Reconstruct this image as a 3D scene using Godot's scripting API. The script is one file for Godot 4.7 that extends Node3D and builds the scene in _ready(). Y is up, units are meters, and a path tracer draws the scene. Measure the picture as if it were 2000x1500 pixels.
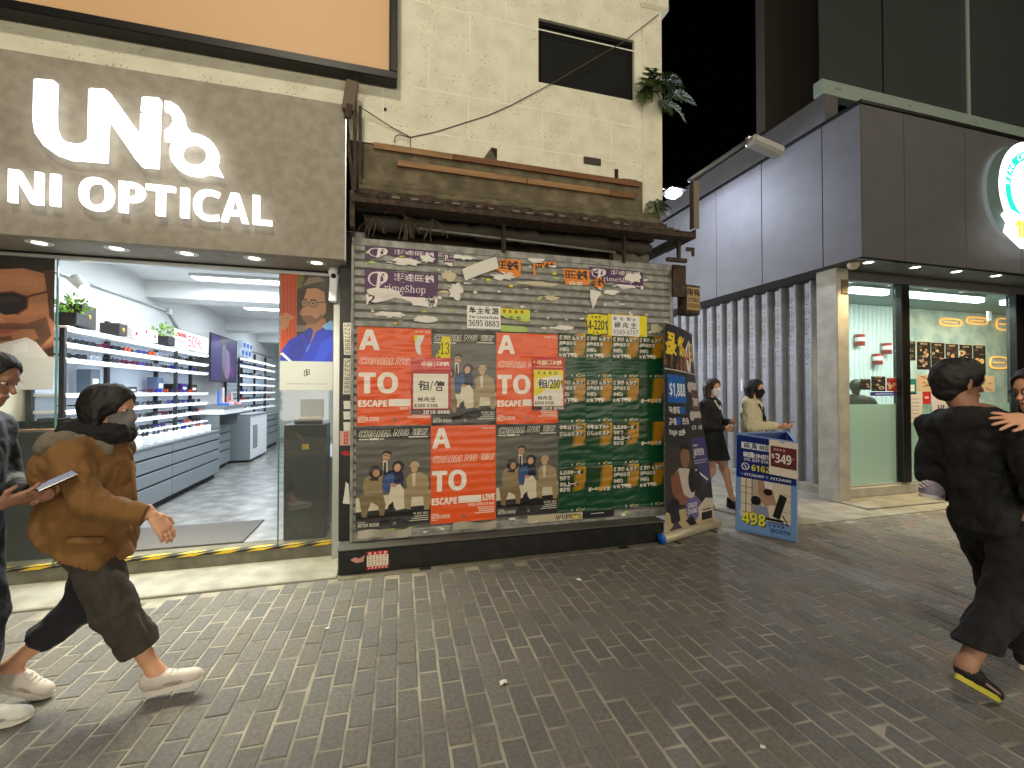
extends Node3D

var mats := {}
var used := {}
var meshes := {}
var rng := RandomNumberGenerator.new()
var fonts := {}
var glyphs := {}

# ---------------------------------------------------------------- nodes
func numbered(n: String) -> String:
	if not used.has(n):
		used[n] = 0
		return n
	used[n] += 1
	return "%s_%03d" % [n, used[n]]

func tag(o: Node, label: String, cat: String, group := "") -> Node:
	o.set_meta("label", label)
	o.set_meta("category", cat)
	if group:
		o.set_meta("group", group)
	return o

func thing(n: String, label: String, cat: String, at := Vector3.ZERO, turn := 0.0, group := "") -> Node3D:
	var o := Node3D.new()
	o.name = numbered(n)
	add_child(o)
	o.position = at
	o.rotation.y = turn
	tag(o, label, cat, group)
	return o

func part(parent: Node, n: String, mesh: Mesh, m: Material, at := Vector3.ZERO) -> MeshInstance3D:
	var o := MeshInstance3D.new()
	o.name = n
	o.mesh = mesh
	if m:
		o.material_override = m
	parent.add_child(o, true)
	o.position = at
	return o

func solo(n: String, mesh: Mesh, m: Material, label: String, cat: String, at := Vector3.ZERO, turn := 0.0, group := "") -> MeshInstance3D:
	var o := MeshInstance3D.new()
	o.name = numbered(n)
	o.mesh = mesh
	if m:
		o.material_override = m
	add_child(o)
	o.position = at
	o.rotation.y = turn
	tag(o, label, cat, group)
	return o

func struct(n: String, mesh: Mesh, m: Material, at := Vector3.ZERO) -> MeshInstance3D:
	var o := MeshInstance3D.new()
	o.name = numbered(n)
	o.mesh = mesh
	o.material_override = m
	add_child(o)
	o.position = at
	o.set_meta("kind", "structure")
	return o

# ---------------------------------------------------------------- materials
func M(key: String, c := Color(0.5, 0.5, 0.5), rough := 0.7, metal := 0.0) -> StandardMaterial3D:
	if mats.has(key):
		return mats[key]
	var m := StandardMaterial3D.new()
	m.resource_name = key
	m.albedo_color = c
	m.roughness = rough
	m.metallic = metal
	mats[key] = m
	return m

func glow(key: String, c: Color, e: float) -> StandardMaterial3D:
	if mats.has(key):
		return mats[key]
	var m := M(key, c, 0.5)
	m.emission_enabled = true
	m.emission = c
	m.emission_energy_multiplier = e
	return m

func glass(key: String, c: Color) -> StandardMaterial3D:
	if mats.has(key):
		return mats[key]
	var m := M(key, c, 0.03)
	m.transparency = BaseMaterial3D.TRANSPARENCY_ALPHA
	return m

func noise(freq: float, oct := 4, sd := 1, type := FastNoiseLite.TYPE_SIMPLEX_SMOOTH) -> FastNoiseLite:
	var n := FastNoiseLite.new()
	n.seed = sd
	n.frequency = freq
	n.noise_type = type
	n.fractal_octaves = oct
	return n

func ramp_tex(size: int, n: FastNoiseLite, stops: Array) -> ImageTexture:
	# stops: [value, colour] pairs; seamless noise looked up in a ramp
	var g := n.get_seamless_image(size, size)
	g.convert(Image.FORMAT_L8)
	var lut := PackedByteArray()
	lut.resize(768)
	for i in 256:
		var v := i / 255.0
		var c: Color = stops[0][1]
		for k in range(1, stops.size()):
			if v >= stops[k - 1][0]:
				var t := clampf((v - stops[k - 1][0]) / maxf(stops[k][0] - stops[k - 1][0], 0.0001), 0, 1)
				c = (stops[k - 1][1] as Color).lerp(stops[k][1], t)
		lut[i * 3] = int(c.r * 255)
		lut[i * 3 + 1] = int(c.g * 255)
		lut[i * 3 + 2] = int(c.b * 255)
	var src := g.get_data()
	var dst := PackedByteArray()
	dst.resize(size * size * 3)
	for i in size * size:
		var k := src[i] * 3
		dst[i * 3] = lut[k]
		dst[i * 3 + 1] = lut[k + 1]
		dst[i * 3 + 2] = lut[k + 2]
	return ImageTexture.create_from_image(Image.create_from_data(size, size, false, Image.FORMAT_RGB8, dst))

func grey_tex(size: int, n: FastNoiseLite) -> ImageTexture:
	var g := n.get_seamless_image(size, size)
	g.convert(Image.FORMAT_RGB8)
	return ImageTexture.create_from_image(g)

func triplanar(m: StandardMaterial3D, s: float, alb: Texture2D = null, bump: Texture2D = null, bs := 0.3, rgh: Texture2D = null) -> StandardMaterial3D:
	m.uv1_triplanar = true
	m.uv1_world_triplanar = true
	m.uv1_scale = Vector3.ONE * s
	if alb:
		m.albedo_texture = alb
	if bump:
		m.heightmap_enabled = true
		m.heightmap_texture = bump
		m.heightmap_scale = bs
	if rgh:
		m.roughness_texture = rgh
	return m

# ---------------------------------------------------------------- mesh pieces (corners given counter-clockwise seen from outside)
func ST() -> SurfaceTool:
	var st := SurfaceTool.new()
	st.begin(Mesh.PRIMITIVE_TRIANGLES)
	st.set_smooth_group(-1)
	return st

func tri(st: SurfaceTool, a: Vector3, b: Vector3, c: Vector3) -> void:
	st.add_vertex(a)
	st.add_vertex(c)
	st.add_vertex(b)

func quad(st: SurfaceTool, a: Vector3, b: Vector3, c: Vector3, d: Vector3) -> void:
	tri(st, a, b, c)
	tri(st, a, c, d)

func fin(st: SurfaceTool) -> ArrayMesh:
	st.generate_normals()
	return st.commit()

func bx(st: SurfaceTool, lo: Vector3, hi: Vector3, bev := 0.0) -> void:
	var b := minf(bev, 0.45 * minf(hi.x - lo.x, minf(hi.y - lo.y, hi.z - lo.z)))
	var i := lo + Vector3.ONE * b
	var j := hi - Vector3.ONE * b
	# faces
	quad(st, Vector3(hi.x, i.y, j.z), Vector3(hi.x, i.y, i.z), Vector3(hi.x, j.y, i.z), Vector3(hi.x, j.y, j.z))
	quad(st, Vector3(lo.x, i.y, i.z), Vector3(lo.x, i.y, j.z), Vector3(lo.x, j.y, j.z), Vector3(lo.x, j.y, i.z))
	quad(st, Vector3(i.x, hi.y, j.z), Vector3(j.x, hi.y, j.z), Vector3(j.x, hi.y, i.z), Vector3(i.x, hi.y, i.z))
	quad(st, Vector3(i.x, lo.y, i.z), Vector3(j.x, lo.y, i.z), Vector3(j.x, lo.y, j.z), Vector3(i.x, lo.y, j.z))
	quad(st, Vector3(i.x, i.y, hi.z), Vector3(j.x, i.y, hi.z), Vector3(j.x, j.y, hi.z), Vector3(i.x, j.y, hi.z))
	quad(st, Vector3(j.x, i.y, lo.z), Vector3(i.x, i.y, lo.z), Vector3(i.x, j.y, lo.z), Vector3(j.x, j.y, lo.z))
	if b <= 0.0:
		return
	for sx in [0, 1]:
		for sy in [0, 1]:
			var x: float = hi.x if sx else lo.x
			var xi: float = j.x if sx else i.x
			var y: float = hi.y if sy else lo.y
			var yi: float = j.y if sy else i.y
			var q := [Vector3(x, yi, i.z), Vector3(x, yi, j.z), Vector3(xi, y, j.z), Vector3(xi, y, i.z)]
			if sx == sy:
				q.reverse()
			quad(st, q[0], q[1], q[2], q[3])
			for sz in [0, 1]:
				var z: float = hi.z if sz else lo.z
				var zi: float = j.z if sz else i.z
				var t := [Vector3(x, yi, zi), Vector3(xi, y, zi), Vector3(xi, yi, z)]
				if (sx + sy + sz) % 2 == 0:
					t.reverse()
				tri(st, t[0], t[1], t[2])
	for sx in [0, 1]:
		for sz in [0, 1]:
			var x: float = hi.x if sx else lo.x
			var xi: float = j.x if sx else i.x
			var z: float = hi.z if sz else lo.z
			var zi: float = j.z if sz else i.z
			var q := [Vector3(x, i.y, zi), Vector3(x, j.y, zi), Vector3(xi, j.y, z), Vector3(xi, i.y, z)]
			if sx != sz:
				q.reverse()
			quad(st, q[0], q[1], q[2], q[3])
	for sy in [0, 1]:
		for sz in [0, 1]:
			var y: float = hi.y if sy else lo.y
			var yi: float = j.y if sy else i.y
			var z: float = hi.z if sz else lo.z
			var zi: float = j.z if sz else i.z
			var q := [Vector3(i.x, y, zi), Vector3(i.x, yi, z), Vector3(j.x, yi, z), Vector3(j.x, y, zi)]
			if sy != sz:
				q.reverse()
			quad(st, q[0], q[1], q[2], q[3])

func box(x0: float, x1: float, y0: float, y1: float, z0: float, z1: float, bev := 0.004) -> ArrayMesh:
	var st := ST()
	bx(st, Vector3(x0, y0, z0), Vector3(x1, y1, z1), bev)
	return fin(st)

func cbox(s: Vector3, bev := 0.004) -> ArrayMesh:
	var key := "b%s%s" % [s, bev]
	if not meshes.has(key):
		meshes[key] = box(-s.x / 2, s.x / 2, -s.y / 2, s.y / 2, -s.z / 2, s.z / 2, bev)
	return meshes[key]

func tube(st: SurfaceTool, pts: Array, r, sides := 8, cap := true) -> void:
	var rings := []
	var up := Vector3.UP
	for i in pts.size():
		var d: Vector3 = (pts[mini(i + 1, pts.size() - 1)] - pts[maxi(i - 1, 0)]).normalized()
		if absf(d.dot(up)) > 0.95:
			up = Vector3.RIGHT
		var s := d.cross(up).normalized()
		var u := s.cross(d).normalized()
		up = u
		var rr: float = r[i] if r is Array else r
		var ring := []
		for k in sides:
			var a := TAU * k / sides
			ring.append(pts[i] + (s * cos(a) + u * sin(a)) * rr)
		rings.append(ring)
	for i in rings.size() - 1:
		for k in sides:
			var k2 := (k + 1) % sides
			quad(st, rings[i][k2], rings[i + 1][k2], rings[i + 1][k], rings[i][k])
	if cap:
		for k in sides:
			tri(st, pts[0], rings[0][(k + 1) % sides], rings[0][k])
			tri(st, pts[-1], rings[-1][k], rings[-1][(k + 1) % sides])

func tubem(pts: Array, r, sides := 8) -> ArrayMesh:
	var st := ST()
	st.set_smooth_group(0)
	tube(st, pts, r, sides)
	return fin(st)

func prism(st: SurfaceTool, poly: PackedVector2Array, z0: float, z1: float) -> void:
	# polygon in x, y; front towards +z
	var p := poly
	if Geometry2D.is_polygon_clockwise(p):
		p = p.duplicate()
		p.reverse()
	var ix := Geometry2D.triangulate_polygon(p)
	for k in range(0, ix.size(), 3):
		var a := p[ix[k]]
		var b := p[ix[k + 1]]
		var c := p[ix[k + 2]]
		if (b - a).cross(c - a) < 0:
			var t := b
			b = c
			c = t
		tri(st, Vector3(a.x, a.y, z1), Vector3(b.x, b.y, z1), Vector3(c.x, c.y, z1))
		tri(st, Vector3(a.x, a.y, z0), Vector3(c.x, c.y, z0), Vector3(b.x, b.y, z0))
	for i in p.size():
		var a := p[i]
		var b := p[(i + 1) % p.size()]
		quad(st, Vector3(a.x, a.y, z0), Vector3(b.x, b.y, z0), Vector3(b.x, b.y, z1), Vector3(a.x, a.y, z1))

func lathe(st: SurfaceTool, prof: Array, at := Vector3.ZERO, sides := 20) -> void:
	# prof: Vector2(radius, height) going up
	for i in prof.size() - 1:
		for k in sides:
			var a := TAU * k / sides
			var b := TAU * (k + 1) / sides
			var p: Vector2 = prof[i]
			var q: Vector2 = prof[i + 1]
			quad(st, at + Vector3(cos(a) * p.x, p.y, -sin(a) * p.x), at + Vector3(cos(b) * p.x, p.y, -sin(b) * p.x), at + Vector3(cos(b) * q.x, q.y, -sin(b) * q.x), at + Vector3(cos(a) * q.x, q.y, -sin(a) * q.x))

func sheet(w: float, h: float, nx: int, ny: int, f: Callable) -> ArrayMesh:
	# a sheet centred on the origin facing +z, uv from its top left; f(u, v) gives an offset
	var st := SurfaceTool.new()
	st.begin(Mesh.PRIMITIVE_TRIANGLES)
	st.set_smooth_group(0)
	for j in ny + 1:
		for i in nx + 1:
			var u := float(i) / nx
			var v := float(j) / ny
			var o: Vector3 = f.call(u, v)
			st.set_uv(Vector2(u, v))
			st.add_vertex(Vector3((u - 0.5) * w, (0.5 - v) * h, 0) + o)
	for j in ny:
		for i in nx:
			var a := j * (nx + 1) + i
			for k in [a, a + 1, a + nx + 1, a + 1, a + nx + 2, a + nx + 1]:
				st.add_index(k)
	st.generate_normals()
	return st.commit()

func flat(_u: float, _v: float) -> Vector3:
	return Vector3.ZERO

# ---------------------------------------------------------------- flat print: an Image that is drawn on
class Cv:
	var im: Image
	var w: int
	var h: int
	var host
	func _init(hst, ww: int, hh: int, bg: Color) -> void:
		host = hst
		w = ww
		h = hh
		im = Image.create(w, h, false, Image.FORMAT_RGB8)
		im.fill(bg)
	func rect(x: float, y: float, ww: float, hh: float, c: Color) -> void:
		im.fill_rect(Rect2i(roundi(x), roundi(y), maxi(1, roundi(ww)), maxi(1, roundi(hh))), c)
	func poly(p: PackedVector2Array, c: Color) -> void:
		var lo := 1e9
		var hi := -1e9
		for q in p:
			lo = minf(lo, q.y)
			hi = maxf(hi, q.y)
		for y in range(maxi(0, floori(lo)), mini(h, ceili(hi) + 1)):
			var yc := y + 0.5
			var xs := []
			for i in p.size():
				var a := p[i]
				var b := p[(i + 1) % p.size()]
				if (a.y <= yc) != (b.y <= yc):
					xs.append(a.x + (yc - a.y) / (b.y - a.y) * (b.x - a.x))
			xs.sort()
			for k in range(0, xs.size() - 1, 2):
				var x0 := roundi(xs[k])
				var x1 := roundi(xs[k + 1])
				if x1 > x0:
					im.fill_rect(Rect2i(x0, y, x1 - x0, 1), c)
	func pts(a: Array, c: Color, k := 1.0, ox := 0.0, oy := 0.0) -> void:
		var p := PackedVector2Array()
		for i in range(0, a.size() - 1, 2):
			p.append(Vector2(ox + a[i] * k, oy + a[i + 1] * k))
		poly(p, c)
	func ell(x: float, y: float, rx: float, ry: float, c: Color, rot := 0.0) -> void:
		var p := PackedVector2Array()
		for k in 24:
			var a := TAU * k / 24
			p.append(Vector2(x, y) + Vector2(cos(a) * rx, sin(a) * ry).rotated(rot))
		poly(p, c)
	func line(a: Vector2, b: Vector2, t: float, c: Color) -> void:
		var d := (b - a).normalized() * t * 0.5
		var n := Vector2(-d.y, d.x)
		poly(PackedVector2Array([a - d + n, b + d + n, b + d - n, a - d - n]), c)
	func text(s: String, x: float, y: float, ww: float, hh: float, c: Color, font := "sans_bold", slant := 0.0) -> void:
		# the ink of the words fitted to the box
		var t: PackedVector2Array = host.ink(s, font)
		for k in range(0, t.size(), 3):
			var p := PackedVector2Array()
			for j in 3:
				var q := t[k + j]
				p.append(Vector2(x + q.x * ww + slant * (1.0 - q.y) * hh, y + q.y * hh))
			poly(p, c)
	func han(s: String, x: float, y: float, size: float, gap: float, t: float, c: Color, slant := 0.0) -> void:
		for i in s.length():
			var strokes: String = host.HAN.get(s[i], "")
			for stroke in strokes.split(" ", false):
				var last := Vector2.INF
				for k in range(0, stroke.length() - 1, 2):
					var q := Vector2(stroke[k].to_int(), stroke[k + 1].to_int()) / 9.0
					var p := Vector2(x + i * (size + gap) + q.x * size + slant * (1.0 - q.y) * size, y + q.y * size)
					if last != Vector2.INF:
						line(last, p, t, c)
					last = p
	func tex() -> ImageTexture:
		return ImageTexture.create_from_image(im)

# brush strokes of the characters on the signs, on a grid of ten
const HAN := {
	"旺": "0131380801 0535 4191 4595 4898 6168", "舖": "2003 2043 0444 2226 0545 0838380515 5292 7019 5494 5496 5919 5498 9499 7099 8091",
	"鋪": "2003 2043 0444 2228 0646 0848 5292 7079 5494 5459 9499 5696 8091", "澎": "0112 0314 0719 3151 4044 3353 3555 3757 3959 9071 9374 9667",
	"達": "0112 0424 2427 0728 2899 4181 3292 6054 3494 3696 6469 4484", "業": "3033 6063 1294 0494 2163 4459 4607 4797 2696", "主": "4151 1393 2696 0999 5359",
	"放": "2031 0343 2327 2607 1444 4449 6051 5393 7369 5699", "盤": "1141 1151 1055 5155 0343 6191 6194 9194 5595 7585 1696 1619 3639 6669 9699 0999", "租": "4011 0343 2029 2316 2335 5158 9198 5191 5494 5696 4898",
	"售": "2004 3030 3034 3191 3292 3393 3494 6064 2676 2629 7679 2979", "林": "0343 2029 2306 2346 4393 7079 7346 7398", "先": "2113 2292 5055 0595 3517 1708 6568 6898 9897", "生": "2114 2292 5059 2595 0999",
	"黎": "2010 0343 2026 2306 5091 5193 9195 5474 0694 4446 4649 2618 6688 1728 6797", "最": "2070 2074 7074 2272 2474 0595 1619 4649 1747 1848 0949 5686 8659 5799", "後": "2002 3104 2429 4033 3355 5538 3848 7052 5588 4858 5969 7699 8688",
	"日": "2070 7079 7929 2920 2575", "角": "3012 3060 6042 2282 2228 2809 8289 2585 2787 5259", "中": "1292 9296 9616 1612 5059", "原": "1191 1117 1709 4232 3383 8386 8636 3633 3585 5659 3728 7788",
	"工": "1191 5158 0898", "商": "5051 0292 2235 1319 1393 9399 4334 5363 3656 5658 5838 3836", "服": "0140 4049 0109 0343 0646 5191 9194 5159 5494 9559 5699", "務": "0141 4123 1323 2329 0545 0547 6052 5293 8255 5699 4696 9699 7569",
	"今": "5004 5094 3363 2676 7649", "年": "2003 1292 2555 2225 0696 5059", "了": "1181 8154 5458 5838", "在": "0292 4019 3347 2529 4494 6369 3999", "上": "5059 5484 0999", "一": "0595", "下": "0191 5159 5375", "平": "1191 2334 8364 0595 5159",
	"安": "5051 0292 0203 9293 4028 0595 7519 2899", "的": "2011 0141 4149 0109 0545 0949 6052 6293 9399 9979 6576", "角2": "", "特": "0343 2029 0646 1012 4282 6064 4494 7479 4696 5758", "價": "2005 1319 4292 4348 9348 4454 4888 4686 3929 8899",
	"招": "0343 2029 0645 5191 9194 6049 4494 5595 5599 9599 5999", "電": "1181 0292 4045 2333 6373 2666 2669 6669 2767 6979 7999", "話": "1030 0242 0444 0646 0838 0639 9152 5494 7269 5696 5999 5659 9699", "月": "2080 8089 2019 2383 2686",
	"業2": "", "有": "0292 4008 3383 8389 3339 3585 3787", "限": "0101 0109 0131 3114 3438 5191 9194 5494 5292 5159 6499 8466", "公": "3014 6095 5038 3888 6789", "司": "1171 7179 7959 1353 2555 2528 5558 2858", "店": "5051 1292 1219 5255 5585 4696 4649 9699 4999", "品": "2070 7074 7424 2420 0545 4549 4909 0905 5595 9599 9959 5955",
}

func ink(s: String, font: String) -> PackedVector2Array:
	var key := font + s
	if glyphs.has(key):
		return glyphs[key]
	var t := TextMesh.new()
	t.text = s
	t.font = face(font)
	t.font_size = 64
	t.pixel_size = 0.01
	t.depth = 0.0
	t.curve_step = 4.0
	var a := t.get_mesh_arrays()
	var v: PackedVector3Array = a[Mesh.ARRAY_VERTEX]
	var ix: PackedInt32Array = a[Mesh.ARRAY_INDEX] if a[Mesh.ARRAY_INDEX] != null else PackedInt32Array(range(v.size()))
	var lo := Vector2(1e9, 1e9)
	var hi := -lo
	for k in ix:
		lo = lo.min(Vector2(v[k].x, v[k].y))
		hi = hi.max(Vector2(v[k].x, v[k].y))
	var out := PackedVector2Array()
	for k in ix:
		out.append(Vector2((v[k].x - lo.x) / (hi.x - lo.x), (hi.y - v[k].y) / (hi.y - lo.y)))
	glyphs[key] = out
	return out

func face(font: String) -> Font:
	if not fonts.has(font):
		var f := SystemFont.new()
		f.font_names = PackedStringArray(["Droid Serif" if font.begins_with("serif") else "Droid Sans Mono" if font.begins_with("mono") else "Droid Sans"])
		f.font_weight = 700 if font.ends_with("bold") else 400
		fonts[font] = f
	return fonts[font]

# solid lettering from a word: the ink fitted to width x height, extruded
func letters(s: String, w: float, h: float, depth: float, font := "sans_bold") -> ArrayMesh:
	var t := TextMesh.new()
	t.text = s
	t.font = face(font)
	t.font_size = 96
	t.pixel_size = 0.01
	t.depth = 0.1
	t.curve_step = 2.0
	var a := t.get_mesh_arrays()
	var v: PackedVector3Array = a[Mesh.ARRAY_VERTEX]
	var n: PackedVector3Array = a[Mesh.ARRAY_NORMAL]
	var bb := AABB(v[0], Vector3.ZERO)
	for p in v:
		bb = bb.expand(p)
	var c := bb.get_center()
	for i in v.size():
		v[i] = (v[i] - c) / bb.size * Vector3(w, h, depth)
	var o := []
	o.resize(Mesh.ARRAY_MAX)
	o[Mesh.ARRAY_VERTEX] = v
	o[Mesh.ARRAY_NORMAL] = n
	o[Mesh.ARRAY_INDEX] = a[Mesh.ARRAY_INDEX]
	var m := ArrayMesh.new()
	m.add_surface_from_arrays(Mesh.PRIMITIVE_TRIANGLES, o)
	return m

func printed(key: String, cv: Cv, rough := 0.45) -> StandardMaterial3D:
	var m := M(key, Color.WHITE, rough)
	m.albedo_texture = cv.tex()
	m.texture_repeat = false
	return m

# ================================================================ scene
func _ready() -> void:
	rng.seed = 20211213
	# --- camera
	var cam := Camera3D.new()
	cam.name = "camera"
	cam.position = Vector3(0, 1.56, 0)
	cam.rotation_degrees = Vector3(0.91, -15.86, 0)
	cam.fov = 80.88
	cam.near = 0.05
	cam.far = 200.0
	add_child(cam)
	cam.current = true
	# --- night sky
	var we := WorldEnvironment.new()
	we.name = "environment"
	var env := Environment.new()
	env.background_mode = Environment.BG_SKY
	var sky := Sky.new()
	var psm := ProceduralSkyMaterial.new()
	psm.sky_top_color = Color(0.012, 0.014, 0.02)
	psm.sky_horizon_color = Color(0.03, 0.03, 0.036)
	psm.ground_bottom_color = Color(0.01, 0.01, 0.01)
	psm.ground_horizon_color = Color(0.03, 0.03, 0.036)
	sky.sky_material = psm
	env.sky = sky
	env.background_energy_multiplier = 0.25
	env.tonemap_mode = Environment.TONE_MAPPER_LINEAR
	env.tonemap_exposure = 1.0
	env.sdfgi_enabled = true
	env.ssao_enabled = true
	env.ssil_enabled = true
	we.environment = env
	add_child(we)
	var moon := DirectionalLight3D.new()
	moon.name = "moonlight"
	moon.light_energy = 0.004
	moon.light_color = Color(0.8, 0.88, 1.0)
	moon.light_angular_distance = 0.5
	moon.rotation_degrees = Vector3(-62, 35, 0)
	moon.shadow_enabled = true
	add_child(moon)
	# --- the street's own lamps and lit fronts behind the camera
	street_lamps()
	opposite_fronts()
	materials()
	ground()
	old_building()
	steelwork()
	optical_front()
	optical_inside()
	shutter()
	print("structure ", Time.get_ticks_msec())
	posters()
	print("posters ", Time.get_ticks_msec())
	clad_building()
	alley()
	diner()
	print("diner ", Time.get_ticks_msec())
	banner_stand()
	a_board()
	plants()
	litter()
	print("props ", Time.get_ticks_msec())
	people()
	print("people ", Time.get_ticks_msec())

func omni(parent: Node, at: Vector3, e: float, c: Color, size := 0.1) -> OmniLight3D:
	var l := OmniLight3D.new()
	l.name = "lamp_light"
	parent.add_child(l, true)
	l.position = at
	l.light_energy = e
	l.light_color = c
	l.light_size = size
	l.omni_range = 40.0
	l.omni_attenuation = 2.0
	l.shadow_enabled = true
	return l

func area(parent: Node, at: Vector3, dir: Vector3, sx: float, sy: float, e: float, c: Color) -> void:
	var l := AreaLight3D.new()
	l.name = "panel_light"
	parent.add_child(l, true)
	l.position = at
	l.basis = Basis.looking_at(dir, Vector3.UP if absf(dir.y) < 0.9 else Vector3.FORWARD)
	l.area_size = Vector2(sx, sy)
	l.light_energy = e
	l.light_color = c
	l.area_range = 40.0
	l.area_attenuation = 2.0
	l.shadow_enabled = true

func spot(parent: Node, at: Vector3, dir: Vector3, ang: float, e: float, c: Color, size := 0.04, soft := 0.6) -> void:
	var l := SpotLight3D.new()
	l.name = "spot_light"
	parent.add_child(l, true)
	l.position = at
	l.basis = Basis.looking_at(dir, Vector3.UP if absf(dir.normalized().y) < 0.9 else Vector3.FORWARD)
	l.spot_angle = ang
	l.spot_angle_attenuation = soft
	l.light_energy = e
	l.light_color = c
	l.light_size = size
	l.spot_range = 40.0
	l.spot_attenuation = 2.0
	l.shadow_enabled = true

const LAMP_C := Color(1.0, 0.95, 0.86)

func street_lamps() -> void:
	for q in [[Vector3(-1.2, 0, 2.6), 22.0, 7.4], [Vector3(9.5, 0, 2.6), 12.0, 7.4]]:
		var t := thing("street_lamp", "tall grey street lamp on the far pavement with a flat lit head" if q[0].x < 0 else "second tall grey street lamp further along the street", "street lamp", q[0])
		part(t, "pole", tubem([Vector3.ZERO, Vector3(0, 7.2, 0), Vector3(0, 7.5, -0.4), Vector3(0, 7.55, -1.2)], [0.09, 0.06, 0.05, 0.04], 10), M("lamp_grey", Color(0.42, 0.43, 0.44), 0.5, 0.4))
		part(t, "lamp_head", box(-0.14, 0.14, 7.5, 7.6, -1.9, -1.15, 0.02), M("lamp_grey"))
		part(t, "lamp_glass", box(-0.11, 0.11, 7.47, 7.499, -1.85, -1.25, 0.005), glow("street_lamp_glow", LAMP_C, 4.0))
		omni(t, Vector3(0, 7.36, -1.55), q[1], LAMP_C, 0.3)

func opposite_fronts() -> void:
	# the far side of the street: shops whose lit signs and windows fill the street with soft light
	var t := thing("shop_row", "row of lit shops across the street behind the photographer", "building", Vector3(0, 0, 8.2))
	part(t, "wall", box(-9, 11, 0, 9, 0.02, 0.6), M("far_wall", Color(0.45, 0.43, 0.4), 0.8))
	for i in 4:
		var x := -6.4 + i * 4.6
		part(t, "shop_sign", box(x - 1.9, x + 1.9, 3.0, 4.3, -0.22, 0.0, 0.02), glow("far_sign", Color(1.0, 0.92, 0.78), 1.5))
		part(t, "lit_window", box(x - 1.7, x + 1.7, 0.5, 2.7, -0.04, 0.0, 0.01), glow("far_window", Color(0.95, 0.95, 0.9), 0.9))
		area(t, Vector3(x, 3.6, -0.3), Vector3(0, -0.1, -1), 3.6, 1.2, 9.5, Color(1.0, 0.95, 0.85))
		area(t, Vector3(x, 1.6, -0.08), Vector3(0, 0, -1), 3.3, 2.1, 7.0, Color(1.0, 0.96, 0.88))

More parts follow.
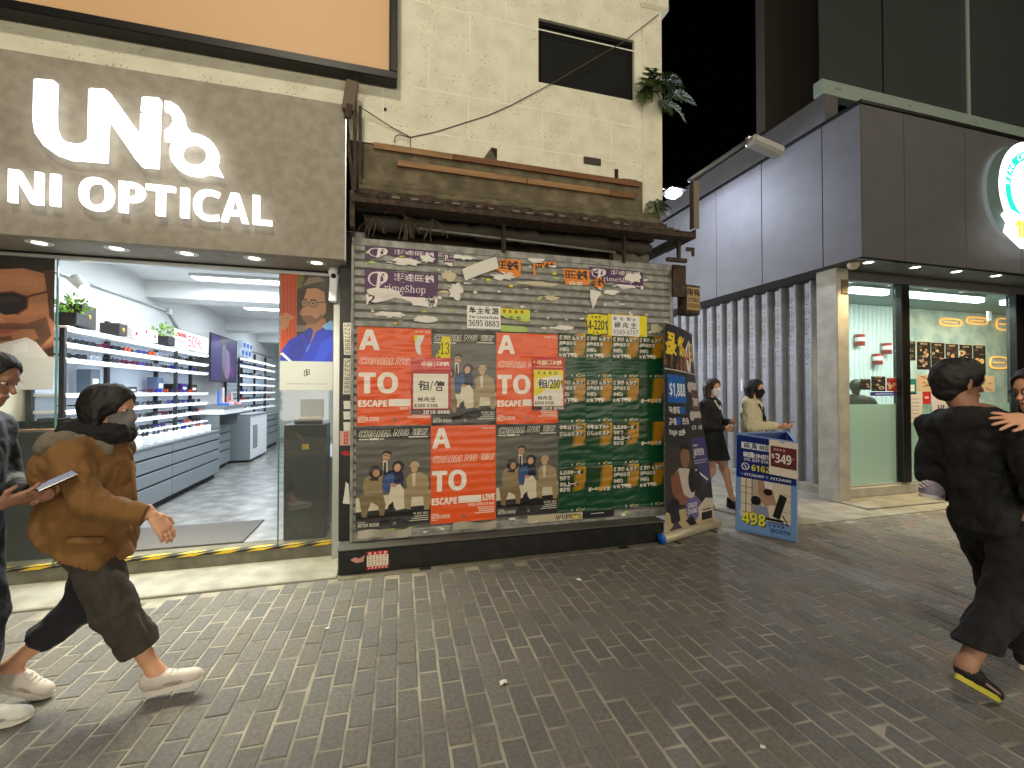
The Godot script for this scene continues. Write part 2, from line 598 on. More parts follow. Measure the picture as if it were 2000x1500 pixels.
func materials() -> void:
	var fine := grey_tex(512, noise(0.03, 5, 3))
	var mid := grey_tex(512, noise(0.012, 5, 9))
	# cream masonry paint: blotches, pits, drips
	var cream := triplanar(M("cream_wall", Color(1, 1, 1), 0.85), 0.42, pitted_tex(), fine, 0.2)
	cream.roughness = 0.85
	triplanar(M("cream_trim", Color(0.80, 0.77, 0.66), 0.85), 0.7, ramp_tex(256, noise(0.02, 5, 44), [[0.2, Color(0.8, 0.79, 0.74)], [0.6, Color(1, 1, 1)]]), fine, 0.2)
	triplanar(M("render_grey", Color(0.92, 0.9, 0.84), 0.9), 0.6, ramp_tex(512, noise(0.014, 6, 12), [[0.2, Color(0.35, 0.325, 0.275)], [0.5, Color(0.41, 0.385, 0.325)], [0.8, Color(0.48, 0.455, 0.39)]]), fine, 0.3)
	triplanar(M("board_stone", Color(0.95, 0.94, 0.92), 0.75), 0.5, ramp_tex(1024, noise(0.016, 6, 21), [[0.15, Color(0.565, 0.545, 0.505)], [0.5, Color(0.605, 0.585, 0.545)], [0.85, Color(0.64, 0.62, 0.58)]]), fine, 0.03)
	triplanar(M("soffit_stone", Color(0.95, 0.94, 0.92), 0.6), 0.5, (M("board_stone") as StandardMaterial3D).albedo_texture)
	triplanar(M("concrete", Color(1, 1, 1), 0.85), 0.5, ramp_tex(512, noise(0.013, 6, 31), [[0.15, Color(0.50, 0.49, 0.45)], [0.5, Color(0.55, 0.54, 0.50)], [0.85, Color(0.60, 0.59, 0.55)]]), fine, 0.2)
	triplanar(M("dark_concrete", Color(1, 1, 1), 0.85), 0.6, ramp_tex(512, noise(0.015, 6, 37), [[0.15, Color(0.37, 0.36, 0.31)], [0.5, Color(0.41, 0.40, 0.345)], [0.85, Color(0.46, 0.45, 0.39)]]), fine, 0.2)
	triplanar(M("rust", Color(1, 1, 1), 0.8, 0.2), 1.3, ramp_tex(512, noise(0.02, 6, 51), [[0.15, Color(0.19, 0.15, 0.13)], [0.5, Color(0.25, 0.195, 0.16)], [0.75, Color(0.30, 0.235, 0.185)], [0.9, Color(0.36, 0.32, 0.27)]]), fine, 0.4)
	triplanar(M("galvanised", Color(1, 1, 1), 0.5, 0.2), 0.9, ramp_tex(512, noise(0.018, 6, 61), [[0.15, Color(0.46, 0.46, 0.44)], [0.5, Color(0.54, 0.54, 0.52)], [0.85, Color(0.62, 0.62, 0.60)]]), fine, 0.01)
	triplanar(M("timber", Color(1, 1, 1), 0.7), 1.0, grain_tex(Color(0.63, 0.49, 0.33), Color(0.47, 0.345, 0.22)), fine, 0.1)
	triplanar(M("timber_red", Color(0.80, 0.71, 0.64), 0.7), 1.0, (M("timber") as StandardMaterial3D).albedo_texture, fine, 0.1)
	triplanar(M("black_base", Color(1, 1, 1), 0.42), 0.7, ramp_tex(512, noise(0.02, 6, 71), [[0.3, Color(0.035, 0.036, 0.036)], [0.6, Color(0.06, 0.06, 0.06)], [0.75, Color(0.10, 0.10, 0.095)]]), fine, 0.06)
	triplanar(M("mortar", Color(1, 1, 1), 0.95), 0.35, ramp_tex(512, noise(0.012, 5, 81), [[0.15, Color(0.42, 0.41, 0.38)], [0.5, Color(0.54, 0.525, 0.475)], [0.8, Color(0.62, 0.60, 0.545)]]), fine, 0.3)
	var br := triplanar(M("brick", Color(1, 1, 1), 0.62), 1.1, ramp_tex(1024, noise(0.03, 6, 91), [[0.1, Color(0.84, 0.84, 0.84)], [0.5, Color(0.94, 0.94, 0.94)], [0.85, Color(1, 1, 1)]]), fine, 0.12)
	br.vertex_color_use_as_albedo = true
	br.roughness = 0.88
	triplanar(M("metal_panel", Color(0.315, 0.31, 0.315), 0.65, 0.0), 0.45, ramp_tex(512, noise(0.01, 5, 101), [[0.1, Color(0.93, 0.93, 0.93)], [0.9, Color(1, 1, 1)]]), fine, 0.004)
	triplanar(M("painted_steel", Color(0.58, 0.58, 0.60), 0.6, 0.0), 0.8, ramp_tex(512, noise(0.012, 5, 111), [[0.1, Color(0.90, 0.895, 0.885)], [0.8, Color(1, 1, 1)]]), fine, 0.004)
	triplanar(M("pillar", Color(1, 1, 1), 0.8), 0.55, ramp_tex(512, noise(0.012, 6, 121), [[0.1, Color(0.58, 0.56, 0.52)], [0.5, Color(0.62, 0.605, 0.56)], [0.85, Color(0.66, 0.64, 0.60)]]), fine, 0.08)
	triplanar(M("screed", Color(1, 1, 1), 0.22), 0.45, ramp_tex(512, noise(0.014, 5, 131), [[0.15, Color(0.46, 0.46, 0.45)], [0.5, Color(0.53, 0.53, 0.52)], [0.85, Color(0.61, 0.61, 0.60)]]), fine, 0.03)
	M("shop_white", Color(0.86, 0.87, 0.87), 0.6)
	M("shop_wall", Color(0.80, 0.81, 0.81), 0.7)
	M("shop_beige", Color(0.83, 0.80, 0.70), 0.7)
	M("cabinet_grey", Color(0.48, 0.51, 0.53), 0.45)
	M("cabinet_gap", Color(0.10, 0.10, 0.11), 0.6)
	M("shelf_white", Color(0.92, 0.93, 0.94), 0.35)
	M("post_dark", Color(0.13, 0.13, 0.14), 0.5)
	M("alu", Color(0.74, 0.75, 0.74), 0.35, 0.7)
	M("black_metal", Color(0.05, 0.05, 0.055), 0.45, 0.3)
	M("paper_white", Color(0.86, 0.85, 0.82), 0.7)
	glass("shop_glass", Color(0.86, 0.97, 0.94, 0.015))
	glass("diner_glass", Color(0.80, 0.95, 0.92, 0.03))
	M("dark_glass", Color(0.13, 0.135, 0.13), 0.3)
	M("skin", Color(0.80, 0.60, 0.48), 0.55)

func pitted_tex() -> ImageTexture:
	var t := ramp_tex(1024, noise(0.008, 6, 5), [[0.15, Color(0.79, 0.78, 0.70)], [0.5, Color(0.825, 0.815, 0.74)], [0.85, Color(0.85, 0.84, 0.765)]])
	var im := t.get_image()
	var r := RandomNumberGenerator.new()
	r.seed = 8
	var field := noise(0.006, 3, 77)
	for i in 5200:
		var x := r.randi_range(0, 1023)
		var y := r.randi_range(0, 1023)
		if field.get_noise_2d(x, y) < r.randf_range(-0.15, 0.35):
			continue
		var s := r.randf_range(0.6, 1.9)
		var c := Color(0.62, 0.6, 0.53).lerp(Color(0.36, 0.34, 0.29), r.randf())
		for dy in range(-2, 3):
			for dx in range(-2, 3):
				if dx * dx * (0.5 + s) + dy * dy < s * s * 1.3:
					im.set_pixel((x + dx) & 1023, (y + dy) & 1023, c)
	return ImageTexture.create_from_image(im)

func grain_tex(a: Color, b: Color) -> ImageTexture:
	# timber grain runs along x
	var n := noise(0.02, 4, 17)
	var im := Image.create(256, 256, false, Image.FORMAT_RGB8)
	for y in 256:
		for x in 256:
			var v := n.get_noise_2d(x * 0.18, y * 3.0) * 0.6 + n.get_noise_2d(x * 0.6 + 400.0, y * 9.0) * 0.4
			im.set_pixel(x, y, a.lerp(b, clampf(v + 0.5, 0, 1)))
	return ImageTexture.create_from_image(im)

# ---------------------------------------------------------------- ground
func brick_mesh(c: Color, w: float, l: float, sd: int) -> ArrayMesh:
	var r := RandomNumberGenerator.new()
	r.seed = sd
	var st := ST()
	st.set_color(c)
	var b := 0.004
	var x := w / 2
	var z := l / 2
	var t := []
	var o := []
	for q in [[-1, 1], [1, 1], [1, -1], [-1, -1]]:
		var j := Vector3(r.randf_range(-0.0025, 0.0025), r.randf_range(-0.0015, 0.0015), r.randf_range(-0.0025, 0.0025))
		t.append(Vector3(q[0] * (x - b), 0, q[1] * (z - b)) + j)
		o.append(Vector3(q[0] * x, -b, q[1] * z) + Vector3(j.x, 0, j.z))
	quad(st, t[0], t[1], t[2], t[3])
	for k in 4:
		var k2 := (k + 1) % 4
		quad(st, o[k], o[k2], t[k2], t[k])
		var d := Vector3(0, -0.04, 0)
		quad(st, o[k] + d, o[k2] + d, o[k2], o[k])
	return fin(st)

func ground() -> void:
	var st := ST()
	quad(st, Vector3(-60, 0, 60), Vector3(60, 0, 60), Vector3(60, 0, -60), Vector3(-60, 0, -60))
	struct("ground", fin(st), M("dark_concrete"), Vector3(0, -0.03, 0))
	st = ST()
	quad(st, Vector3(-7, 0, 4), Vector3(14, 0, 4), Vector3(14, 0, -4.9), Vector3(-7, 0, -4.9))
	var bed := struct("pavement", fin(st), M("mortar"), Vector3(0, -0.0035, 0))
	# running-bond brick pavers, laid very slightly askew to the fronts
	var r := RandomNumberGenerator.new()
	r.seed = 4
	var tones := [Color(0.162, 0.155, 0.143), Color(0.145, 0.140, 0.132), Color(0.176, 0.167, 0.153), Color(0.152, 0.149, 0.144), Color(0.166, 0.155, 0.138),
		Color(0.206, 0.172, 0.148), Color(0.184, 0.181, 0.160), Color(0.224, 0.188, 0.162), Color(0.194, 0.187, 0.178)]
	var kinds := []
	for k in tones.size():
		for v in 3:
			kinds.append(brick_mesh(tones[k], 0.1005, 0.2125, k * 7 + v))
	var turn := Basis(Vector3.UP, deg_to_rad(-2.1))
	var near := []
	var field := noise(0.35, 3, 40)
	for i in range(-60, 125):
		var off := 0.1125 * absi(i % 2) + r.randf_range(-0.012, 0.012)
		for j in range(-22, 24):
			var p := turn * Vector3(i * 0.1125, 0, j * 0.225 + off) + Vector3(0, 0, -2.0)
			if p.z > 2.6 or p.x < -6.8 or p.x > 13.5:
				continue
			if p.x < 3.1 and p.z < -3.98 or p.x >= 3.1 and p.z < -4.05 - 0.02 * p.x:
				continue
			var mix := clampf((p.x - 1.7) * 0.45 + field.get_noise_2d(p.x, p.z) * 0.8, 0.0, 1.0)
			var k := r.randi_range(0, 4) if r.randf() > mix else r.randi_range(4, 8)
			var t := Transform3D(turn * Basis.from_euler(Vector3(r.randf_range(-0.008, 0.008), r.randf_range(-0.012, 0.012), r.randf_range(-0.008, 0.008))), p + Vector3(0, r.randf_range(-0.002, 0.002), 0))
			var fx := p.x * 0.2733 - p.z * 0.9619
			var rx := p.x * 0.9619 + p.z * 0.2733
			var seen := fx > 1.75 and absf(rx) < fx * 1.16
			near.append([fx if seen else fx + 1000.0, k * 3 + r.randi_range(0, 2), t])
	near.sort_custom(func(a, b): return a[0] < b[0])
	var rest := SurfaceTool.new()
	rest.begin(Mesh.PRIMITIVE_TRIANGLES)
	for n in near.size():
		if n < 300:
			var o := part(bed, "brick", kinds[near[n][1]], M("brick"))
			o.transform = near[n][2].translated(Vector3(0, 0.0035, 0))
		else:
			rest.append_from(kinds[near[n][1]], 0, near[n][2].translated(Vector3(0, 0.0035, 0)))
	var far := part(bed, "more_bricks", rest.commit(), M("brick"))
	far.set_meta("kind", "stuff")
	# cement margin along the shop step, alley floor, apron of the diner
	struct("pavement_margin", box(-7, -0.37, -0.02, 0.018, -4.56, -4.03, 0.008), M("concrete"))
	struct("pavement_edge", box(-0.36, 3.1, -0.02, 0.006, -4.3, -3.985, 0.004), M("dark_concrete"))
	st = ST()
	quad(st, Vector3(2.7, 0, -4.1), Vector3(14, 0, -4.32), Vector3(14, 0, -30), Vector3(2.7, 0, -30))
	struct("alley_floor", fin(st), M("concrete"), Vector3(0, 0.004, 0))
	struct("apron", box(6.1, 14, 0.0, 0.03, -4.95, -4.42, 0.01), M("concrete"))
	struct("kerb", box(6.34, 6.62, 0.0, 0.095, -9.5, -5.12, 0.01), M("concrete"))

# ---------------------------------------------------------------- the old corner building
func old_building() -> void:
	var t := thing("corner_building", "old cream painted masonry building above the rusty shutter", "building")
	var cream := M("cream_wall")
	# wall round the window opening (x 1.45..2.515, y 4.605..5.245)
	part(t, "wall", box(-7, 1.45, 3.76, 9, -4.45, -4.15, 0.0), cream)
	part(t, "wall", box(1.45, 2.515, 3.76, 4.605, -4.45, -4.15, 0.0), cream)
	part(t, "wall", box(1.45, 2.515, 5.245, 9, -4.45, -4.15, 0.0), cream)
	part(t, "wall", box(2.515, 2.6, 3.76, 9, -4.45, -4.15, 0.0), cream)
	part(t, "corner_column", box(2.6, 2.845, 3.42, 5.62, -4.5, -4.135, 0.012), cream)
	part(t, "corner_column", box(2.58, 2.93, 5.62, 9, -4.6, -4.11, 0.03), cream)
	part(t, "side_wall", box(2.55, 2.84, 0.0, 9, -16, -4.5, 0.0), M("dark_concrete"))
	part(t, "side_wall", box(2.40, 2.84, 0.0, 3.3, -4.5, -4.40, 0.0), M("dark_concrete"))
	# window: dark pane set back in its reveal
	var w := part(t, "window", box(1.45, 2.515, 4.605, 5.245, -4.24, -4.20, 0.0), M("dark_glass"))
	part(w, "window_frame", box(1.452, 2.513, 5.20, 5.243, -4.20, -4.175, 0.004), M("black_metal"))
	part(w, "window_frame", box(1.452, 1.49, 4.607, 5.20, -4.20, -4.18, 0.004), M("black_metal"))
	part(w, "window_frame", box(2.475, 2.513, 4.607, 5.20, -4.20, -4.18, 0.004), M("black_metal"))
	# blockwork joints: raised lines of paint
	var y := 3.93
	var r := RandomNumberGenerator.new()
	r.seed = 3
	for row in 4:
		var hgt := 0.4
		if row != 2:
			part(t, "joint_line", box(-0.15, 2.598, y - 0.006, y + 0.006, -4.15, -4.1482, 0.0005), M("joint_paint", Color(0.88, 0.87, 0.81), 0.85))
		for k in 4:
			var x := -0.02 + k * 0.76 + (row % 2) * 0.38 + r.randf_range(-0.03, 0.03)
			if x < 2.55 and not (x > 1.43 and x < 2.53 and y + hgt > 4.6):
				part(t, "joint_line", box(x - 0.005, x + 0.005, y + 0.008, y + hgt - 0.008, -4.15, -4.1484, 0.0005), M("joint_paint"))
		y += hgt
	# bare render band with broken upper edge, below the paint
	var st := ST()
	var poly := PackedVector2Array([Vector2(-0.25, 3.26), Vector2(2.6, 3.26)])
	var n := noise(1.3, 4, 6)
	for i in range(40, -1, -1):
		var x := -0.25 + i * 2.85 / 40
		poly.append(Vector2(x, 3.752 + n.get_noise_1d(x * 2.4) * 0.035 + (0.11 if i == 17 else 0.0)))
	prism(st, poly, -4.3, -4.143)
	part(t, "render_band", fin(st), M("render_grey"))
	for q in [[1.0, 3.83, 0.03, 0.10], [2.3, 3.80, 0.022, 0.11], [0.0, 4.08, 0.012, 0.03]]:
		part(t, "broken_hole", box(q[0] - q[2], q[0] + q[2], q[1] - q[3] / 2, q[1] + q[3] / 2, -4.15, -4.147, 0.001), M("hole_dark", Color(0.13, 0.12, 0.10), 0.9))
	part(t, "steel_plate", box(1.93, 2.12, 3.86, 3.93, -4.15, -4.135, 0.003), M("plate_grey", Color(0.22, 0.2, 0.17), 0.7))
	part(t, "ceiling_void", box(-0.25, 2.84, 3.2, 3.30, -5.0, -4.3, 0.0), M("dull_brown", Color(0.27, 0.25, 0.22), 0.9))  # plain dark brown, shared with the shutter backing and the upper back
	part(t, "void_back", box(-0.25, 2.84, 2.7, 3.2, -4.75, -4.6, 0.0), M("void_back", Color(0.33, 0.29, 0.23), 0.9))
	# skirting of the shuttered shop: black plinth
	part(t, "plinth", box(-0.366, 2.79, 0.006, 0.205, -4.32, -4.07, 0.008), M("black_base"))
	part(t, "plinth_cap", box(-0.37, 2.80, 0.206, 0.222, -4.33, -4.062, 0.004), M("lit_ledge", Color(0.30, 0.30, 0.28), 0.6))  # light falling on the plinth top, painted in as a paler colour
	part(t, "pilaster", box(-0.385, -0.262, 0.223, 3.0, -4.40, -4.295, 0.004), M("black_base"))
	# timber battens nailed to the band
	for q in [[-0.10, 0.60, 3.725, "timber"], [0.603, 1.55, 3.722, "timber_red"], [1.553, 2.55, 3.716, "timber_red"], [0.105, 1.315, 3.595, "timber"], [1.325, 2.20, 3.588, "timber"], [2.203, 2.49, 3.580, "timber_red"]]:
		var b := solo("timber_batten", box(-(q[1] - q[0]) / 2, (q[1] - q[0]) / 2, -0.027, 0.027, -0.012, 0.016, 0.003), M(q[3]), ["honey coloured timber batten at the shutter building's upper strip, knotty left piece", "reddish timber batten in the middle of the upper strip", "reddish timber batten at the corner end of the upper strip", "long honey timber batten of the lower strip over grey render", "honey timber batten of the lower strip near the corner", "short split timber batten at the end of the lower strip"][0 if q[2] == 3.725 else 1 if q[0] == 0.603 else 2 if q[0] == 1.553 else 3 if q[0] == 0.105 else 4 if q[0] == 1.325 else 5], "batten", Vector3((q[0] + q[1]) / 2, q[2], -4.128), 0.0, "battens nailed over the shutter")
		b.rotation.z = -0.006
	# slack wire across the wall
	var pts := [Vector3(-0.19, 4.02, -4.09), Vector3(0.05, 3.92, -4.13), Vector3(0.222, 3.86, -4.142), Vector3(0.45, 3.945, -4.142), Vector3(0.69, 4.06, -4.142), Vector3(0.94, 4.18, -4.142), Vector3(1.18, 4.325, -4.14), Vector3(1.60, 4.615, -4.135), Vector3(1.98, 4.895, -4.13), Vector3(2.38, 5.185, -4.125), Vector3(2.79, 5.565, -4.12)]
	var wire := thing("wire", "thin slack wire sagging across the cream wall past the dark window", "wire")
	part(wire, "strand", tubem(pts, 0.0045, 6), M("wire_grey", Color(0.30, 0.28, 0.25), 0.7))
	part(wire, "loose_end", tubem([Vector3(0.218, 3.851, -4.13), Vector3(0.22, 3.78, -4.13), Vector3(0.225, 3.68, -4.128)], 0.004, 6), M("wire_grey"))
	part(wire, "loose_end", tubem([Vector3(0.218, 3.851, -4.13), Vector3(0.12, 3.855, -4.12), Vector3(0.085, 3.83, -4.12), Vector3(0.08, 3.78, -4.12)], 0.0045, 6), M("wire_grey"))
	# big front-lit billboard above the optician
	var bb := thing("billboard", "large peach coloured billboard with a black frame above the optician", "billboard", Vector3(-3.4, 4.27, -4.13))
	var cv := Cv.new(self, 512, 300, Color(0.80, 0.655, 0.49))
	part(bb, "panel", sheet(6.86, 3.4, 2, 2, flat), printed("billboard_print", cv, 0.55), Vector3(0.0, 1.75, 0.075))
	part(bb, "frame", box(-3.5, 3.5, 0.0, 0.07, 0.0, 0.13, 0.006), M("black_metal"))
	part(bb, "frame", box(3.44, 3.5, 0.071, 3.5, 0.0, 0.13, 0.006), M("black_metal"))
	part(bb, "backing", box(-3.5, 3.49, 0.072, 3.5, 0.0, 0.06, 0.0), M("black_metal"))

func steelwork() -> void:
	var t := thing("sign_frame", "rusty steel frame of a removed shop sign hanging over the shutter", "frame")
	var ru := M("rust")
	part(t, "channel_beam", box(-0.27, 3.12, 3.155, 3.165, -4.12, -3.97, 0.002), ru)
	part(t, "channel_beam", box(-0.27, 3.12, 3.165, 3.205, -3.985, -3.975, 0.002), ru)
	part(t, "channel_beam", box(-0.27, 3.12, 3.206, 3.216, -4.10, -3.97, 0.002), ru)
	# flaking rolls of old canvas and mortar behind the channel
	var r := RandomNumberGenerator.new()
	r.seed = 12
	for k in 4:
		var pts := []
		var rad := []
		for i in 56:
			var x := -0.24 + i * 3.0 / 55 + 0.02 * k
			pts.append(Vector3(x, [3.375, 3.315, 3.262, 3.13][k] + r.randf_range(-0.007, 0.007), [-4.11, -4.085, -4.05, -4.36][k] + r.randf_range(-0.008, 0.008)))
			rad.append([0.046, 0.040, 0.034, 0.075][k] + r.randf_range(-0.009, 0.009) * (1.0 if k < 3 else 2.5))
		part(t, "mortar_roll" if k < 3 else "broken_ceiling", tubem(pts, rad, 9), M("render_grey") if k < 2 else ru if k == 2 else M("dull_brown"))
	for k in 26:
		var x := 0.0 + k * 0.117 + r.randf_range(-0.03, 0.03)
		part(t, "rust_flake", box(-r.randf_range(0.02, 0.05), r.randf_range(0.02, 0.05), -0.009, 0.009, -0.004, 0.004, 0.002), M("flake_pale", Color(0.45, 0.42, 0.36), 0.9) if k % 3 else ru, Vector3(x, 3.226 + r.randf_range(-0.006, 0.014), -3.995))
	for q in [1.09, 2.37]:
		part(t, "hanger", box(q - 0.02, q + 0.02, 2.88, 3.155, -4.14, -4.125, 0.002), ru)
		part(t, "hanger", box(q - 0.02, q - 0.012, 2.88, 3.155, -4.125, -4.09, 0.002), ru)
	part(t, "cross_rod", tubem([Vector3(0.30, 3.05, -4.18), Vector3(2.30, 3.0, -4.18)], 0.012, 8), M("galvanised"))
	# uprights at the optician end, with the tilted terminal box
	part(t, "upright", box(-0.285, -0.245, 2.95, 3.26, -4.12, -4.0, 0.003), ru)
	part(t, "upright", box(-0.262, -0.232, 3.258, 4.06, -4.03, -4.0, 0.003), ru)
	part(t, "upright", box(-0.22, -0.195, 3.258, 4.02, -4.08, -4.05, 0.003), ru)
	var br := part(t, "brace", cbox(Vector3(0.03, 0.75, 0.01), 0.002), ru, Vector3(-0.295, 3.62, -4.12))
	br.rotation.z = 0.10
	var jb := part(t, "terminal_box", cbox(Vector3(0.10, 0.26, 0.07), 0.008), M("box_grey", Color(0.38, 0.34, 0.28), 0.8), Vector3(-0.285, 4.06, -4.02))
	jb.rotation.z = -0.14
	part(jb, "terminal_cover", cbox(Vector3(0.05, 0.12, 0.02), 0.004), ru, Vector3(0.01, -0.14, 0.03))
	for k in 3:
		part(t, "cable_tail", tubem([Vector3(-0.28 + k * 0.03, 4.18, -4.0), Vector3(-0.29 + k * 0.035, 4.23, -4.0), Vector3(-0.33 + k * 0.07, 4.30, -4.02)], 0.004, 5), M("black_metal"))
	# corner end: angle iron standing up, brackets
	part(t, "corner_angle", box(3.09, 3.10, 3.258, 3.74, -4.03, -3.97, 0.001), M("rust"))
	part(t, "corner_angle", box(3.10, 3.165, 3.258, 3.76, -3.98, -3.972, 0.001), M("flake_pale"))
	part(t, "corner_angle", box(3.122, 3.14, 3.16, 3.255, -4.5, -3.99, 0.001), ru)
	part(t, "return_beam", box(3.05, 3.12, 3.156, 3.25, -5.2, -4.13, 0.003), ru)
	part(t, "bracket", box(2.86, 3.10, 2.93, 2.97, -4.12, -4.08, 0.003), ru)
	part(t, "bracket", box(2.99, 3.02, 2.97, 3.153, -4.12, -4.08, 0.003), ru)
	part(t, "bracket", box(3.06, 3.16, 3.04, 3.08, -4.06, -4.04, 0.002), ru)
	part(t, "bracket", box(3.13, 3.16, 2.99, 3.04, -4.06, -4.04, 0.002), ru)
	part(t, "corner_plate", box(2.99, 3.15, 2.58, 2.925, -4.20, -4.17, 0.003), ru)
	# frayed cable bundles in the void
	for q in [[0.18, 3.13, 14], [-0.1, 3.1, 7], [0.42, 3.14, 6]]:
		var b := thing("cable_bundle", {14: "big frayed bunch of cut wires under the rusty beam", 7: "small bunch of dead wires under the beam beside the optician", 6: "short wire ends under the beam next to the big bunch"}[q[2]], "cables")
		var st := ST()
		for k in q[2]:
			var p := Vector3(q[0], q[1], -4.15)
			var pp := [p]
			var d := Vector3(r.randf_range(-0.5, 0.7), r.randf_range(-1.2, 0.2), r.randf_range(-0.1, 0.5)).normalized()
			for s in 5:
				p += d * r.randf_range(0.03, 0.055)
				d = (d + Vector3(r.randf_range(-0.3, 0.3), -0.35, 0)).normalized()
				pp.append(p)
			tube(st, pp, 0.0035, 5)
		part(b, "wires", fin(st), M("cable_dust", Color(0.34, 0.30, 0.24), 0.9))
	# faded box sign on the alley corner
	var s := thing("box_sign", "small rusty box sign with faded characters on the alley corner", "sign", Vector3(3.24, 2.56, -4.25), 0.12)
	part(s, "case", cbox(Vector3(0.2, 0.32, 0.14), 0.006), ru)
	var cv := Cv.new(self, 200, 320, Color(0.62, 0.54, 0.38))
	cv.rect(0, 0, 200, 24, Color(0.24, 0.16, 0.11))
	cv.han("服務", 12, 50, 76, 22, 13, Color(0.20, 0.13, 0.09))
	cv.text("2770861", 10, 165, 180, 50, Color(0.22, 0.14, 0.1))
	cv.rect(8, 236, 184, 56, Color(0.50, 0.40, 0.26))
	part(s, "face", sheet(0.184, 0.27, 1, 1, flat), printed("box_sign_print", cv, 0.8), Vector3(0, 0.02, 0.074))
	# hooded flood lamp at the corner, lit
	var f := thing("flood_lamp", "blazing white flood lamp hung in the alley above the folding gate", "lamp", Vector3(4.83, 4.995, -6.72))
	part(f, "arm", tubem([Vector3(-2.0, 0.06, 0.0), Vector3(-0.02, 0.06, 0)], 0.02, 8), ru)
	part(f, "lamp_housing", cbox(Vector3(0.34, 0.03, 0.34), 0.004), M("black_metal"), Vector3(0, 0.035, 0))
	part(f, "lamp_glass", cbox(Vector3(0.22, 0.07, 0.22), 0.03), glow("flood_glow", Color(0.93, 0.95, 1.0), 25.0), Vector3(0.0, -0.02, 0))
	omni(f, Vector3(0.0, -0.02, 0.0), 6.5, Color(0.86, 0.90, 1.0), 0.03)
	# unlit lamp on a long arm reaching over the alley
	var a := thing("arm_lamp", "unlit grey tube lamp on a long arm over the alley mouth", "lamp", Vector3(3.30, 3.93, -4.30))
	var am := part(a, "arm", tubem([Vector3(0, 0, 0), Vector3(0.82, 0.585, 0)], 0.028, 8), M("lamp_grey"))
	part(am, "arm_clip", cbox(Vector3(0.09, 0.05, 0.06), 0.008), M("alu"), Vector3(0.84, 0.60, 0.0))
	var lh := part(a, "lamp_head", cbox(Vector3(0.46, 0.12, 0.16), 0.03), M("lamp_pale", Color(0.60, 0.59, 0.57), 0.5), Vector3(1.0, 0.505, 0.06))
	lh.rotation = Vector3(0, 0, -0.20)

# ---------------------------------------------------------------- rolling shutter
func slat_mesh(w: float) -> ArrayMesh:
	var st := ST()
	st.set_smooth_group(-1)
	var prof := []
	for q in [[-0.0378, -0.004], [-0.035, 0.004], [-0.031, 0.0105], [-0.024, 0.013], [0.010, 0.0135], [0.018, 0.012], [0.0215, 0.005], [0.0245, 0.001], [0.027, 0.006], [0.031, 0.0075], [0.0345, 0.003], [0.0378, -0.005]]:
		prof.append(Vector2(q[0], q[1]))
	for i in prof.size() - 1:
		var p: Vector2 = prof[i]
		var q: Vector2 = prof[i + 1]
		quad(st, Vector3(-w / 2, p.x, p.y), Vector3(w / 2, p.x, p.y), Vector3(w / 2, q.x, q.y), Vector3(-w / 2, q.x, q.y))
	return fin(st)

func shutter() -> void:
	var t := thing("roller_shutter", "closed grey metal roller shutter pasted over with posters and torn bills", "shutter", Vector3(1.36, 0.235, -4.25))
	var m := slat_mesh(3.26)
	for k in 35:
		part(t, "slat", m, M("galvanised"), Vector3(0, 0.05 + k * 0.0755, r01(k) * 0.002))
	part(t, "bottom_rail", box(-1.63, 1.63, -0.012, 0.018, -0.03, 0.012, 0.004), M("galvanised"))
	part(t, "head_rail", box(-1.64, 1.66, 2.63, 2.70, -0.05, 0.02, 0.006), M("galvanised"))
	part(t, "guide_rail", box(-1.645, -1.618, -0.01, 2.63, -0.04, 0.032, 0.004), M("galvanised"))
	part(t, "guide_rail", box(1.625, 1.665, -0.23, 2.63, -0.06, 0.025, 0.004), M("galvanised"))
	part(t, "backing", box(-1.6, 1.6, 0.0, 2.65, -0.10, -0.05, 0.0), M("dull_brown"))

func r01(k: int) -> float:
	return fmod(absf(sin(k * 12.9898) * 43758.5453), 1.0)

# ---------------------------------------------------------------- the optician: front
func pv(a: Array) -> PackedVector2Array:
	var p := PackedVector2Array()
	for i in range(0, a.size() - 1, 2):
		p.append(Vector2(a[i], a[i + 1]))
	return p

